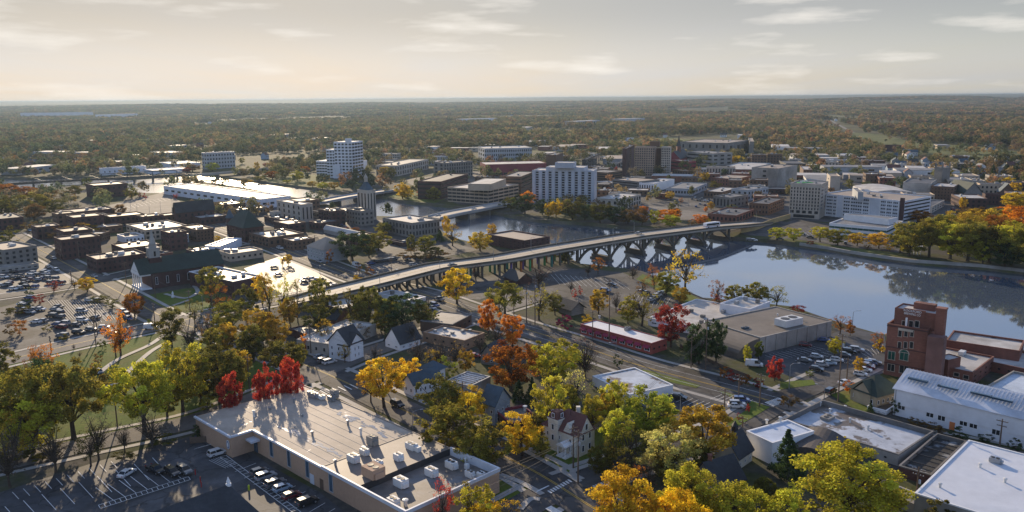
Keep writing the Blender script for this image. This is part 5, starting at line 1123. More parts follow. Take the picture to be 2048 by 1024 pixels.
STW=M('steeple_paint',(.33,.315,.29),rough=.8,var=.12,scale=.8,big=.3,bigvar=.12)
s=part('steeple',MB().box((0,0,hh+8.0),(4.6,4.6,5.0)).box((0,0,hh+5.6),(5.4,5.4,.4)).box((0,0,hh+10.6),(5.2,5.2,.4)).lathe((0,0,hh+10.7),[(1.8,0),(1.8,1.5),(2.1,1.7)],8),STW,b.root,(q.x,q.y,0),rz)
part('spire',MB().lathe((0,0,hh+12.4),[(1.6,0),(.8,3.6),(.06,7.4)],8),STW,s)
for k in range(4): link('louvre',winmesh(1.1,2.6,STW,GLD),s,(2.31*math.sin(k*math.pi/2),-2.31*math.cos(k*math.pi/2),hh+8.0),k*math.pi/2)
b=bld('annex','flat roofed dark brick church annex with white trim behind the lawn',(466,563),(378,543),(513,549),BRICKD,RFD,yb=592,cop=WHITE,lw=(1,5,.3,.5),units=4)
# ================================================================== TREES
def leafmat(name,trans=.5):
    m=bpy.data.materials.new(name); m.use_nodes=True; t=m.node_tree; t.nodes.clear(); L=t.links.new
    oi=nd(t,'ShaderNodeObjectInfo'); at=nd(t,'ShaderNodeAttribute'); at.attribute_name='leaf_tone'
    hs=nd(t,'ShaderNodeHueSaturation'); L(oi.outputs['Color'],hs.inputs['Color'])
    h=nd(t,'ShaderNodeMapRange'); h.inputs[3].default_value=.486; h.inputs[4].default_value=.516; L(at.outputs['Fac'],h.inputs[0]); L(h.outputs[0],hs.inputs['Hue'])
    v=nd(t,'ShaderNodeMapRange'); v.inputs[3].default_value=.55; v.inputs[4].default_value=1.45; L(at.outputs['Fac'],v.inputs[0]); L(v.outputs[0],hs.inputs['Value'])
    d=nd(t,'ShaderNodeBsdfDiffuse'); tr=nd(t,'ShaderNodeBsdfTranslucent'); L(hs.outputs[0],d.inputs['Color']); L(hs.outputs[0],tr.inputs['Color'])
    mx=nd(t,'ShaderNodeMixShader'); mx.inputs[0].default_value=trans; L(d.outputs[0],mx.inputs[1]); L(tr.outputs[0],mx.inputs[2])
    o=nd(t,'ShaderNodeOutputMaterial'); L(mx.outputs[0],o.inputs[0]); return m
LEAF=leafmat('leaves')
def leaf_mesh(name,pts,size,rnd,tones,mat=None):
    vs=[];fs=[];tn=[]
    for (p,t) in pts:
        n=Vector((rnd.gauss(0,1),rnd.gauss(0,1),rnd.gauss(.25,1))).normalized(); a=n.orthogonal().normalized(); b=n.cross(a); an=rnd.uniform(0,6.28)
        a,b=a*math.cos(an)+b*math.sin(an),b*math.cos(an)-a*math.sin(an); s=size*rnd.uniform(.6,1.35); o=len(vs)
        vs+=[tuple(p-a*s*.5),tuple(p+b*s*.42),tuple(p+a*s*.5),tuple(p-b*s*.42)]; fs.append((o,o+1,o+2,o+3)); tn.append(t)
    me=bpy.data.meshes.new(name); me.from_pydata(vs,[],fs); me.materials.append(mat or LEAF)
    at=me.attributes.new('leaf_tone','FLOAT','FACE'); at.data.foreach_set('value',tn); me.update(); return me
def crown_proto(seed,shape='round',ncl=34,per=85,leaf=.5,dens=1.0):
    """crown about 8 m wide; total tree height 10 m"""
    rnd=random.Random(seed); cl=[]; 
    while len(cl)<ncl:
        p=Vector((rnd.uniform(-1,1),rnd.uniform(-1,1),rnd.uniform(-1,1)))
        if shape=='cone':
            h=len(cl)/ncl; a=rnd.uniform(0,6.28); q=(1-h)*(.55+.45*rnd.random()); cl.append(Vector((q*math.cos(a),q*math.sin(a),2*h-1))); continue
        r=p.length
        if r>1 or r<.42: continue
        if shape=='cone':
            h=(p.z+1)/2
            if math.hypot(p.x,p.y)>(1-h)*1.0+.05: continue
        if False: continue
        if shape=='spread' and p.z<-.75: continue
        cl.append(p)
    pts=[]; anchors=[]
    dims={'round':(4,4,4.2,5.5),'spread':(4.2,4.2,3.7,5.9),'oval':(3.9,3.9,4.8,5.0),'cone':(3.2,3.2,4.8,5.0),'bush':(4,4,4.6,5.0),'weep':(4.2,4.2,4.2,5.6)}[shape]
    lob=[rnd.uniform(0,6.28) for _ in range(3)]
    for p in cl:
        an=math.atan2(p.y,p.x); k=1+.13*math.sin(2*an+lob[0])+.10*math.sin(3*an+lob[1])+.08*math.sin(5*an+lob[2])
        c=Vector((p.x*dims[0]*k,p.y*dims[1]*k,p.z*dims[2]+dims[3])); c.z=max(c.z,1.0 if shape in('cone','bush') else 1.7)
        rr=rnd.uniform(.55,1.35)*((1.0-.6*len(anchors)/ncl) if shape=='cone' else 1.0)*(34/max(34,min(ncl,60)))**.3; tone=min(1,max(0,rnd.gauss(.5,.24))); anchors.append(c)
        for _ in range(int(per*dens*rnd.uniform(.6,1.3))):
            q=Vector((rnd.gauss(0,1),rnd.gauss(0,1),rnd.gauss(0,1))); q=q.normalized()*rr*(rnd.random()**.45); 
            if shape=='weep': q.z=q.z*1.4-rnd.random()**2*1.8
            else: q.z*=.75
            pts.append((c+q,min(1,max(0,tone+rnd.gauss(0,.16)))))
    zs=sorted(p.z for p,_ in pts); rs=sorted(math.hypot(p.x,p.y) for p,_ in pts); zt=zs[int(len(zs)*.985)]; rt=rs[int(len(rs)*.96)]
    kz=10/zt; kr=4.15/rt; pts=[(Vector((p.x*kr,p.y*kr,p.z*kz)),t) for p,t in pts]; anchors=[Vector((a.x*kr,a.y*kr,a.z*kz)) for a in anchors]
    return leaf_mesh('crown',pts,leaf,rnd,None),anchors
def trunk_proto(seed,anchors,fork=3.0,n=9,r=.26,twigs=0):
    rnd=random.Random(seed+99); mb=MB(); top=Vector((rnd.uniform(-.2,.2),rnd.uniform(-.2,.2),fork))
    lead=Vector((rnd.uniform(-.4,.4),rnd.uniform(-.4,.4),6.4))
    mb.tube([(0,0,-.3),(0,0,.3),top*.5,top,lead],[r*1.5,r*1.1,r*.95,r*.85,r*.25],7)
    an=sorted(anchors,key=lambda a:rnd.random())[:n]
    for a in an:
        st=top*(rnd.uniform(.75,1)) if rnd.random()<.6 else top.lerp(lead,rnd.uniform(.1,.6)); mid=st.lerp(a,.5)+Vector((0,0,rnd.uniform(.1,.6)))
        mb.tube([st,mid,a],[r*.5,r*.32,r*.10],5,cap=False)
        for _ in range(twigs):
            s=st.lerp(mid,rnd.uniform(.3,1)) if rnd.random()<.4 else mid.lerp(a,rnd.random()); d=Vector((rnd.gauss(0,1),rnd.gauss(0,1),abs(rnd.gauss(.5,.8)))).normalized(); l=rnd.uniform(.9,2.2); e=s+d*l
            mb.tube([s,s+d*l*.5+Vector((0,0,.12)),e],[r*.16,r*.10,r*.03],3,cap=False)
            for _k in range(2):
                d2=(d+Vector((rnd.gauss(0,.6),rnd.gauss(0,.6),rnd.gauss(.2,.5)))).normalized(); s2=s.lerp(e,rnd.uniform(.4,.95)); mb.tube([s2,s2+d2*rnd.uniform(.5,1.2)],[r*.08,r*.03],3,cap=False)
    return mb.mesh('trunk',BARK)
PROTO={}
def protos(kind):
    if kind in PROTO: return PROTO[kind]
    out=[]; N={'round':6,'spread':4,'oval':3,'cone':2,'bush':4,'weep':3,'thin':4,'bare':5,'big':4}[kind]
    for i in range(N):
        sd=sum(map(ord,kind))*7+i*13
        if kind=='thin': c,a=crown_proto(sd,'round',34,34,.32); t=trunk_proto(sd,a,3,18,.24,3)
        elif kind=='bare': c,a=crown_proto(sd,'round',34,5,.32); t=trunk_proto(sd,a,2.6,30,.24,7)
        elif kind=='big': c,a=crown_proto(sd,'round' if i%2 else 'spread',110,140,.25); t=trunk_proto(sd,a,2.6,16,.28,1)
        elif kind=='bush': c,a=crown_proto(sd,'bush',24,90,.45); t=trunk_proto(sd,a,1.2,5,.2)
        elif kind=='cone': c,a=crown_proto(sd,'cone',110,90,.30); t=MB().tube([(0,0,-.3),(0,0,9)],[.26,.04],6).mesh('trunk',BARK)
        else: c,a=crown_proto(sd,kind,84 if kind!='oval' else 100,110,.30); t=trunk_proto(sd,a,2.8,10,.26,1)
        out.append((c,t))
    PROTO[kind]=out; return out
TC={ # colour of the leaves, word for the label
 'gold':((.62,.42,.032),'golden'),'yellow':((0.725,0.478,0.029),'yellow'),'ygreen':((.46,.42,.045),'yellow-green'),'lgreen':((.34,.36,.045),'light green'),
 'olive':((.27,.235,.040),'olive'),'dolive':((.155,.140,.030),'dark olive'),'green':((.135,.155,.028),'green'),'dgreen':((.060,.092,.036),'dark green'),
 'orange':((.66,.24,.02),'bright orange'),'rust':((.36,.135,.022),'rust orange'),'brown':((0.217,0.128,0.043),'brown'),'red':((.46,.055,.038),'bright red'),
 'dred':((0.290,0.041,0.032),'dark red'),'pink':((0.319,0.029,0.109),'magenta'),'grey':((0.189,0.145,0.109),'grey-brown'),'purple':((0.160,0.094,0.087),'purple-brown'),
 'goldbr':((.48,.31,.04),'golden brown'),'paley':((0.522,0.464,0.145),'pale yellow')}
KW={'round':'tree','spread':'tree','oval':'oval tree','cone':'conifer','bush':'bush','weep':'drooping tree','thin':'thin-leaved tree','bare':'bare tree','big':'large tree'}
NAMES={'bush':'bush','cone':'conifer_tree','bare':'bare_tree'}
AUTO=[]  # (root, adjective+noun, px,py, scope)
TREEPOS=[]
rndT=random.Random(21)
def tree_at(p,h,w,kind,col,rot=None,var=None,adj=None):
    pr=protos(kind); c,t=pr[rndT.randrange(len(pr)) if var is None else var%len(pr)]
    root=link(NAMES.get(kind,'tree'),None,None,(p.x,p.y,p.z if len(p)>2 else 0),rndT.uniform(0,6.28) if rot is None else rot,(w/8.3,w/8.3,h/10.0))
    base,word=TC[col]; k=rndT.uniform(.88,1.12)
    tk=link('trunk',t,root); cr=link('branches' if kind=='bare' and False else 'crown',c,root)
    cr.color=(base[0]*k,base[1]*k*rndT.uniform(.94,1.06),base[2]*k,1)
    root['category']='bush' if kind=='bush' else 'tree'
    px,py=proj(p.x,p.y,h*.6); size='small ' if h<6.5 and kind!='bush' else ('tall ' if h>15 else '')
    AUTO.append([root,size+word+' '+KW[kind],px,py,'trees']); TREEPOS.append((p.x,p.y,w)); THINGS.append(root); return root
def T_(x,ytop,yb,wpx,col,kind='round'):
    p=P(x,yb); h=max(1.2,hz(p,ytop)); w=wpx*mpp(p)*({'big':.90,'oval':.86,'round':1.06,'spread':1.08}.get(kind,1.0)); return tree_at(p,h,w,kind,col)
TL=[
# bottom right foreground
(1688,897,1052,200,'ygreen','big'),(1573,862,955,62,'dgreen','cone'),(1245,943,1090,140,'gold','big'),(1375,938,1062,130,'ygreen','big'),(1360,985,1110,125,'yellow','big'),(1470,972,1090,130,'ygreen','big'),(1566,988,1085,95,'ygreen','round'),(1868,998,1062,62,'dolive','bush'),
(1295,925,992,52,'purple','bare'),(1275,932,990,34,'rust','thin'),(1406,820,930,118,'goldbr','spread'),(1338,858,962,105,'paley','round'),(1292,785,890,108,'lgreen','round'),(1232,828,905,70,'ygreen','round'),(1228,762,852,70,'ygreen','oval'),(1186,797,868,52,'ygreen','round'),(1262,852,935,80,'dolive','thin'),(1225,868,925,50,'dolive','thin'),(1300,880,940,60,'dolive','thin'),
# centre foreground
(912,816,912,116,'olive','spread'),(975,853,935,80,'olive','round'),(945,868,948,60,'olive','round'),(882,758,845,86,'dolive','round'),(937,780,852,70,'gold','round'),(1044,830,912,76,'gold','round'),(1101,758,872,80,'ygreen','oval'),(1150,742,822,84,'paley','thin'),(1110,685,768,98,'ygreen','round'),(1170,678,758,84,'purple','bare'),(1022,693,782,100,'rust','round'),(1064,756,812,30,'dgreen','cone'),(1038,760,808,28,'dgreen','cone'),
(880,678,742,70,'grey','bare'),(838,676,735,56,'grey','bare'),(910,682,738,50,'goldbr','bare'),(896,716,758,38,'lgreen','bush'),(818,720,780,48,'yellow','round'),(768,720,815,92,'gold','spread'),(742,735,805,50,'goldbr','thin'),(977,602,668,48,'orange','oval'),(1025,633,695,46,'orange','round'),(995,650,700,50,'grey','bare'),(960,668,712,40,'grey','bare'),
(914,540,608,66,'gold','round'),(952,530,562,40,'purple','bare'),(1010,566,628,66,'olive','spread'),(1078,574,640,68,'olive','thin'),(1078,530,578,62,'purple','bare'),(1130,632,658,34,'pink','bush'),(1175,631,650,32,'gold','bush'),(1197,581,628,40,'goldbr','round'),(1232,581,625,30,'grey','bare'),(1284,585,652,76,'olive','thin'),(1256,600,648,40,'olive','round'),
(1196,516,548,34,'rust','thin'),(1176,528,552,24,'brown','bare'),(1130,498,526,36,'dolive','round'),(1160,572,590,10,'red','bush'),(1149,578,596,11,'red','bush'),(1142,560,585,22,'grey','bare'),
(1342,612,694,60,'dred','round'),(1398,648,728,52,'dgreen','round'),(1432,642,728,46,'dgreen','oval'),(1494,690,727,20,'ygreen','oval'),(1517,684,718,22,'green','oval'),(1549,716,762,36,'red','oval'),(1577,790,815,36,'brown','bush'),(1478,826,842,12,'dred','bush'),(1496,808,826,14,'dred','bush'),(1235,710,735,22,'dgreen','bush'),
(1465,742,764,22,'dred','bush'),(1490,750,772,24,'rust','bush'),(1515,756,776,22,'dred','bush'),(1448,735,756,20,'rust','bush'),
(1370,500,582,74,'gold','thin'),(1308,530,578,36,'rust','thin'),(1332,545,592,46,'olive','round'),(1360,575,608,36,'goldbr','round'),(1266,532,558,36,'brown','bare'),(1432,562,614,36,'rust','thin'),(1470,572,612,40,'olive','round'),(1511,566,612,50,'olive','spread'),(1553,572,616,50,'olive','thin'),(1594,611,625,32,'dred','bush'),(1284,560,590,30,'brown','thin'),(1440,590,620,30,'dred','thin'),
(1669,676,712,28,'ygreen','round'),(1716,716,748,20,'goldbr','round'),(1699,763,788,24,'orange','bush'),(1680,632,668,40,'rust','thin'),(1700,642,672,24,'rust','bush'),(1758,665,700,32,'rust','thin'),(1760,680,705,26,'gold','bush'),(1790,800,830,18,'dgreen','bush'),(1740,806,826,16,'dgreen','cone'),(1620,742,752,18,'green','bush'),
(1830,836,850,30,'brown','bush'),(1870,848,862,34,'brown','bush'),(1918,856,878,34,'dgreen','bush'),(2030,878,900,24,'dgreen','bush'),(1970,868,884,26,'dgreen','bush'),
# left foreground: maples behind the beige roof and the park
(462,751,846,56,'red','oval'),(531,732,832,50,'red','oval'),(586,718,818,54,'red','oval'),(564,735,824,34,'red','oval'),(568,686,756,78,'dolive','spread'),(440,696,806,104,'dolive','big'),(470,720,800,60,'olive','round'),
(52,742,890,128,'olive','big'),(148,732,878,134,'olive','big'),(290,728,866,130,'ygreen','big'),(366,692,824,88,'ygreen','round'),(68,795,905,94,'ygreen','round'),(0,690,770,60,'dolive','round'),(92,722,806,60,'dgreen','round'),(78,694,768,50,'rust','thin'),(90,690,752,44,'orange','thin'),(242,626,712,58,'orange','thin'),(232,650,714,40,'orange','thin'),(270,589,634,40,'rust','round'),
(205,680,697,16,'green','bush'),(148,688,700,9,'brown','bare'),(160,702,716,10,'brown','bare'),(197,708,728,16,'brown','bush'),(185,728,745,14,'rust','bush'),
(198,828,920,62,'grey','bare'),(305,822,896,74,'grey','bare'),(112,852,945,74,'grey','bare'),(20,866,975,70,'grey','bare'),(250,846,905,40,'grey','bare'),(382,640,714,48,'grey','bare'),(344,620,694,50,'dolive','round'),(420,630,695,32,'brown','thin'),(446,634,692,52,'olive','round'),(466,606,664,68,'olive','spread'),(508,656,724,66,'dolive','round'),(515,624,692,64,'goldbr','round'),(552,640,694,60,'goldbr','round'),(437,572,630,46,'rust','thin'),(422,536,602,46,'olive','round'),(175,556,584,32,'gold','round'),(108,562,584,28,'dred','thin'),(150,555,580,20,'purple','bare'),
(540,552,640,44,'olive','thin'),(568,553,640,46,'ygreen','thin'),(596,560,645,36,'dolive','thin'),(525,550,610,34,'gold','round'),(632,607,664,56,'dolive','round'),(700,580,652,44,'dolive','thin'),(738,576,654,54,'dolive','round'),(805,592,658,86,'dgreen','round'),(842,606,655,40,'dolive','round'),(762,622,664,32,'gold','round'),(770,632,668,44,'dolive','round'),(700,632,664,42,'olive','thin'),(725,650,680,36,'brown','thin'),(750,690,722,34,'grey','bare'),(780,655,690,30,'dgreen','bush'),(610,668,705,14,'orange','bush'),
(40,640,670,26,'rust','bush'),(20,650,672,20,'brown','bush'),(300,638,655,16,'green','bush'),(55,600,618,26,'dgreen','bush'),(80,590,608,22,'dred','bush'),(60,575,592,16,'dgreen','bush'),(200,592,606,34,'dolive','bush'),(225,600,616,26,'dolive','bush'),(35,612,630,40,'dolive','bush'),(95,650,662,18,'olive','bush'),(130,668,680,18,'olive','bush'),
(20,905,925,60,'dolive','bush'),(90,890,915,60,'dolive','bush'),(330,870,888,40,'dolive','bush'),(395,850,880,26,'dgreen','bush'),(415,790,820,30,'ygreen','bush'),(250,905,918,40,'dolive','bush'),
(1015,1000,1060,60,'gold','thin'),(950,975,1062,70,'ygreen','round'),(888,958,1066,44,'red','thin'),(968,1008,1062,60,'gold','round'),
# beyond: around the near end of the bridge and the old town
(766,447,470,38,'olive','round'),(757,466,502,46,'olive','round'),(705,466,522,70,'dgreen','round'),(738,470,515,40,'dolive','round'),(850,473,508,44,'olive','round'),(822,470,508,24,'dolive','oval'),(893,433,468,22,'gold','oval'),(905,448,492,44,'goldbr','thin'),(880,460,484,22,'dgreen','cone'),(960,466,502,48,'gold','round'),(984,449,472,22,'gold','round'),(830,498,518,70,'brown','bush'),(880,505,520,50,'brown','bush'),(870,495,512,40,'dolive','round'),
(565,512,532,20,'gold','thin'),(577,510,530,16,'gold','round'),(660,500,530,16,'rust','bush'),(715,550,566,24,'gold','bush'),(740,535,552,20,'rust','bush'),(718,527,545,14,'rust','thin'),(375,468,482,10,'gold','round'),(435,472,484,12,'gold','round'),(700,455,468,50,'rust','bush'),
(240,410,436,26,'brown','round'),(262,382,394,8,'red','bush'),(280,384,396,8,'red','bush'),(290,386,398,8,'red','bush'),(352,388,398,10,'red','bush'),(60,445,460,30,'brown','bush'),(165,448,472,60,'goldbr','bush'),(120,455,480,40,'brown','bush'),(20,455,500,40,'dolive','bush'),(70,410,440,40,'brown','round'),
(30,392,425,40,'dolive','round'),(70,388,425,46,'olive','round'),(110,400,430,36,'dolive','round'),(10,370,395,50,'rust','round'),(50,374,396,40,'rust','round'),(90,378,400,40,'brown','round'),(130,380,404,40,'brown','thin'),(150,372,392,30,'dolive','round'),(5,400,440,46,'dolive','round'),
# far bank
(805,368,397,32,'gold','round'),(845,383,395,28,'dred','bush'),(868,376,402,32,'olive','round'),(834,358,380,14,'green','oval'),(815,380,398,26,'gold','round'),(1022,395,422,30,'dolive','round'),(1050,390,428,44,'dgreen','round'),(1056,384,412,32,'orange','round'),(1085,400,430,30,'dgreen','round'),(1112,400,434,34,'yellow','oval'),(1098,408,436,22,'gold','round'),(1145,398,440,46,'dolive','round'),(1170,410,440,36,'dgreen','round'),(1200,408,446,52,'dolive','round'),(1230,414,448,46,'dgreen','round'),(1255,420,448,44,'brown','round'),(1284,416,450,34,'brown','round'),(1286,413,428,18,'orange','round'),(1308,421,450,22,'ygreen','round'),(1333,420,448,44,'orange','round'),(1340,432,454,40,'ygreen','round'),(1352,418,440,22,'orange','round'),(1400,430,450,28,'orange','round'),(1412,436,450,16,'gold','round'),(1385,440,452,20,'brown','bush'),(1340,383,400,18,'goldbr','round'),(1362,395,408,12,'rust','thin'),(1463,409,420,22,'ygreen','bush'),(1422,404,420,16,'goldbr','round'),(1411,414,424,9,'orange','round'),(1220,376,390,26,'rust','bush'),(1311,340,350,10,'red','round'),(1232,334,350,10,'red','oval'),(1410,345,362,18,'gold','round'),(1460,312,326,24,'gold','round'),(1475,312,326,22,'gold','round'),(1430,362,378,40,'dolive','bush'),
(1553,456,480,32,'ygreen','round'),(1587,457,481,34,'ygreen','round'),(1640,455,484,36,'ygreen','spread'),(1675,459,491,40,'olive','round'),(1714,467,492,30,'gold','round'),(1757,467,497,38,'gold','round'),(1620,482,490,16,'dred','bush'),(1735,490,499,14,'brown','bush'),(1778,488,500,20,'gold','bush'),
# the grove on the right bank
(1818,449,512,70,'olive','round'),(1858,442,514,76,'olive','big'),(1900,448,518,76,'ygreen','round'),(1882,432,500,70,'olive','big'),(1935,444,522,84,'olive','big'),(1978,454,526,80,'dolive','big'),(2022,448,530,84,'ygreen','big'),(2060,448,540,90,'olive','big'),(1915,426,490,60,'goldbr','round'),(1838,422,446,40,'rust','round'),(1815,426,440,18,'gold','bush'),(1960,420,480,76,'goldbr','round'),(1995,434,492,64,'rust','round'),(2030,418,480,60,'orange','round'),(1945,416,448,50,'brown','round'),(2000,418,460,50,'olive','round'),(2045,438,500,60,'rust','round'),(1924,432,470,40,'brown','thin'),(2038,386,420,50,'gold','round'),(2020,413,440,50,'orange','round'),(1870,448,480,40,'brown','round'),(1800,460,505,40,'olive','round'),(1965,478,528,40,'ygreen','round'),(2010,488,535,60,'dgreen','round'),
(500,360,366,16,'gold','round'),(520,353,362,22,'olive','round'),(545,343,358,26,'rust','round'),(570,338,356,24,'dolive','round'),(595,343,362,26,'ygreen','round'),(625,363,374,22,'goldbr','round'),(645,365,378,26,'ygreen','round'),(668,365,378,22,'goldbr','round'),(575,360,366,18,'ygreen','round'),(480,338,348,22,'dolive','round'),(535,326,334,20,'dred','round'),(385,330,343,30,'brown','round'),(425,326,343,26,'ygreen','round'),(375,336,345,18,'red','round'),(610,333,345,22,'rust','round'),(1925,395,420,14,'gold','round'),(2012,355,376,26,'gold','round'),(2030,366,392,20,'gold','round'),(1955,332,352,26,'red','bush'),(1985,330,360,14,'dgreen','cone'),(1960,360,372,20,'dolive','bush'),(1975,360,370,18,'gold','bush'),
# more of the near canopy
(495,575,642,42,'dolive','round'),(455,650,706,42,'goldbr','round'),(405,700,772,54,'dolive','round'),(480,702,764,50,'goldbr','round'),(596,690,742,38,'olive','round'),(650,640,690,36,'goldbr','thin'),(640,560,617,38,'olive','round'),(662,590,642,40,'dolive','round'),(862,622,657,30,'olive','round'),(822,642,692,36,'grey','bare'),(866,700,746,38,'goldbr','thin'),(932,702,746,34,'goldbr','round'),(1078,690,742,44,'olive','round'),(1132,772,842,54,'olive','round'),(1082,872,916,40,'olive','round'),(1205,892,955,52,'dolive','round'),(1252,895,955,50,'dolive','thin'),(1330,902,962,54,'olive','round'),(1402,892,952,44,'dolive','round'),(1530,960,1012,50,'dolive','round'),(1385,690,730,32,'dgreen','round'),
(34,826,930,70,'goldbr','thin'),(335,760,834,62,'olive','round'),(182,858,932,54,'dolive','thin'),(402,740,802,62,'goldbr','round'),(-30,760,885,96,'dgreen','round'),(430,660,720,44,'olive','round'),(580,600,650,40,'goldbr','round'),(390,600,650,36,'dolive','thin'),(1000,590,640,40,'olive','thin'),(1110,590,630,34,'dolive','round'),(720,595,650,40,'dolive','round'),(780,600,655,50,'olive','round'),(690,690,726,30,'goldbr','thin'),(1160,700,745,40,'ygreen','thin'),(1070,830,880,36,'dolive','round'),(1215,790,850,44,'goldbr','round'),(1320,800,880,60,'ygreen','round'),(1440,840,900,44,'goldbr','thin'),
]
for r in TL: T_(*r)
print('hand trees',len(TL))
# ================================================================== BRIDGES
def along(pts,zs,n):
    """points along a polyline of (px,py) given with heights; evenly spaced in metres"""
    q=[P(p[0],p[1],z) for p,z in zip(pts,zs)]; L=[0]
    for a,b in zip(q,q[1:]): L.append(L[-1]+(b-a).length)
    out=[]
    for k in range(n+1):
        s=L[-1]*k/n; i=0
        while i<len(q)-2 and L[i+1]<s: i+=1
        t=(s-L[i])/(L[i+1]-L[i]); a0=q[max(i-1,0)];a=q[i];b=q[i+1];b1=q[min(i+2,len(q)-1)]
        out.append(a.lerp(b,t))
    # light smoothing
    for _ in range(3): out=[out[0]]+[(out[i-1]+out[i]*2+out[i+1])/4 for i in range(1,n)]+[out[-1]]
    return out
def sweep(mb,pts,prof,mi=0):
    """profile of (offset to the left, height) swept along points"""
    n=len(prof); vs=[]
    for i,p in enumerate(pts):
        d=(pts[min(i+1,len(pts)-1)]-pts[max(i-1,0)]); d.z=0; d.normalize(); nr=Vector((-d.y,d.x,0))
        for o,z in prof: q=p+nr*o; vs.append((q.x,q.y,q.z+z))
    fs=[]
    for i in range(len(pts)-1):
        for j in range(n): fs.append((i*n+j,i*n+(j+1)%n,(i+1)*n+(j+1)%n,(i+1)*n+j))
    fs.append(tuple(reversed(range(n)))); fs.append(tuple((len(pts)-1)*n+j for j in range(n)))
    return mb.add(vs,fs,mi)
def tangent(pts,i):
    d=(pts[min(i+1,len(pts)-1)]-pts[max(i-1,0)]); d.z=0; return d.normalized()
DECK=M('bridge_deck',(.36,.31,.25),rough=.75,var=.12,scale=.6,big=.05,bigvar=.15)
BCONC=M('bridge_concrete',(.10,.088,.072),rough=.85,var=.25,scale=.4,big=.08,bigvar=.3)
root=thing('arch_bridge','long concrete bridge on open arches crossing the river to downtown','bridge',tuple(P(1270,490)))
RO=Vector(root.location)
N=120
pts=along([(560,612),(625,594),(745,565),(873,533),(1000,517),(1107,497),(1270,471),(1420,453),(1478,449),(1525,445)],[1.0,3.5,5.0,6.3,7.4,8.0,8.2,7.4,4.8,.3],N)
L0=[p-RO for p in pts]
HWD=7.2
part('deck',sweep(MB(),L0,[(HWD,-.9),(HWD,0),(-HWD,0),(-HWD,-.9)]),DECK,root)
for s in (-1,1):
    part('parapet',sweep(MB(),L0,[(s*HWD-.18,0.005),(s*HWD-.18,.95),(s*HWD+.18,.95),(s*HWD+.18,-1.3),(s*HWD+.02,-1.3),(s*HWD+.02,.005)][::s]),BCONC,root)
ln=MB()
for o in (-.2,.2): sweep(ln,[p+Vector((0,0,.01)) for p in L0],[(o+.07,0),(o-.07,0),(o-.07,.01),(o+.07,.01)])
part('lane_marking',ln,PAINTY,root)
def atpx(x):
    return min(range(N+1),key=lambda i:abs(proj(*pts[i])[0]-x))
# arched part
pier=[atpx(1140+k*60) for k in range(6)]
i0,i1=pier[0],pier[-1]; A,B=L0[i0],L0[i1]
colm=[]
for k in range(6):
    i=round(i0+(i1-i0)*k/5); p=L0[i]; d=tangent(pts,i); rz=math.atan2(d.y,d.x); hh=p.z+RO.z
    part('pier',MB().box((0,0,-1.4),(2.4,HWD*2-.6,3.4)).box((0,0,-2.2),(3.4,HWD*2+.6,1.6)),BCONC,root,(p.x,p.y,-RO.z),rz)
    nr=Vector((-d.y,d.x,0))
    for s in (-1,1):
        q=p+nr*s*(HWD-1.3); part('column',MB().box((0,0,(hh-.9+.3)/2),(1.1,1.3,hh-.9-.3)),BCONC,root,(q.x,q.y,-RO.z),rz)
def interp(f):
    i=int(f); t=f-i; i=min(i,N-1); return L0[i].lerp(L0[i+1],t)
for k in range(5):
    fa=i0+(i1-i0)*k/5; fb=i0+(i1-i0)*(k+1)/5
    for s in (-1,1):
        rib=[]; M_=16
        for j in range(M_+1):
            t=j/M_; p=interp(fa+(fb-fa)*t); d=tangent(pts,int(fa)); nr=Vector((-d.y,d.x,0)); top=p.z+RO.z-1.5; z=-.2+(top+.2)*(1-abs(2*t-1)**2.3)
            q=p+nr*s*(HWD-1.3); rib.append(Vector((q.x,q.y,z-RO.z)))
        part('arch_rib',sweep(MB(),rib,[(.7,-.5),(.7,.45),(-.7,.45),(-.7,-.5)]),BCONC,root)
        for j in range(1,11):
            t=j/11
            if abs(t-.5)<.10: continue
            p=interp(fa+(fb-fa)*t); d=tangent(pts,int(fa)); nr=Vector((-d.y,d.x,0)); top=p.z+RO.z-.9; z=-.2+(top-.6+.2)*(1-abs(2*t-1)**2.3)
            if top-z<1.0: continue
            q=p+nr*s*(HWD-1.3); part('column',MB().box((0,0,(top+z)/2),(.34,.7,top-z)),BCONC,root,(q.x,q.y,-RO.z),math.atan2(d.y,d.x))
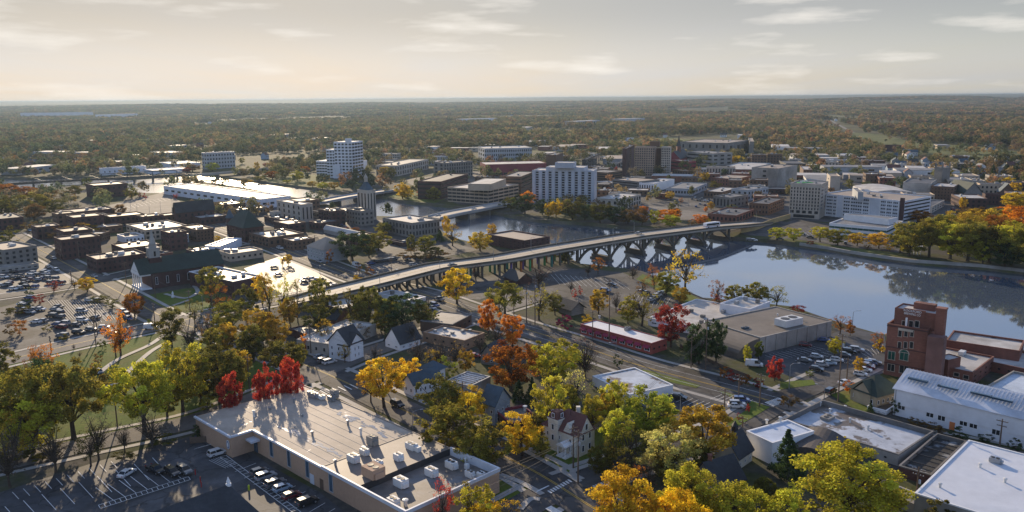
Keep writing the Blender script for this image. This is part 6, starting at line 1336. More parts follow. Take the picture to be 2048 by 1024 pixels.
# columns carrying the approach
MUR=[M('mural_teal',(.02,.20,.17)),M('mural_green',(.05,.28,.09)),M('mural_violet',(.12,.06,.24)),BCONC,BCONC,M('mural_orange',(.40,.12,.03)),BCONC]
ia=atpx(650)
for k in range(22):
    i=round(ia+(i0-2-ia)*k/21); p=L0[i]; d=tangent(pts,i); rz=math.atan2(d.y,d.x); nr=Vector((-d.y,d.x,0)); hh=p.z+RO.z-.9
    if hh<1.5: continue
    q=p; part('crossbeam',MB().box((0,0,hh-.45),(1.0,HWD*2-1,.9)),BCONC,root,(q.x,q.y,-RO.z),rz)
    for s in (-1,0,1):
        q=p+nr*s*5.4; part('column',MB().box((0,0,(hh-.9)/2),(.85,.85,hh-.9)),MUR[(k*3+s)%7] if k>9 else BCONC,root,(q.x,q.y,-RO.z),rz)
def simple_bridge(name,label,pp,zs,w,npier,dk=DECK,side=BCONC,truss=0):
    root=thing(name,label,'bridge',(P(*pp[len(pp)//2]).x,P(*pp[len(pp)//2]).y,0)); RO=Vector(root.location); pts=along(pp,zs,30); l=[p-RO for p in pts]
    part('deck',sweep(MB(),l,[(w/2,-1.0),(w/2,0),(-w/2,0),(-w/2,-1.0)]),dk,root)
    for s in (-1,1): part('parapet',sweep(MB(),l,[(s*w/2-.15,.005),(s*w/2-.15,.9),(s*w/2+.15,.9),(s*w/2+.15,-1.2),(s*w/2+.01,-1.2),(s*w/2+.01,.005)][::s]),side,root)
    for k in range(npier):
        i=round(30*(k+1)/(npier+1)); p=l[i]; d=tangent(pts,i)
        part('pier',MB().box((0,0,(p.z-1-3)/2),(1.6,w*.9,p.z-1+3)),BCONC,root,(p.x,p.y,0),math.atan2(d.y,d.x))
    if truss:
        for s in (-1,1):
            mb=MB()
            for i in range(4,27,2):
                d=tangent(pts,i); nr=Vector((-d.y,d.x,0)); a=l[i]+nr*s*w/2; b_=l[i+2 if i+2<31 else 30]+nr*s*w/2
                mb.tube([a,a+Vector((0,0,truss))],.22,4); mb.tube([a+Vector((0,0,truss)),b_+Vector((0,0,truss if i<25 else 0))],.25,4); mb.tube([a,b_+Vector((0,0,truss))] if (i//2)%2 else [a+Vector((0,0,truss)),b_],.18,4)
            part('truss',mb,DARK,root)
    return root
simple_bridge('road_bridge','low road bridge with a blue flank crossing the river behind the clock tower',[(612,409),(690,394),(740,386),(790,379)],[2.5,3.6,3.6,1.5],13,3,DECK,M('bridge_blue',(.14,.22,.32)))
simple_bridge('road_bridge','low road bridge reaching from the gold riverside trees to the tan office',[(868,435),(900,427),(960,416),(1030,404)],[2.0,3.4,3.6,1.5],14,3,DECK,GREYP)
simple_bridge('railway_bridge','thin dark railway truss bridge over the river at the far left',[(10,369),(67,365),(141,361),(256,355),(346,350),(402,349)],[4,4,4,4,4,3],4,7,BCONC,DARK,5.0)
simple_bridge('road_bridge','pale flat road bridge at the river bend above the white factory',[(380,350),(430,347),(500,341),(560,334)],[3,3.5,3.5,1.5],9,4,DECK,CONC)
# wall along the far bridge approach and sea wall of the right bank
w=MB(); pp=[P(1482,466),P(1510,461),P(1545,447),P(1580,437)]
for a,b_ in zip(pp,pp[1:]): d=(b_-a); w.box(((a.x+b_.x)/2,(a.y+b_.y)/2,1.6),(d.length+.1,.5,3.4),math.atan2(d.y,d.x))
one('retaining_wall',w,M('wall_ochre',(.38,.28,.13),rough=.85,var=.2),'ochre retaining wall along the far approach of the long bridge','wall')
sw=MB(); sp=[p for p in SHORE[len(NEAR_SHORE):]][-8:-1]
for a,b_ in zip(sp,sp[1:]): d=(b_-a); sw.box(((a.x+b_.x)/2,(a.y+b_.y)/2,-.6),(d.length+.2,1.2,2.2),math.atan2(d.y,d.x))
one('sea_wall',sw,CONC,'long grey sea wall along the right bank of the river','wall')
# white pergola on the right bank
p=P(1831,508); r=thing('pergola','small white columned pergola on the right bank below the grove','pergola',(p.x,p.y,0),R(-25))
for x in (-2.4,-.8,.8,2.4):
    for y in (-1.6,1.6): part('column',MB().lathe((0,0,0),[(.28,0),(.22,.3),(.2,3.3),(.3,3.5)],8),WHITE,r,(x,y,0))
part('beam',MB().box((0,0,3.75),(6.2,4.4,.5)).box((0,0,4.15),(6.8,5.0,.3)),WHITE,r)
p=P(346,595); one('statue',MB().lathe((0,0,0),[(.7,0),(.7,.8),(.3,.9),(.42,1.6),(.5,2.0),(.2,2.3),(.24,2.6),(.05,2.85)],10),WHITE,'small white statue on the church lawn','statue',(p.x,p.y,.02))
# ================================================================== POLES, LAMPS, WIRES
def utility_pole(x,yt,yb,label,arm=True,kind='utility_pole',mat=None,ang=R(-45)):
    p=P(x,yb); h=max(4,min(hz(p,yt),26)); r=thing(kind,label,'pole',(p.x,p.y,0),ang)
    part('pole',MB().tube([(0,0,-.3),(0,0,h)],[.22,.14],7),mat or WOODP,r)
    if arm:
        for k,z in enumerate((h-.6,h-1.8)):
            part('crossarm',MB().box((0,0,z),(2.6-.4*k,.14,.16)),WOODP,r)
            for s in (-1,-.45,.45,1): part('insulator',MB().lathe((s*(1.2-.2*k),0,z+.06),[(.05,0),(.09,.1),(.04,.24)],6),GREYP,r)
        if h>9: part('transformer',MB().lathe((.35,0,h-3.6),[(.05,0),(.26,.05),(.26,.85),(.1,.95)],8),GREYP,r)
    return r,h
def lamp(x,yt,yb,label,ang=0.0,z0=0.0,arm=2.2,group=None):
    p=P(x,yb,z0); h=max(3.5,min(hz(p,yt)-z0,14)); r=thing('street_lamp',label,'street lamp',(p.x,p.y,z0),ang,group)
    part('pole',MB().tube([(0,0,0),(0,0,h*.93),(arm*.35,0,h),(arm,0,h+.12)],[.13,.08,.06,.05],6),MET,r)
    part('lamp_head',MB().box((arm+.25,0,h+.1),(.75,.3,.16)),GREYP,r); return r
for a in [(1411,637,741,'tall pole with crossarms in front of the tan sports hall'),(1218,560,688,'tall pole in front of the red shop with magenta awnings'),(1156,860,968,'pole at the junction beside the towered mansion'),(1053,570,646,'left of two poles by the magenta bush'),(1070,556,651,'right of two poles by the magenta bush'),(1477,749,796,'pole at the top of the central car park'),(1519,747,813,'pole on the corner opposite the red maple shrub'),(1676,668,803,'tall pole beside the brewery lane'),(1999,838,893,'pole in front of the long white metal shed'),(1830,934,1022,'pole at the corner of the bright white roof'),(1484,832,874,'pole behind the small cream chapel'),(1693,716,765,'short pole in the brewery car park'),(195,616,670,'pole along the street below the large left car park'),(310,606,648,'pole near the crossing below the church'),(103,672,706,'pole at the bend of the street on the left edge'),(144,540,570,'pole at the corner of the crowded upper left car park'),(930,690,715,'pole beside the red parked car behind the tan brick building'),(1272,838,894,'pole in the yellow-green trees right of the mansion'),(960,978,1020,'pole in front of the end wall of the long beige building'),(1448,777,833,'thin pole inside the central car park')]:
    utility_pole(a[0],a[1],a[2],'wooden '+a[3])
for a in [(1360,790,835,'grey lamp beside the lone dark car in the central car park',R(160)),(826,822,860,'curved street lamp over the street along the beige roof',R(20)),(1578,727,778,'lamp beside the bright red maple shrub',R(0)),(1705,622,648,'lamp on the river edge behind the brewery car park',R(0)),(407,588,632,'tall lamp at the traffic junction below the church',R(180)),(1157,590,625,'lamp in the car park above the magenta bush',R(10)),(640,530,548,'small lamp beside the glinting car park',0),(1232,690,704,'lamp on the diagonal road by the red shop',R(200)),(1648,772,800,'lamp at the corner before the brewery lane',R(140))]:
    lamp(*a[:3],a[3],a[4])
for k,(x,yt,yb,z) in enumerate(((1062,474,503,7.6),(1113,461,491,8),(1226,455,480,8.2),(1268,443,467,8.2),(1380,438,456,7.8),(987,497,523,7.3),(880,520,545,6.2),(760,545,572,5))):
    r=lamp(x,yt,yb,'',R(130) if k%2 else R(-50),z,group='lamps along the long bridge'); AUTO.append([r,'slim street lamp on the long bridge',x,yt,'fixed'])
for k,(x,yt,yb) in enumerate(((275,408,430),(300,410,434),(322,405,428),(262,400,420),(345,398,418),(640,480,497),(700,440,452),(676,430,445),(498,480,492),(560,468,482),(460,400,412),(425,392,402),(1512,420,447),(1640,455,478),(1582,416,440),(1255,380,400),(1300,383,402),(1377,396,412),(1420,398,412))):
    r=lamp(x,yt,yb,'',R(-45)); AUTO.append([r,'thin grey street lamp',x,yt,'street lamps'])
for k,(x,y) in enumerate(((391,950),(401,965),(403,975))):
    p=P(x,y); r=one('bollard',MB().tube([(0,0,0),(0,0,1.25)],.13,8).lathe((0,0,1.25),[(.13,0),(.09,.08),(.02,.12)],8),M('bollard_red',(.35,.03,.03),rough=.5),'','bollard',(p.x,p.y,.08),group='red posts in the near car park'); AUTO.append([r,'thin red post standing in the near car park',x,y,'fixed'])
p=P(498,981); one('marker_post',MB().tube([(0,0,0),(0,0,1.1)],.22,8).lathe((0,0,1.1),[(.22,0),(.12,.15),(.02,.2)],8),M('post_lime',(.45,.55,.03),rough=.5),'lime yellow post standing alone in the near car park','bollard',(p.x,p.y,.08))
# wires
def wire(a,b,za,zb,sag,label,i):
    a=P(*a);b=P(*b); pts=[]
    for k in range(13):
        t=k/12; q=a.lerp(b,t); pts.append((q.x,q.y,za+(zb-za)*t-sag*4*t*(1-t)))
    r=one('power_line',MB().tube(pts,.028,4),DARK,'','cable',group='power lines at the mansion corner'); AUTO.append([r,label,0,0,'fixed']); AUTO[-1][2],AUTO[-1][3]=proj(*pts[6])
for k in range(5):
    wire((1153+2*k,968),(860+22*k,1085+6*k),11.3-.8*(k//2),10.5-.8*(k//2),.7,'thin black power line slung from the pole beside the mansion',k)
for k in range(3):
    wire((1156,968),(1411,741),11.3-.5*k,12-.5*k,1.5,'thin black power line running from mansion corner toward the sports hall',k)
# radio masts near the horizon
for x,yt,yb,l in ((820,206,262,'tall thin radio mast rising from the woods near the centre'),):
    p=P(x,yb); h=hz(p,yt) if yb>230 else min(hz(p,yt),300)
    one('radio_mast',MB().tube([(0,0,0),(0,0,h)],[1.2 if p.length>2500 else .6,.35],4),MET,l,'mast',(p.x,p.y,0))
# low fences
def fence(pp,h,label,mat,name='fence'):
    mb=MB(); q=[P(*p) for p in pp]; r=thing(name,label,'fence',tuple(q[0])); 
    for a,b_ in zip(q,q[1:]):
        d=b_-a; c=(a+b_)/2-q[0]; part('panel',MB().box((0,0,h/2+.1),(d.length,.08,h)),mat,r,(c.x,c.y,0),math.atan2(d.y,d.x)); part('post',MB().box((0,0,h/2+.1),(.18,.18,h+.3)),mat,r,tuple(a-q[0]))
fence([(381,888),(400,886),(424,884)],1.6,'wooden screen fence at the left end of the beige building',WOODP)
fence([(1360,695),(1400,716),(1440,735),(1500,758)],1.1,'low brown rail fence under the red hedge on the diagonal road',WOODP)

# pole lines along the streets, each pole carrying its span of wires
for ri,off,step in ((2,9.6,44),(0,-8.4,40),(5,7.6,42),(4,-8.6,45)):
    pts=[P(*p) for p in ROADS[ri][1]]; prev=None; acc=0; spots=[]
    for a,b_ in zip(pts,pts[1:]):
        d=(b_-a); l=d.length; d.normalize(); nr=Vector((-d.y,d.x,0)); t=(step-acc)%step
        while t<l:
            q=a+d*t+nr*off; spots.append((q,math.atan2(d.y,d.x))); t+=step
        acc=(acc+l)%step
    spots=[(q,a) for q,a in spots if 150<q.length<620 and -60<proj(q.x,q.y,0)[0]<2110 and proj(q.x,q.y,0)[1]<1060]
    for k,(q,a) in enumerate(spots):
        h=10.5; r=thing('utility_pole','','pole',(q.x,q.y,0),a+R(90),'utility poles along the streets'); part('pole',MB().tube([(0,0,-.3),(0,0,h)],[.2,.13],6),WOODP,r)
        part('crossarm',MB().box((0,0,h-.6),(2.4,.14,.16)).box((0,0,h-1.6),(1.8,.12,.14)),WOODP,r)
        AUTO.append([r,'thin wooden utility pole',*proj(q.x,q.y,h*.6),'poles'])
        if k+1<len(spots) and (spots[k+1][0]-q).length<step*1.5:
            q2=spots[k+1][0]; ca,sa=math.cos(-(a+R(90))),math.sin(-(a+R(90))); v=q2-q; lv=Vector((v.x*ca-v.y*sa,v.x*sa+v.y*ca,0))
            for x,z in ((-1.1,h-.5),(1.1,h-.5),(0,h-1.5)):
                pp=[(lv.x*t/8+x,lv.y*t/8,z-.8*4*(t/8)*(1-t/8)) for t in range(9)]; part('wire',MB().tube(pp,.022,3,cap=False),DARK,r)
# ================================================================== VEHICLES
PAINT=M('car_paint',(.5,.5,.5),rough=.28,var=.03,scale=.5,big=.2,bigvar=.03,spec=.5,objcol=True,coat=.6)
TYRE=M('tyre',(.02,.02,.02),rough=.9); RIM=M('rim',(.35,.35,.36),rough=.35,metal=.7); CGL=glassmat('car_glass',(.018,.022,.026),.06)
LAMPW=M('headlight',(.7,.7,.68),rough=.15); LAMPR=M('tail_light',(.35,.015,.012),rough=.25)
def car_kind(kind):
    # lower body outline (x,z), cabin: belt x0,x1 -> roof x0,x1, heights
    if kind=='sedan': L,Wd=4.6,1.8; low=[(-2.3,.32),(-2.32,.70),(-2.2,.90),(-1.45,.96),(1.0,.94),(1.95,.80),(2.28,.62),(2.3,.32)]; cab=(-1.75,1.25,-1.05,.35,.95,1.43); wx=1.38; wr=.32
    elif kind=='hatch': L,Wd=4.2,1.76; low=[(-2.1,.32),(-2.12,.80),(-2.0,.96),(1.0,.96),(1.75,.84),(2.05,.62),(2.1,.32)]; cab=(-2.0,1.25,-1.65,.3,.96,1.50); wx=1.28; wr=.32
    elif kind=='suv': L,Wd=4.8,1.92; low=[(-2.4,.40),(-2.42,.95),(-2.3,1.10),(1.05,1.10),(2.05,.98),(2.38,.75),(2.4,.40)]; cab=(-2.32,1.3,-2.05,.45,1.10,1.76); wx=1.42; wr=.38
    elif kind=='pickup': L,Wd=5.5,1.95; low=[(-2.75,.45),(-2.76,1.08),(-.75,1.08),(-.70,1.10),(1.25,1.10),(2.4,1.02),(2.72,.8),(2.75,.45)]; cab=(-.85,1.45,-.6,.75,1.10,1.80); wx=1.75; wr=.40
    else: L,Wd=5.6,2.05; low=[(-2.8,.40),(-2.82,1.2),(1.4,1.2),(2.35,1.10),(2.75,.85),(2.8,.40)]; cab=(-2.75,1.9,-2.65,1.0,1.2,2.25); wx=1.8; wr=.36
    body=MB(); n=len(low); w=Wd/2; vs=[]
    for s,k in ((-1,1),(1,1)):
        for x,z in low: vs.append((x,s*w*(1 if z<.9 else .95),z))
    body.add(vs,[tuple(range(n)),tuple(reversed(range(n,2*n)))]+[(i,n+i,n+(i+1)%n,(i+1)%n) for i in range(n)],0)
    bx0,bx1,rx0,rx1,zb,zr=cab; bw=w*.93; rw_=w*.74
    body.add([(rx0,-rw_,zr),(rx1,-rw_,zr),(rx1,rw_,zr),(rx0,rw_,zr),(rx0-.04,-rw_-.03,zr-.07),(rx1+.05,-rw_-.03,zr-.07),(rx1+.05,rw_+.03,zr-.07),(rx0-.04,rw_+.03,zr-.07)],[(0,1,2,3),(4,5,1,0),(5,6,2,1),(6,7,3,2),(7,4,0,3)],0)
    # pillars
    for s in (-1,1):
        for (xb,xr) in ((bx0,rx0),(bx1,rx1),((bx0+bx1)/2-.15,(rx0+rx1)/2-.05)): body.tube([(xb,s*bw,zb),(xr,s*(rw_+.02),zr-.05)],.05,4,0)
    if kind=='pickup': body.box((-1.75,0,1.10),(1.75,Wd*.78,.02),0,1)
    if kind=='van':
        for s in (-1,1): body.add([(bx0+.1,s*(bw+.015),zb),(rx1-.9,s*(bw+.015),zb),(rx1-.9,s*(rw_+.05),zr-.1),(rx0+.1,s*(rw_+.05),zr-.1)],[(0,1,2,3)][::1],0)
    for s in (-1,1):
        for x in (-wx,wx): body.lathe((x,s*w*.985,wr),[(.01,0)],4,1) if False else None
    glass=MB(); e=.0
    glass.add([(bx0,-bw,zb-.02),(bx1,-bw,zb-.02),(bx1,bw,zb-.02),(bx0,bw,zb-.02),(rx0,-rw_,zr-.06),(rx1,-rw_,zr-.06),(rx1,rw_,zr-.06),(rx0,rw_,zr-.06)],[(0,1,5,4),(1,2,6,5),(2,3,7,6),(3,0,4,7)])
    wheel=MB(); wheel.tube([(0,-.11,0),(0,.11,0)],wr,12); rim=MB(); rim.tube([(0,-.125,0),(0,.125,0)],wr*.6,8)
    hl=MB().box((low[-2][0]-.12,0,low[-2][1]-.0),(.22,.34,.14)); tl=MB().box((low[1][0]+.06,0,low[1][1]),(.16,.3,.16))
    fl=MB(); 
    for mbx,mi in ((body,0),(glass,1)): 
        o=len(fl.v); fl.v+=mbx.v; fl.f+=[tuple(i+o for i in f) for f in mbx.f]; fl.m+=[(0 if m==0 else 2) if mi==0 else 1 for m in mbx.m]
    for s in (-1,1):
        for x in (-wx,wx): fl.tube([(x,s*(w-.2),wr),(x,s*(w+.02),wr)],wr,10,2)
        fl.box((low[-2][0]-.12,s*w*.72,low[-2][1]),(.22,.34,.14),0,3); fl.box((low[1][0]+.06,s*w*.75,low[1][1]),(.16,.3,.16),0,4)
    return dict(body=body.mesh('body',[PAINT,DARK]),glass=glass.mesh('windows',CGL),wheel=wheel.mesh('wheel',TYRE),rim=rim.mesh('rim',RIM),hl=hl.mesh('headlight',LAMPW),tl=tl.mesh('tail_light',LAMPR),flat=fl.mesh('body',[PAINT,CGL,TYRE,LAMPW,LAMPR]),wx=wx,wr=wr,w=w)
CK={k:car_kind(k) for k in ('sedan','hatch','suv','pickup','van')}
CC={'white':(.55,.55,.54),'silver':(.30,.31,.32),'black':(.012,.012,.014),'grey':(.11,.115,.12),'red':(.33,.022,.022),'maroon':(.14,.015,.02),'blue':(.03,.07,.20),'pale blue':(.30,.40,.48),'dark green':(.02,.06,.04)}
KN={'sedan':'sedan','hatch':'hatchback','suv':'SUV','pickup':'pickup truck','van':'van'}
def car(px,py,kind,col,ang,place,detail=False,z=.11,group='parked cars'):
    p=P(px,py,z); k=CK[kind]; nm={'sedan':'parked_car','hatch':'parked_car','suv':'parked_suv','pickup':'pickup_truck','van':'van'}[kind]
    if detail:
        r=link(nm,None,None,(p.x,p.y,z),ang); o=link('body',k['body'],r); o.color=(*CC[col],1); link('windows',k['glass'],r)
        for s in (-1,1):
            for x in (-k['wx'],k['wx']): wl=link('wheel',k['wheel'],r,(x,s*(k['w']-.10),k['wr'])); link('rim',k['rim'],wl)
            link('headlight',k['hl'],r,(0,s*k['w']*.72,0)); link('tail_light',k['tl'],r,(0,s*k['w']*.75,0))
    else:
        r=link(nm,k['flat'],None,(p.x,p.y,z),ang); r.color=(*CC[col],1)
    r['category']='car' if kind in('sedan','hatch') else KN[kind]; THINGS.append(r); AUTO.append([r,f'{col} {KN[kind]} {place}',px,py,'fixed',group]); return r
U,V=R(-47),R(43)
rc=random.Random(3)
near='in the near car park'
for a in ((254,950,'sedan','white',V+R(30),'parked alone '+near),(311,944,'pickup','black',R(-35),near),(345,949,'suv','black',R(-40),near),(369,945,'suv','grey',R(-40),near),(436,910,'suv','white','V','beside the corner of the beige building'),(519,947,'hatch','grey','V','in the row along the beige building'),(532,957,'suv','silver','V','in the row along the beige building'),(551,971,'suv','grey','V','in the row along the beige building'),(565,980,'hatch','pale blue','V','in the row along the beige building'),(584,995,'hatch','maroon','V','in the row along the beige building'),(615,1008,'suv','black','V','in the row along the beige building')):
    car(a[0],a[1],a[2],a[3],V if a[4]=='V' else a[4],a[5],True,.12,'cars in the near car park')
# large left car park
SEQ=['white','grey','black','silver','black','grey','white','grey','maroon','black','blue','silver']
for i,(x,y) in enumerate(((228,668),(255,688),(280,732),(305,752),(215,750),(355,724),(412,718),(565,720),(600,693),(530,788),(600,758),(620,795),(370,848),(437,838),(580,874),(655,866),(625,908),(765,878),(845,834),(840,740),(975,804),(935,924),(805,960),(640,994),(920,628),(985,625),(300,604))):
    car(x/5.12,480+y/5.12,rc.choice(('sedan','sedan','suv','hatch','suv')),SEQ[(i*5)%12],R(-12)+rc.choice((0,R(180)))+rc.gauss(0,.05),'in the large left car park',False,.11,'cars in the large left car park')
for i,(x,y) in enumerate(((40,389),(100,379),(145,399),(190,394),(225,374),(305,379),(325,349),(365,369),(325,414),(380,414),(425,399),(475,399),(465,354),(425,339),(260,429),(238,454),(250,489),(190,499),(135,509),(70,469),(95,449),(5,474),(355,484),(555,404),(470,329),(525,449),(585,444),(630,444),(140,334),(50,319))):
    car(x/5.12,480+y/5.12,rc.choice(('sedan','suv','hatch')),SEQ[(i*7)%12],R(-14)+rc.choice((0,R(180)))+rc.gauss(0,.05),'in the crowded upper left car park',False,.11,'cars in the crowded upper left car park')
for (x,y,k,c,pl) in ((580/5.12,480+318/5.12,'suv','white','driving on the street by the crowded upper left car park'),(495/5.12,480+285/5.12,'sedan','grey','driving on the street by the crowded upper left car park'),(970/5.12,480+379/5.12,'sedan','silver','parked at the kerb left of the church'),(550/5.12,480+195/5.12,'sedan','silver','farther up the street by the plum brick block')):
    car(x,y,k,c,U,pl,False,.15,'cars on the left streets')
for x,y,k,c,pl,ang in ((607,292,'van','white','waiting at the street left of the park junction',R(10)),(448,313,'sedan','silver','on the street below the large left car park',R(12)),(418,290,'hatch','white','at the edge of the large left car park',R(10)),(365,298,'sedan','grey','at the edge of the large left car park',R(10)),(315,310,'hatch','black','at the edge of the large left car park',R(10)),(250,325,'hatch','grey','at the edge of the large left car park',R(10)),(495,228,'suv','white','by the orange tree below the church',U),(510,240,'suv','silver','by the orange tree below the church',U),(515,253,'sedan','blue','by the orange tree below the church',U),(380,460,'sedan','silver','on the park path between the left trees',U),(395,468,'sedan','grey','on the park path between the left trees',U)):
    car(x/2,512+y/2,k,c,ang,pl,False,.15,'cars around the left park')
# glinting car park and the one beside it
for i,(x,y) in enumerate(((455,97),(480,94),(505,98),(518,101),(450,108),(505,124),(550,115),(572,121),(330,49),(345,78),(375,12))):
    car(384+x/2,512+y/2,rc.choice(('sedan','suv','hatch')),SEQ[(i*5+1)%12],R(15)+rc.gauss(0,.05),'in the glinting car park beside the bridge',False,.12,'cars in the glinting car park')
for i,(x,y) in enumerate(((400,782),(420,779),(435,777),(445,775),(460,772),(478,770),(365,790),(580,797),(600,815),(620,810),(490,840),(515,835),(540,830),(560,826),(500,500+330))):
    car(600+x/2.56,220+y/2.56,rc.choice(('sedan','suv','hatch')),SEQ[(i*5+4)%12],V if i<7 else R(30),'in the car park under the bridge flank',False,.12,'cars in the car park under the bridge flank')
car(600+290/2.56,220+800/2.56,'van','white',U,'parked behind the hipped roof building',False,.15); car(600+548/2.56,220+765/2.56,'van','silver',U,'parked at the back of the car park under the bridge flank',False,.15)
for x,y,k,c,pl,a in ((712,975,'pickup','grey','on the road under the bridge',U),(690,1005,'suv','blue','on the road under the bridge',U),(675,1018,'sedan','silver','beside the blue workshop wall',U),(100,780,'hatch','silver','at the kerb beside the hipped roof building',U),(480,890-100,'van','white','x',U)):
    if pl!='x': car(600+x/2.56,220+y/2.56,k,c,a,pl,False,.15,'cars near the bridge flank')
# brewery car park
for i,(x,y) in enumerate(((145,422),(195,408),(195,458),(215,440),(245,433),(275,421),(305,401),(325,388),(340,378),(355,381),(225,341),(150,361),(400,443),(395,450),(410,435),(415,428),(425,431),(385,461),(370,478))):
    car(1536+x/2,512+y/2,rc.choice(('sedan','suv','hatch')),['grey','silver','black','silver','pale blue','white','grey','black','grey','silver','blue','maroon','white','maroon','blue','silver','grey','white','white'][i],U+R(22)+rc.gauss(0,.05),'in the brewery car park',True,.12,'cars in the brewery car park')
car(1536+310/2,512+512/2,'sedan','white',R(15),'leaving the brewery car park',True,.15); car(1536+250/2,512+548/2,'suv','black',V,'waiting at the crossing before the brewery lane',True,.15)
# river car park
for i,(x,y) in enumerate(((142,118),(118,143),(332,153),(325,163),(318,173),(347,151),(265,148),(185,222),(300,180),(280,150))):
    car(1152+x/2,512+y/2,rc.choice(('sedan','suv')),['black','blue','silver','white','grey','silver','white','red','silver','grey'][i],R(-30) if i<2 else V,'in the riverside car park',False,.12,'cars in the riverside car park')
for x,y,k,c,pl,a in ((410,572,'suv','black','parked alone in the central car park',R(-25)),(645,600,'suv','silver','by the kerb of the central car park',R(-8)),(662,584,'suv','blue','by the kerb of the central car park',R(-8)),(638,606,'sedan','white','by the kerb of the central car park',R(-8)),(712,441,'van','white','beside the tan sports hall',R(-15))):
    car(1152+x/2,512+y/2,k,c,a,pl,True,.12,'cars in the central car park')
car(768+362/2,512+404/2,'sedan','red',R(-5),'parked behind the tan brick building',True,.12)
for x,y,k,c,pl,a in ((512,408,'hatch','silver','at the kerb left of the white gothic house',V),(530,424,'suv','grey','in the drive of the white gothic house',V),(550,430,'suv','white','in the drive of the white gothic house',V),(822,600,'suv','black','parked under the golden street tree behind the beige roof',U)):
    car(384+x/2,512+y/2,k,c,a,pl,True,.14,'cars by the white gothic house')
# downtown
for i,(x,y) in enumerate(((1398,402),(1405,399),(1412,403),(1418,400),(1392,414),(1400,409),(1410,411),(1384,399),(1390,396),(1604,470),(1620,476),(1560,480),(1575,470),(1500,482),(1508,482),(1690,488),(1660,476),(1930,415),(1905,420),(1895,425),(765,345),(900,340),(870,352),(880,350),(1180,425),(1190,428),(1905,430),(1800,322),(1812,345),(1790,343),(1805,340),(1820,338))):
    car(x,y,rc.choice(('sedan','suv','hatch')),SEQ[(i*5+2)%12],rc.choice((R(-15),R(75))),'in the downtown streets',False,.12,'cars in the downtown streets')
for x,y,c,pl in ((560,498,'white','in the old town street'),(545,490,'silver','in the old town street'),(690,456,'silver','left of the grey stone block'),(680,450,'blue','left of the grey stone block'),(770,362,'white','behind the riverside gold trees'),(255,440,'white','behind the plum brick block'),(240,448,'silver','behind the plum brick block'),(232,455,'grey','behind the plum brick block'),(248,455,'black','behind the plum brick block'),(60,462,'pale blue','in the shade at the left edge'),(70,461,'blue','in the shade at the left edge'),(400,500,'white','behind the church nave')):
    car(x,y,rc.choice(('sedan','suv')),c,U,pl,False,.15,'cars in the old town streets')
p=P(1277,469,8.35); 
def on_bridge(px,py,z,kind,col,label):
    r=car(px,py,kind,col,R(38),label,False,z,'vehicles on the long bridge'); return r
on_bridge(1277,468,8.25,'sedan','silver','driving over the long bridge'); on_bridge(905,532,6.6,'sedan','grey','low on the bridge approach')
on_bridge(876,433,3.5,'sedan','silver','on the short bridge before the tan office'); on_bridge(948,419,3.6,'sedan','white','on the short bridge before the tan office'); 
# bus
p=P(1423,455,7.6); bus=thing('bus','white city bus at the far end of the long bridge','bus',(p.x,p.y,7.62),R(32))
part('body',MB().box((0,0,1.75),(11.5,2.5,2.7)).box((0,0,3.2),(8,2.0,.25)),WHITE,bus)
for s in (-1,1):
    part('windows',MB().box((0,s*1.26,2.15),(10.2,.05,1.0)),CGL,bus)
    for x in (-3.6,3.8): part('wheel',MB().tube([(x,s*1.0,.5),(x,s*1.27,.5)],.5,10),TYRE,bus)
part('windscreen',MB().box((5.76,0,2.0),(.05,2.2,1.4)),CGL,bus); part('stripe',MB().box((0,0,1.2),(11.54,2.54,.25)),M('bus_stripe',(.35,.10,.03)),bus)
p=P(205,448); trk=thing('box_truck','white box truck parked behind the plum brick block','truck',(p.x,p.y,.1),U)
part('cargo_box',MB().box((-.8,0,2.1),(5,2.3,2.5)),WHITE,trk); part('cab',MB().box((2.6,0,1.4),(1.6,2.1,1.8)),WHITE,trk); part('windscreen',MB().box((3.42,0,1.75),(.05,1.9,.8)),CGL,trk)
for s in (-1,1):
    for x in (-2.2,2.5): part('wheel',MB().tube([(x,s*.85,.45),(x,s*1.1,.45)],.45,10),TYRE,trk)
# ================================================================== FAR WOODS AND HOUSES
FOOT=[]
for o in THINGS:
    if o.type=='EMPTY' and o.get('category') not in ('tree','bush',None):
        for c in o.children:
            if c.name.startswith('wall') and c.type=='MESH':
                n=len(c.data.vertices)//2; FOOT.append([(o.location.x+v.co.x,o.location.y+v.co.y) for v in c.data.vertices[:n]])
FB=[(min(p[0] for p in f)-4,max(p[0] for p in f)+4,min(p[1] for p in f)-4,max(p[1] for p in f)+4) for f in FOOT]
def hitb(x,y,m=0): return any(a-m<x<b_+m and c-m<y<d+m for a,b_,c,d in FB)
OPEN=[[P(*p) for p in poly] for poly in (
 [(1655,262),(1760,268),(1830,285),(1960,293),(2048,305),(2048,318),(1900,312),(1800,300),(1700,285)],[(1610,228),(1700,232),(1830,246),(1800,252),(1690,244)],[(300,300),(420,288),(470,300),(380,306)],[(1100,262),(1190,258),(1200,264),(1120,268)],[(560,236),(680,232),(700,237),(600,241)],[(1240,277),(1340,275),(1400,283),(1400,294),(1250,290)],
 [(1600,236),(1700,250),(1760,272),(1690,276),(1640,255)])]
def isopen(x,y): return any(inpoly(x,y,o) for o in OPEN)
rnd=random.Random(5)
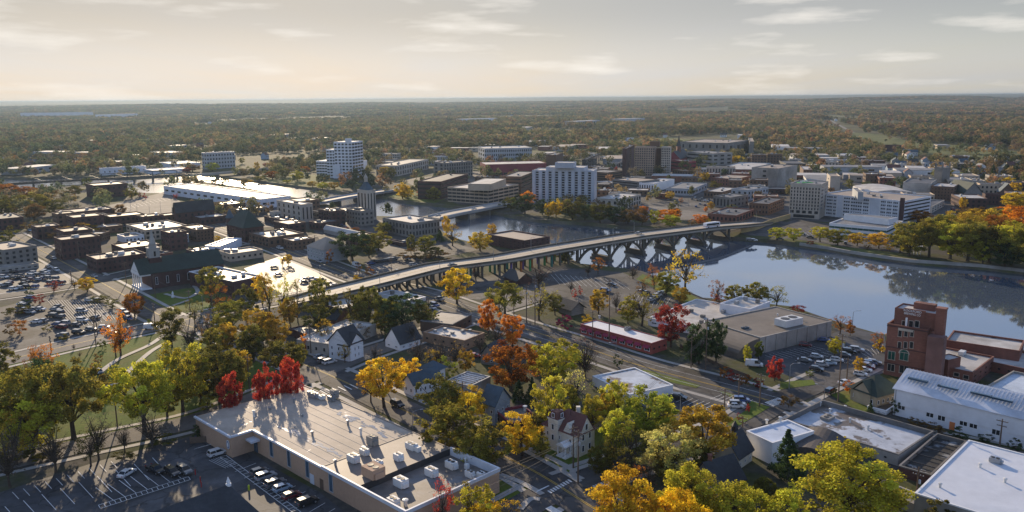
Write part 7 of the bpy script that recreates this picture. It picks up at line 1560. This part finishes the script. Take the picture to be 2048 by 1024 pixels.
# houses and sheds scattered among the far trees, each a thing
HW=[M('house_white',(.62,.62,.60)),M('house_blue',(.28,.36,.44)),M('house_tan',(.40,.33,.25)),M('house_grey',(.30,.31,.32)),BRICKR]
HR=[RFBK,RFBL,RFG,RFRD,RFW]
HM={}
def housemesh(w,d,h,r,wm,rm,flat):
    k=(w,d,h,r,wm.name,rm.name,flat)
    if k not in HM:
        a,bq=w/2,d/2
        wall=MB().box((0,0,h/2),(w,d,h))
        if not flat: wall.add([(-a,-bq,h),(-a,bq,h),(-a,0,h+r)],[(0,2,1)]); wall.add([(a,-bq,h),(a,bq,h),(a,0,h+r)],[(0,1,2)])
        roof=MB()
        if flat: roof.box((0,0,h+.15),(w+.4,d+.4,.3))
        else:
            e=.5; roof.add([(-a-e,-bq-e,h-.2),(a+e,-bq-e,h-.2),(a+e,0,h+r+.1),(-a-e,0,h+r+.1),(-a-e,bq+e,h-.2),(a+e,bq+e,h-.2)],[(0,1,2,3),(3,2,5,4)])
        win=MB()
        for s in (-1,1):
            for x in (-.28,.05,.32): win.box((x*w,s*(bq+.02),h*.55),(w*.1,.06,h*.3))
        HM[k]=(wall.mesh('wall',wm),roof.mesh('roof',rm),win.mesh('windows',GLD))
    return HM[k]
def farhouse(px,py,size='house'):
    p=P(px,py); d=p.length
    if size=='house': w,dd,h,r,fl=rnd.choice(((11,8,5,3.2,False),(13,9,5.5,3.5,False),(9,8,6,3.5,False))); lw='house'; cat='house'
    else: w,dd,h,r,fl=rnd.choice(((40,22,6,0,True),(60,26,7,0,True),(30,18,6,0,True),(24,14,5,0,True))); lw='flat roofed building'; cat='building'
    wm=rnd.choice(HW) if not fl else rnd.choice((HW[0],HW[2],HW[3],BRICKR)); rm=rnd.choice(HR[:4]) if not fl else rnd.choice((RFW,RFW,RFT,RFG))
    ms=housemesh(w,dd,h,r,wm,rm,fl); k=1.0
    o=link('house' if not fl else 'flat_building',None,None,(p.x,p.y,0),R(-15)+rnd.choice((0,R(90)))+rnd.gauss(0,.06),(k,k,k)); o['category']=cat
    link('wall',ms[0],o); link('roof',ms[1],o); w_=link('windows',ms[2],o); w_['kind']='stuff'
    word={'house_white':'white','house_blue':'blue','house_tan':'tan','house_grey':'grey','brick_red':'brick'}[wm.name]; rw={'roof_black_shingle':'black','roof_blue_shingle':'blue-grey','roof_grey':'grey','roof_maroon_shingle':'maroon','roof_white':'white','roof_tan':'tan'}[rm.name]
    THINGS.append(o); AUTO.append([o,f'small {word} house with {rw} roof' if size=='house' else f'low {word} building with {rw} roof',px,py,'far houses']); a=max(w,dd)*.55; FB.append((p.x-a,p.x+a,p.y-a,p.y+a))
for px,py in ((1812,312),(1826,311),(1790,330),(1850,327),(1800,336),(1825,332),(1870,338),(1925,333),(1945,335),(1960,343),(1975,330),(1990,352),(1950,352),(2020,340),(1700,302),(1545,280),(1547,282),(1572,285),(1640,290),(1662,262),(1900,275),(1935,283),(1960,287),(1885,277),(2040,283),(2010,345),(1890,345),(1785,345),(1815,355),(2035,335),(530,318),(300,285),(210,285),(120,300),(60,320),(20,300),(330,300),(700,262),(560,262),(620,282),(860,284),(900,280),(60,338),(1330,275),(1290,262),(1150,262),(1450,255),(1880,262),(1760,255)): farhouse(px,py)
for px,py in ((870,300),(830,311),(920,303),(980,284),(1000,280),(1070,290),(1090,300),(1130,300),(1160,296),(1100,312),(1200,305),(1180,315),(1230,325),(1300,300),(1640,318),(1660,325),(1690,318),(1720,322),(1700,345),(1740,348),(1650,345),(1760,340),(1780,355),(1700,358),(1740,362),(1600,318),(1580,308),(1560,300),(1610,305),(1520,318),(1830,345),(1850,352),(1640,290),(1680,292),(60,345),(20,342),(110,312),(175,312),(150,330),(260,318),(430,322),(230,330),(1500,350),(1345,362),(560,275),(940,262),(1340,345),(860,330),(1210,355),(1395,352),(1400,362),(1530,352),(1590,362),(1640,372),(2000,322),(1930,320)): 
    q=P(px,py)
    if not hitb(q.x,q.y,6): farhouse(px,py,'flat')
ROADP=[[P(*p) for p in pp] for _n,pp,_w,_m in ROADS]
def nearroad(x,y,m):
    q=Vector((x,y,0))
    for pts in ROADP:
        for a,b_ in zip(pts,pts[1:]):
            d=b_-a; t=max(0,min(1,(q-a).dot(d)/d.length_squared))
            if (a+d*t-q).length<m: return True
    return False
LOTQ=[[P(*p) for p in poly] for poly in ([(220,410),(330,384),(375,412),(350,440),(270,440),(205,428)],[(1290,428),(1300,405),(1420,395),(1450,420),(1380,436)],[(-60,543),(60,520),(150,540),(150,558),(0,590)],[(488,537),(560,513),(625,540),(695,578),(650,606),(585,598)],[(728,528),(745,558),(870,528),(820,510)],[(1480,468),(1590,440),(1700,452),(1830,490),(1690,494)])]
rf=random.Random(11)
WN={'brick_red':'red brick','brick_dark':'dark brick','brick_brown':'brown brick','limestone':'tan','grey_stone':'grey stone','grey_panel':'grey','white_panel':'white','tan_precast':'tan','concrete':'concrete'}
RN={'roof_white':'pale','roof_tan':'tan','roof_grey':'grey','roof_dark':'dark'}
def filler(x0,x1,y0,y1,n,g,hmax,kind='city_building'):
    done=0
    for _ in range(n*60):
        if done>=n: break
        px,py=rf.uniform(x0,x1),rf.uniform(y0,y1); c=P(px,py); w,d=rf.uniform(12,30),rf.uniform(10,20); m=max(w,d)*.52
        if inriver(c.x,c.y) or any(inriver(c.x+dx,c.y+dy) for dx in(-m-8,m+8) for dy in(-m-8,m+8)) or hitb(c.x,c.y,m*.85) or isopen(c.x,c.y) or nearroad(c.x,c.y,m+6) or any(inpoly(c.x,c.y,o) for o in LOTQ): continue
        if any((c.x-a)**2+(c.y-b_)**2<(m+w_*.4)**2 for a,b_,w_ in TREEPOS): continue
        a=R(g)+rf.choice((0,R(90))); u=Vector((math.cos(a),math.sin(a),0)); v=Vector((-u.y,u.x,0)); h=rf.choice((4.5,5,7,8,8,10.5,hmax))
        wl=rf.choice((BRICKR,BRICKD,BRICKB,BRICKB,STONE,STONEG,GREYP,TAN,CONC) if g==-15 else (BRICKD,BRICKD,BRICKB,STONEG)); rfm=rf.choice((RFW,RFT,RFG,RFD,RFG) if g==-15 else (RFT,RFD,RFG,RFD))
        b=Bld(kind,'',[c-u*w/2-v*d/2,c+u*w/2-v*d/2,c+u*w/2+v*d/2,c-u*w/2+v*d/2],h,wl,rfm,'building',par=.5)
        fl=max(1,int(h/3.4))
        for i in range(4): b.windows(i,fl,max(2,int((b.edge(i)[1]-b.edge(i)[0]).length/3.2)),.45,.5)
        b.scatter_units(rf.randrange(1,4),done+int(px)); b.finish(); done+=1
        FB.append((c.x-m,c.x+m,c.y-m,c.y+m)); AUTO.append([b.root,f'{ {4.5:"low",5:"low",7:"two storey",8:"two storey",10.5:"three storey"}.get(h,"tall") } {WN[wl.name]} building with {RN[rfm.name]} roof',px,proj(c.x,c.y,h)[1],'city blocks'])
    return done
print('filler',filler(780,1260,318,362,26,-15,14),filler(1180,1560,325,420,26,-15,14),filler(1480,1960,325,420,30,-15,12),filler(1900,2040,365,420,6,-15,9),filler(150,620,420,520,13,-47,8),filler(0,200,440,500,5,-47,8),filler(560,760,430,500,5,-47,7))
for _ in range(90):
    d=1150*(3900/1150)**rf.random(); a=R(rf.uniform(-32,32)); x,y=d*math.sin(a),d*math.cos(a)
    if inriver(x,y) or hitb(x,y,14): continue
    px,py=proj(x,y,3); farhouse(*proj(x,y,0),'flat' if rf.random()<.3 else 'house')
# trees one can still tell apart between the downtown blocks
cols=['olive','dolive','brown','goldbr','green','rust','olive','dgreen','grey']
n0=sum(1 for t in AUTO if t[4]=='trees' and t[0].get('category')=='tree'); want=298-n0; tries=0; made=0
while made<want and tries<9000:
    tries+=1; px=rnd.uniform(0,2048); py=rnd.uniform(296,420) if rnd.random()<.75 else rnd.uniform(296,330); p=P(px,py)
    if p.length>1500 or inriver(p.x,p.y) or inriver(p.x,p.y-12) or hitb(p.x,p.y,2) or isopen(p.x,p.y) or nearroad(p.x,p.y,9): continue
    if any((p.x-a)**2+(p.y-b_)**2<(w*.5+4)**2 for a,b_,w in TREEPOS): continue
    made+=1; tree_at(p,rnd.uniform(8,14),rnd.uniform(8,13),'round',rnd.choice(cols))
print('trees',n0,made,sum(1 for t in AUTO if t[4]=='trees'))
# everything farther: woods as one mass of tree crowns
def woods_mat():
    m=bpy.data.materials.new('woods_leaves'); m.use_nodes=True; t=m.node_tree; t.nodes.clear(); L=t.links.new
    oi=nd(t,'ShaderNodeObjectInfo'); cr=nd(t,'ShaderNodeValToRGB'); e=cr.color_ramp; e.interpolation='CONSTANT'
    lst=[(0,(0.160,0.152,0.041)),(.17,(0.102,0.121,0.041)),(.36,(0.196,0.165,0.048)),(.52,(0.217,0.143,0.051)),(.64,(0.065,0.092,0.041)),(.76,(0.312,0.198,0.046)),(.86,(0.174,0.103,0.051)),(.93,(0.348,0.145,0.034)),(.965,(0.189,0.152,0.103))]
    while len(e.elements)<len(lst): e.elements.new(.5)
    for el,(p,c) in zip(e.elements,lst): el.position=p; el.color=(*c,1)
    L(oi.outputs['Random'],cr.inputs[0])
    sx=nd(t,'ShaderNodeSeparateXYZ'); L(oi.outputs['Location'],sx.inputs[0]); mr=nd(t,'ShaderNodeMapRange'); mr.inputs[1].default_value=-700; mr.inputs[2].default_value=1100; L(sx.outputs['X'],mr.inputs[0])
    tn=nd(t,'ShaderNodeMix',data_type='RGBA'); L(mr.outputs[0],tn.inputs[0]); tn.inputs[6].default_value=(.80,.98,1.0,1); tn.inputs[7].default_value=(1.08,1.0,.86,1)
    n5=nd(t,'ShaderNodeTexNoise'); n5.inputs['Scale'].default_value=.004; n5.inputs['Detail'].default_value=3; L(oi.outputs['Location'],n5.inputs['Vector']); m5=nd(t,'ShaderNodeMapRange'); m5.inputs[1].default_value=.35; m5.inputs[2].default_value=.65; m5.inputs[3].default_value=.65; m5.inputs[4].default_value=1.35; L(n5.outputs['Fac'],m5.inputs[0])
    t2=nd(t,'ShaderNodeMix',data_type='RGBA',blend_type='MULTIPLY'); t2.inputs[0].default_value=1; L(tn.outputs[2],t2.inputs[6]); L(m5.outputs[0],t2.inputs[7])
    t3=nd(t,'ShaderNodeMix',data_type='RGBA',blend_type='MULTIPLY'); t3.inputs[0].default_value=1; L(cr.outputs[0],t3.inputs[6]); L(t2.outputs[2],t3.inputs[7])
    at=nd(t,'ShaderNodeAttribute'); at.attribute_name='leaf_tone'; v=nd(t,'ShaderNodeMapRange'); v.inputs[3].default_value=.55; v.inputs[4].default_value=1.45; L(at.outputs['Fac'],v.inputs[0])
    mu=nd(t,'ShaderNodeMix',data_type='RGBA',blend_type='MULTIPLY'); mu.inputs[0].default_value=1; hq=nd(t,'ShaderNodeHueSaturation'); hq.inputs['Saturation'].default_value=.78; L(t3.outputs[2],hq.inputs['Color']); L(hq.outputs[0],mu.inputs[6]); L(v.outputs[0],mu.inputs[7])
    d=nd(t,'ShaderNodeBsdfDiffuse'); tr=nd(t,'ShaderNodeBsdfTranslucent'); L(mu.outputs[2],d.inputs['Color']); L(mu.outputs[2],tr.inputs['Color'])
    mx=nd(t,'ShaderNodeMixShader'); mx.inputs[0].default_value=.48; L(d.outputs[0],mx.inputs[1]); L(tr.outputs[0],mx.inputs[2]); o=nd(t,'ShaderNodeOutputMaterial'); L(mx.outputs[0],o.inputs[0]); return m
WM=woods_mat()
def wood_proto(seed,leaf,per,ncl,clump):
    rn=random.Random(seed); pts=[]
    for c in range(clump):
        cx,cy=(0,0) if clump==1 else (rn.uniform(-14,14),rn.uniform(-14,14)); s=rn.uniform(.8,1.2)
        for k in range(ncl):
            p=Vector((rn.gauss(0,1),rn.gauss(0,1),rn.gauss(0.15,.9))).normalized()*rn.uniform(.55,1); cc=Vector((cx+p.x*4.2*s,cy+p.y*4.2*s,6.0*s+p.z*3.8*s)); tn=min(1,max(0,rn.gauss(.5,.22)))
            for _ in range(per):
                q=Vector((rn.gauss(0,1),rn.gauss(0,1),rn.gauss(0,.8))).normalized()*1.7*rn.random()**.4; pts.append((cc+q,min(1,max(0,tn+rn.gauss(0,.1)))))
    return leaf_mesh('woods_crown',pts,leaf,rn,None,WM)
def woods(name,pts,protos_):
    me=bpy.data.meshes.new(name); me.from_pydata([p[:3] for p in pts],[],[])
    a=me.attributes.new('size','FLOAT','POINT'); a.data.foreach_set('value',[p[3] for p in pts])
    o=link(name,me); o['kind']='stuff'
    coll=bpy.data.collections.new(name+'_kinds')
    for i,m in enumerate(protos_): coll.objects.link(bpy.data.objects.new(f'crown_kind_{chr(97+i)}',m))
    g=bpy.data.node_groups.new(name,'GeometryNodeTree'); g.interface.new_socket('Geometry',in_out='INPUT',socket_type='NodeSocketGeometry'); g.interface.new_socket('Geometry',in_out='OUTPUT',socket_type='NodeSocketGeometry')
    N=g.nodes.new; L=g.links.new
    gi=N('NodeGroupInput'); go=N('NodeGroupOutput'); ci=N('GeometryNodeCollectionInfo'); ci.inputs['Collection'].default_value=coll; ci.inputs['Separate Children'].default_value=True; ci.inputs['Reset Children'].default_value=True
    ip=N('GeometryNodeInstanceOnPoints'); ip.inputs['Pick Instance'].default_value=True
    ri=N('FunctionNodeRandomValue'); ri.data_type='INT'; ri.inputs[4].default_value=0; ri.inputs[5].default_value=len(protos_)-1
    rr=N('FunctionNodeRandomValue'); rr.data_type='FLOAT_VECTOR'; rr.inputs[0].default_value=(0,0,0); rr.inputs[1].default_value=(.12,.12,6.28)
    na=N('GeometryNodeInputNamedAttribute'); na.data_type='FLOAT'; na.inputs['Name'].default_value='size'
    L(gi.outputs[0],ip.inputs['Points']); L(ci.outputs[0],ip.inputs['Instance']); L(ri.outputs[2],ip.inputs['Instance Index']); L(rr.outputs[0],ip.inputs['Rotation']); L(na.outputs[0],ip.inputs['Scale']); L(ip.outputs[0],go.inputs[0])
    o.modifiers.new('woods','NODES').node_group=g
    return o
def gapn(x,y): return mnoise.noise(Vector((x*.0042,y*.0042,1.7)))
near=[];mid=[];farp=[]
LOTP=[[P(*p) for p in poly] for poly in ([(220,410),(330,384),(375,412),(350,440),(270,440),(205,428)],[(1290,428),(1300,405),(1420,395),(1450,420),(1380,436)],[(-60,543),(60,520),(150,540),(150,558),(0,590)])]
rw=random.Random(77)
def wedge(r0,r1,n):
    for _ in range(n):
        d=math.sqrt(rw.uniform(r0*r0,r1*r1)); a=R(rw.uniform(-36.5,36.5)); yield d*math.sin(a),d*math.cos(a)
occ={}
for x,y in wedge(430,1500,12000):
    if inriver(x,y) or inriver(x,y-7) or hitb(x,y,3) or (isopen(x,y) and rw.random()<.9) or nearroad(x,y,8): continue
    px,py=proj(x,y,0)
    if py>340 and 0<px<1120 and not (py<356 and px<520) and rw.random()<.62: continue
    if py>322 and 760<px<1990 and rw.random()<.5: continue
    if py>440 or (py>405 and px>1500): continue
    if any(inpoly(x,y,o) for o in LOTP): continue
    if gapn(x,y)<-.42: continue
    key=(int(x/9),int(y/9))
    if key in occ: continue
    occ[key]=1
    if any((x-a)**2+(y-b_)**2<(w*.5+3)**2 for a,b_,w in TREEPOS): continue
    near.append((x,y,0,rw.uniform(.65,1.45)))
for x,y in wedge(1500,3300,34000):
    if (isopen(x,y) and rw.random()<.94) or hitb(x,y,5) or gapn(x,y)<-.30 or inriver(x,y) or nearroad(x,y,14): continue
    near.append((x,y,hill(x,y),rw.uniform(.6,1.75)))
for x,y in wedge(3300,9000,34000):
    if isopen(x,y) or hitb(x,y,8) or gapn(x*.35,y*.35)<-.40: continue
    farp.append((x,y,hill(x,y)-1,rw.uniform(.9,1.5)))
woods('woods',near,[wood_proto(300+i,1.05,20,15,1) for i in range(5)])
woods('far_woods',farp,[wood_proto(400+i,2.6,5,10,7) for i in range(4)])
print('woods',len(near),len(farp))
# the far country itself, gently rolling
def build_hills():
    mb=MB(); na,nr=90,46; vs=[]
    for j in range(nr+1):
        d=3400*(23900/3400)**(j/nr)
        for i in range(na+1):
            a=R(-46+92*i/na); x,y=d*math.sin(a),d*math.cos(a); vs.append((x,y,hill(x,y)+.3 if j else .15))
    mb.add(vs,[(j*(na+1)+i,j*(na+1)+i+1,(j+1)*(na+1)+i+1,(j+1)*(na+1)+i) for j in range(nr) for i in range(na)])
    m=M('far_country',(.060,.062,.028),rough=.95,var=.35,scale=.02,big=.0016,bigvar=.3,spec=.05,tint=((.13,.12,.055),.0012,.52,.08))
    structure('hills',mb,m)
build_hills()
# ================================================================== LABELS FOR REPEATS
LM=[('church with the white steeple',370,540),('large left car park',120,640),('crowded upper left car park',60,555),('left park',200,740),('near car park',230,950),('long beige roof',680,880),('three red maples',520,770),('white gothic house',690,690),('old town brick blocks',300,470),('white factory',440,395),('white stepped tower',690,320),('clock tower',733,410),('grey stone block by the river',824,450),('glinting car park',590,560),('workshop under the bridge',800,600),('tan brick building',905,680),('white porch house',850,770),('blue gabled house',990,820),('towered mansion',1150,880),('junction crossing',1090,985),('bridge arches',1280,500),('dark block beside the bridge',1035,485),('tan riverside office',970,385),('red arena',1030,340),('white apartment tower',1127,380),('tan hotel tower',1305,330),('white colonnaded bank',1240,405),('downtown car park',1380,410),('huge grey courthouse',1445,300),('concrete block downtown',1555,355),('white hospital',1730,420),('low green-glass clinic',1740,470),('gothic church tower',1881,360),('white pergola',1831,505),('maroon brick hall',1995,400),('tan sports hall',1540,670),('red shop with awnings',1240,680),('riverside car park',1250,600),('park shelter',1135,620),('magenta bush',1130,645),('brewery tower',1820,700),('brewery car park',1640,730),('green roofed house',1755,795),('white metal shed',1920,820),('bright white corner roof',1950,960),('long peeling roof',1700,860),('small cream chapel',1470,910),('peeling flat roof',1255,770),('central car park',1400,805),('railway bridge',150,362),('left river bend',330,355),('far green field',1850,290),('open field',1320,285),('barn',1785,295),('far courthouse woods',1500,270),('forest right of downtown',2000,260),('woods beyond the arena',960,270),('woods behind the stepped tower',600,280),('far left woods',150,290)]
ORD=['first','second','third','fourth','fifth','sixth','seventh','eighth','ninth','tenth','eleventh','twelfth','thirteenth','fourteenth','fifteenth','sixteenth']
NUM={2:'two',3:'three',4:'four',5:'five',6:'six',7:'seven',8:'eight',9:'nine',10:'ten',11:'eleven',12:'twelve',13:'thirteen',14:'fourteen',15:'fifteen',16:'sixteen'}
def auto_labels():
    sets={}
    for e in AUTO:
        r,adj,px,py,sc_=e[:5]
        if sc_!='fixed':
            t,dx,dy=min(((n,px-x,py-y) for n,x,y in LM),key=lambda q:q[1]**2+(q[2]*1.7)**2)
            rel='beside' if abs(dx)<45 and abs(dy)<14 else ('left of' if dx<0 else 'right of') if abs(dx)>abs(dy)*1.6 else ('behind' if dy<0 else 'in front of')
            lab=f'{adj} {rel} the {t}'
        else: lab=adj
        if 'group' not in r: r['group']=e[5] if len(e)>5 else {'trees':'trees of the town and river banks','far houses':'houses and sheds among the far trees','city blocks':'small blocks of the town','poles':'utility poles along the streets','street lamps':'street lamps of the old town and downtown'}.get(sc_,'things of one kind')
        sets.setdefault(lab,[]).append(e)
    for lab,es in sets.items():
        n=len(es)
        if n==1: es[0][0]['label']=lab; continue
        es.sort(key=lambda e:e[2])
        for k,e in enumerate(es):
            if n==2: o=('left','right')[k]+' one of two'
            elif n<=16: o=('leftmost' if k==0 else 'rightmost' if k==n-1 else ORD[k]+' from left')+' of '+NUM[n]
            else: o=f'number {k+1} from left'
            e[0]['label']=f'{lab}, {o}'
    for e in AUTO:
        w=e[0]['label'].split()
        if len(w)>16: e[0]['label']=' '.join(w).replace(' in the ',' in ').replace(' the ',' ')
auto_labels()
# ------------------------------------------------------------------ haze
def build_haze():
    m=bpy.data.materials.new('haze_air'); m.use_nodes=True; t=m.node_tree; t.nodes.clear()
    v=nd(t,'ShaderNodeVolumePrincipled'); v.inputs['Color'].default_value=(.27,.36,.47,1); v.inputs['Density'].default_value=HAZE; v.inputs['Anisotropy'].default_value=.42
    o=nd(t,'ShaderNodeOutputMaterial'); t.links.new(v.outputs[0],o.inputs['Volume'])
    mb=MB().box((0,11800,45.5),(45000,24900,99))
    h=link('haze',mb.mesh('haze',m)); h['kind']='stuff'
HAZE=6.5e-5
build_haze()
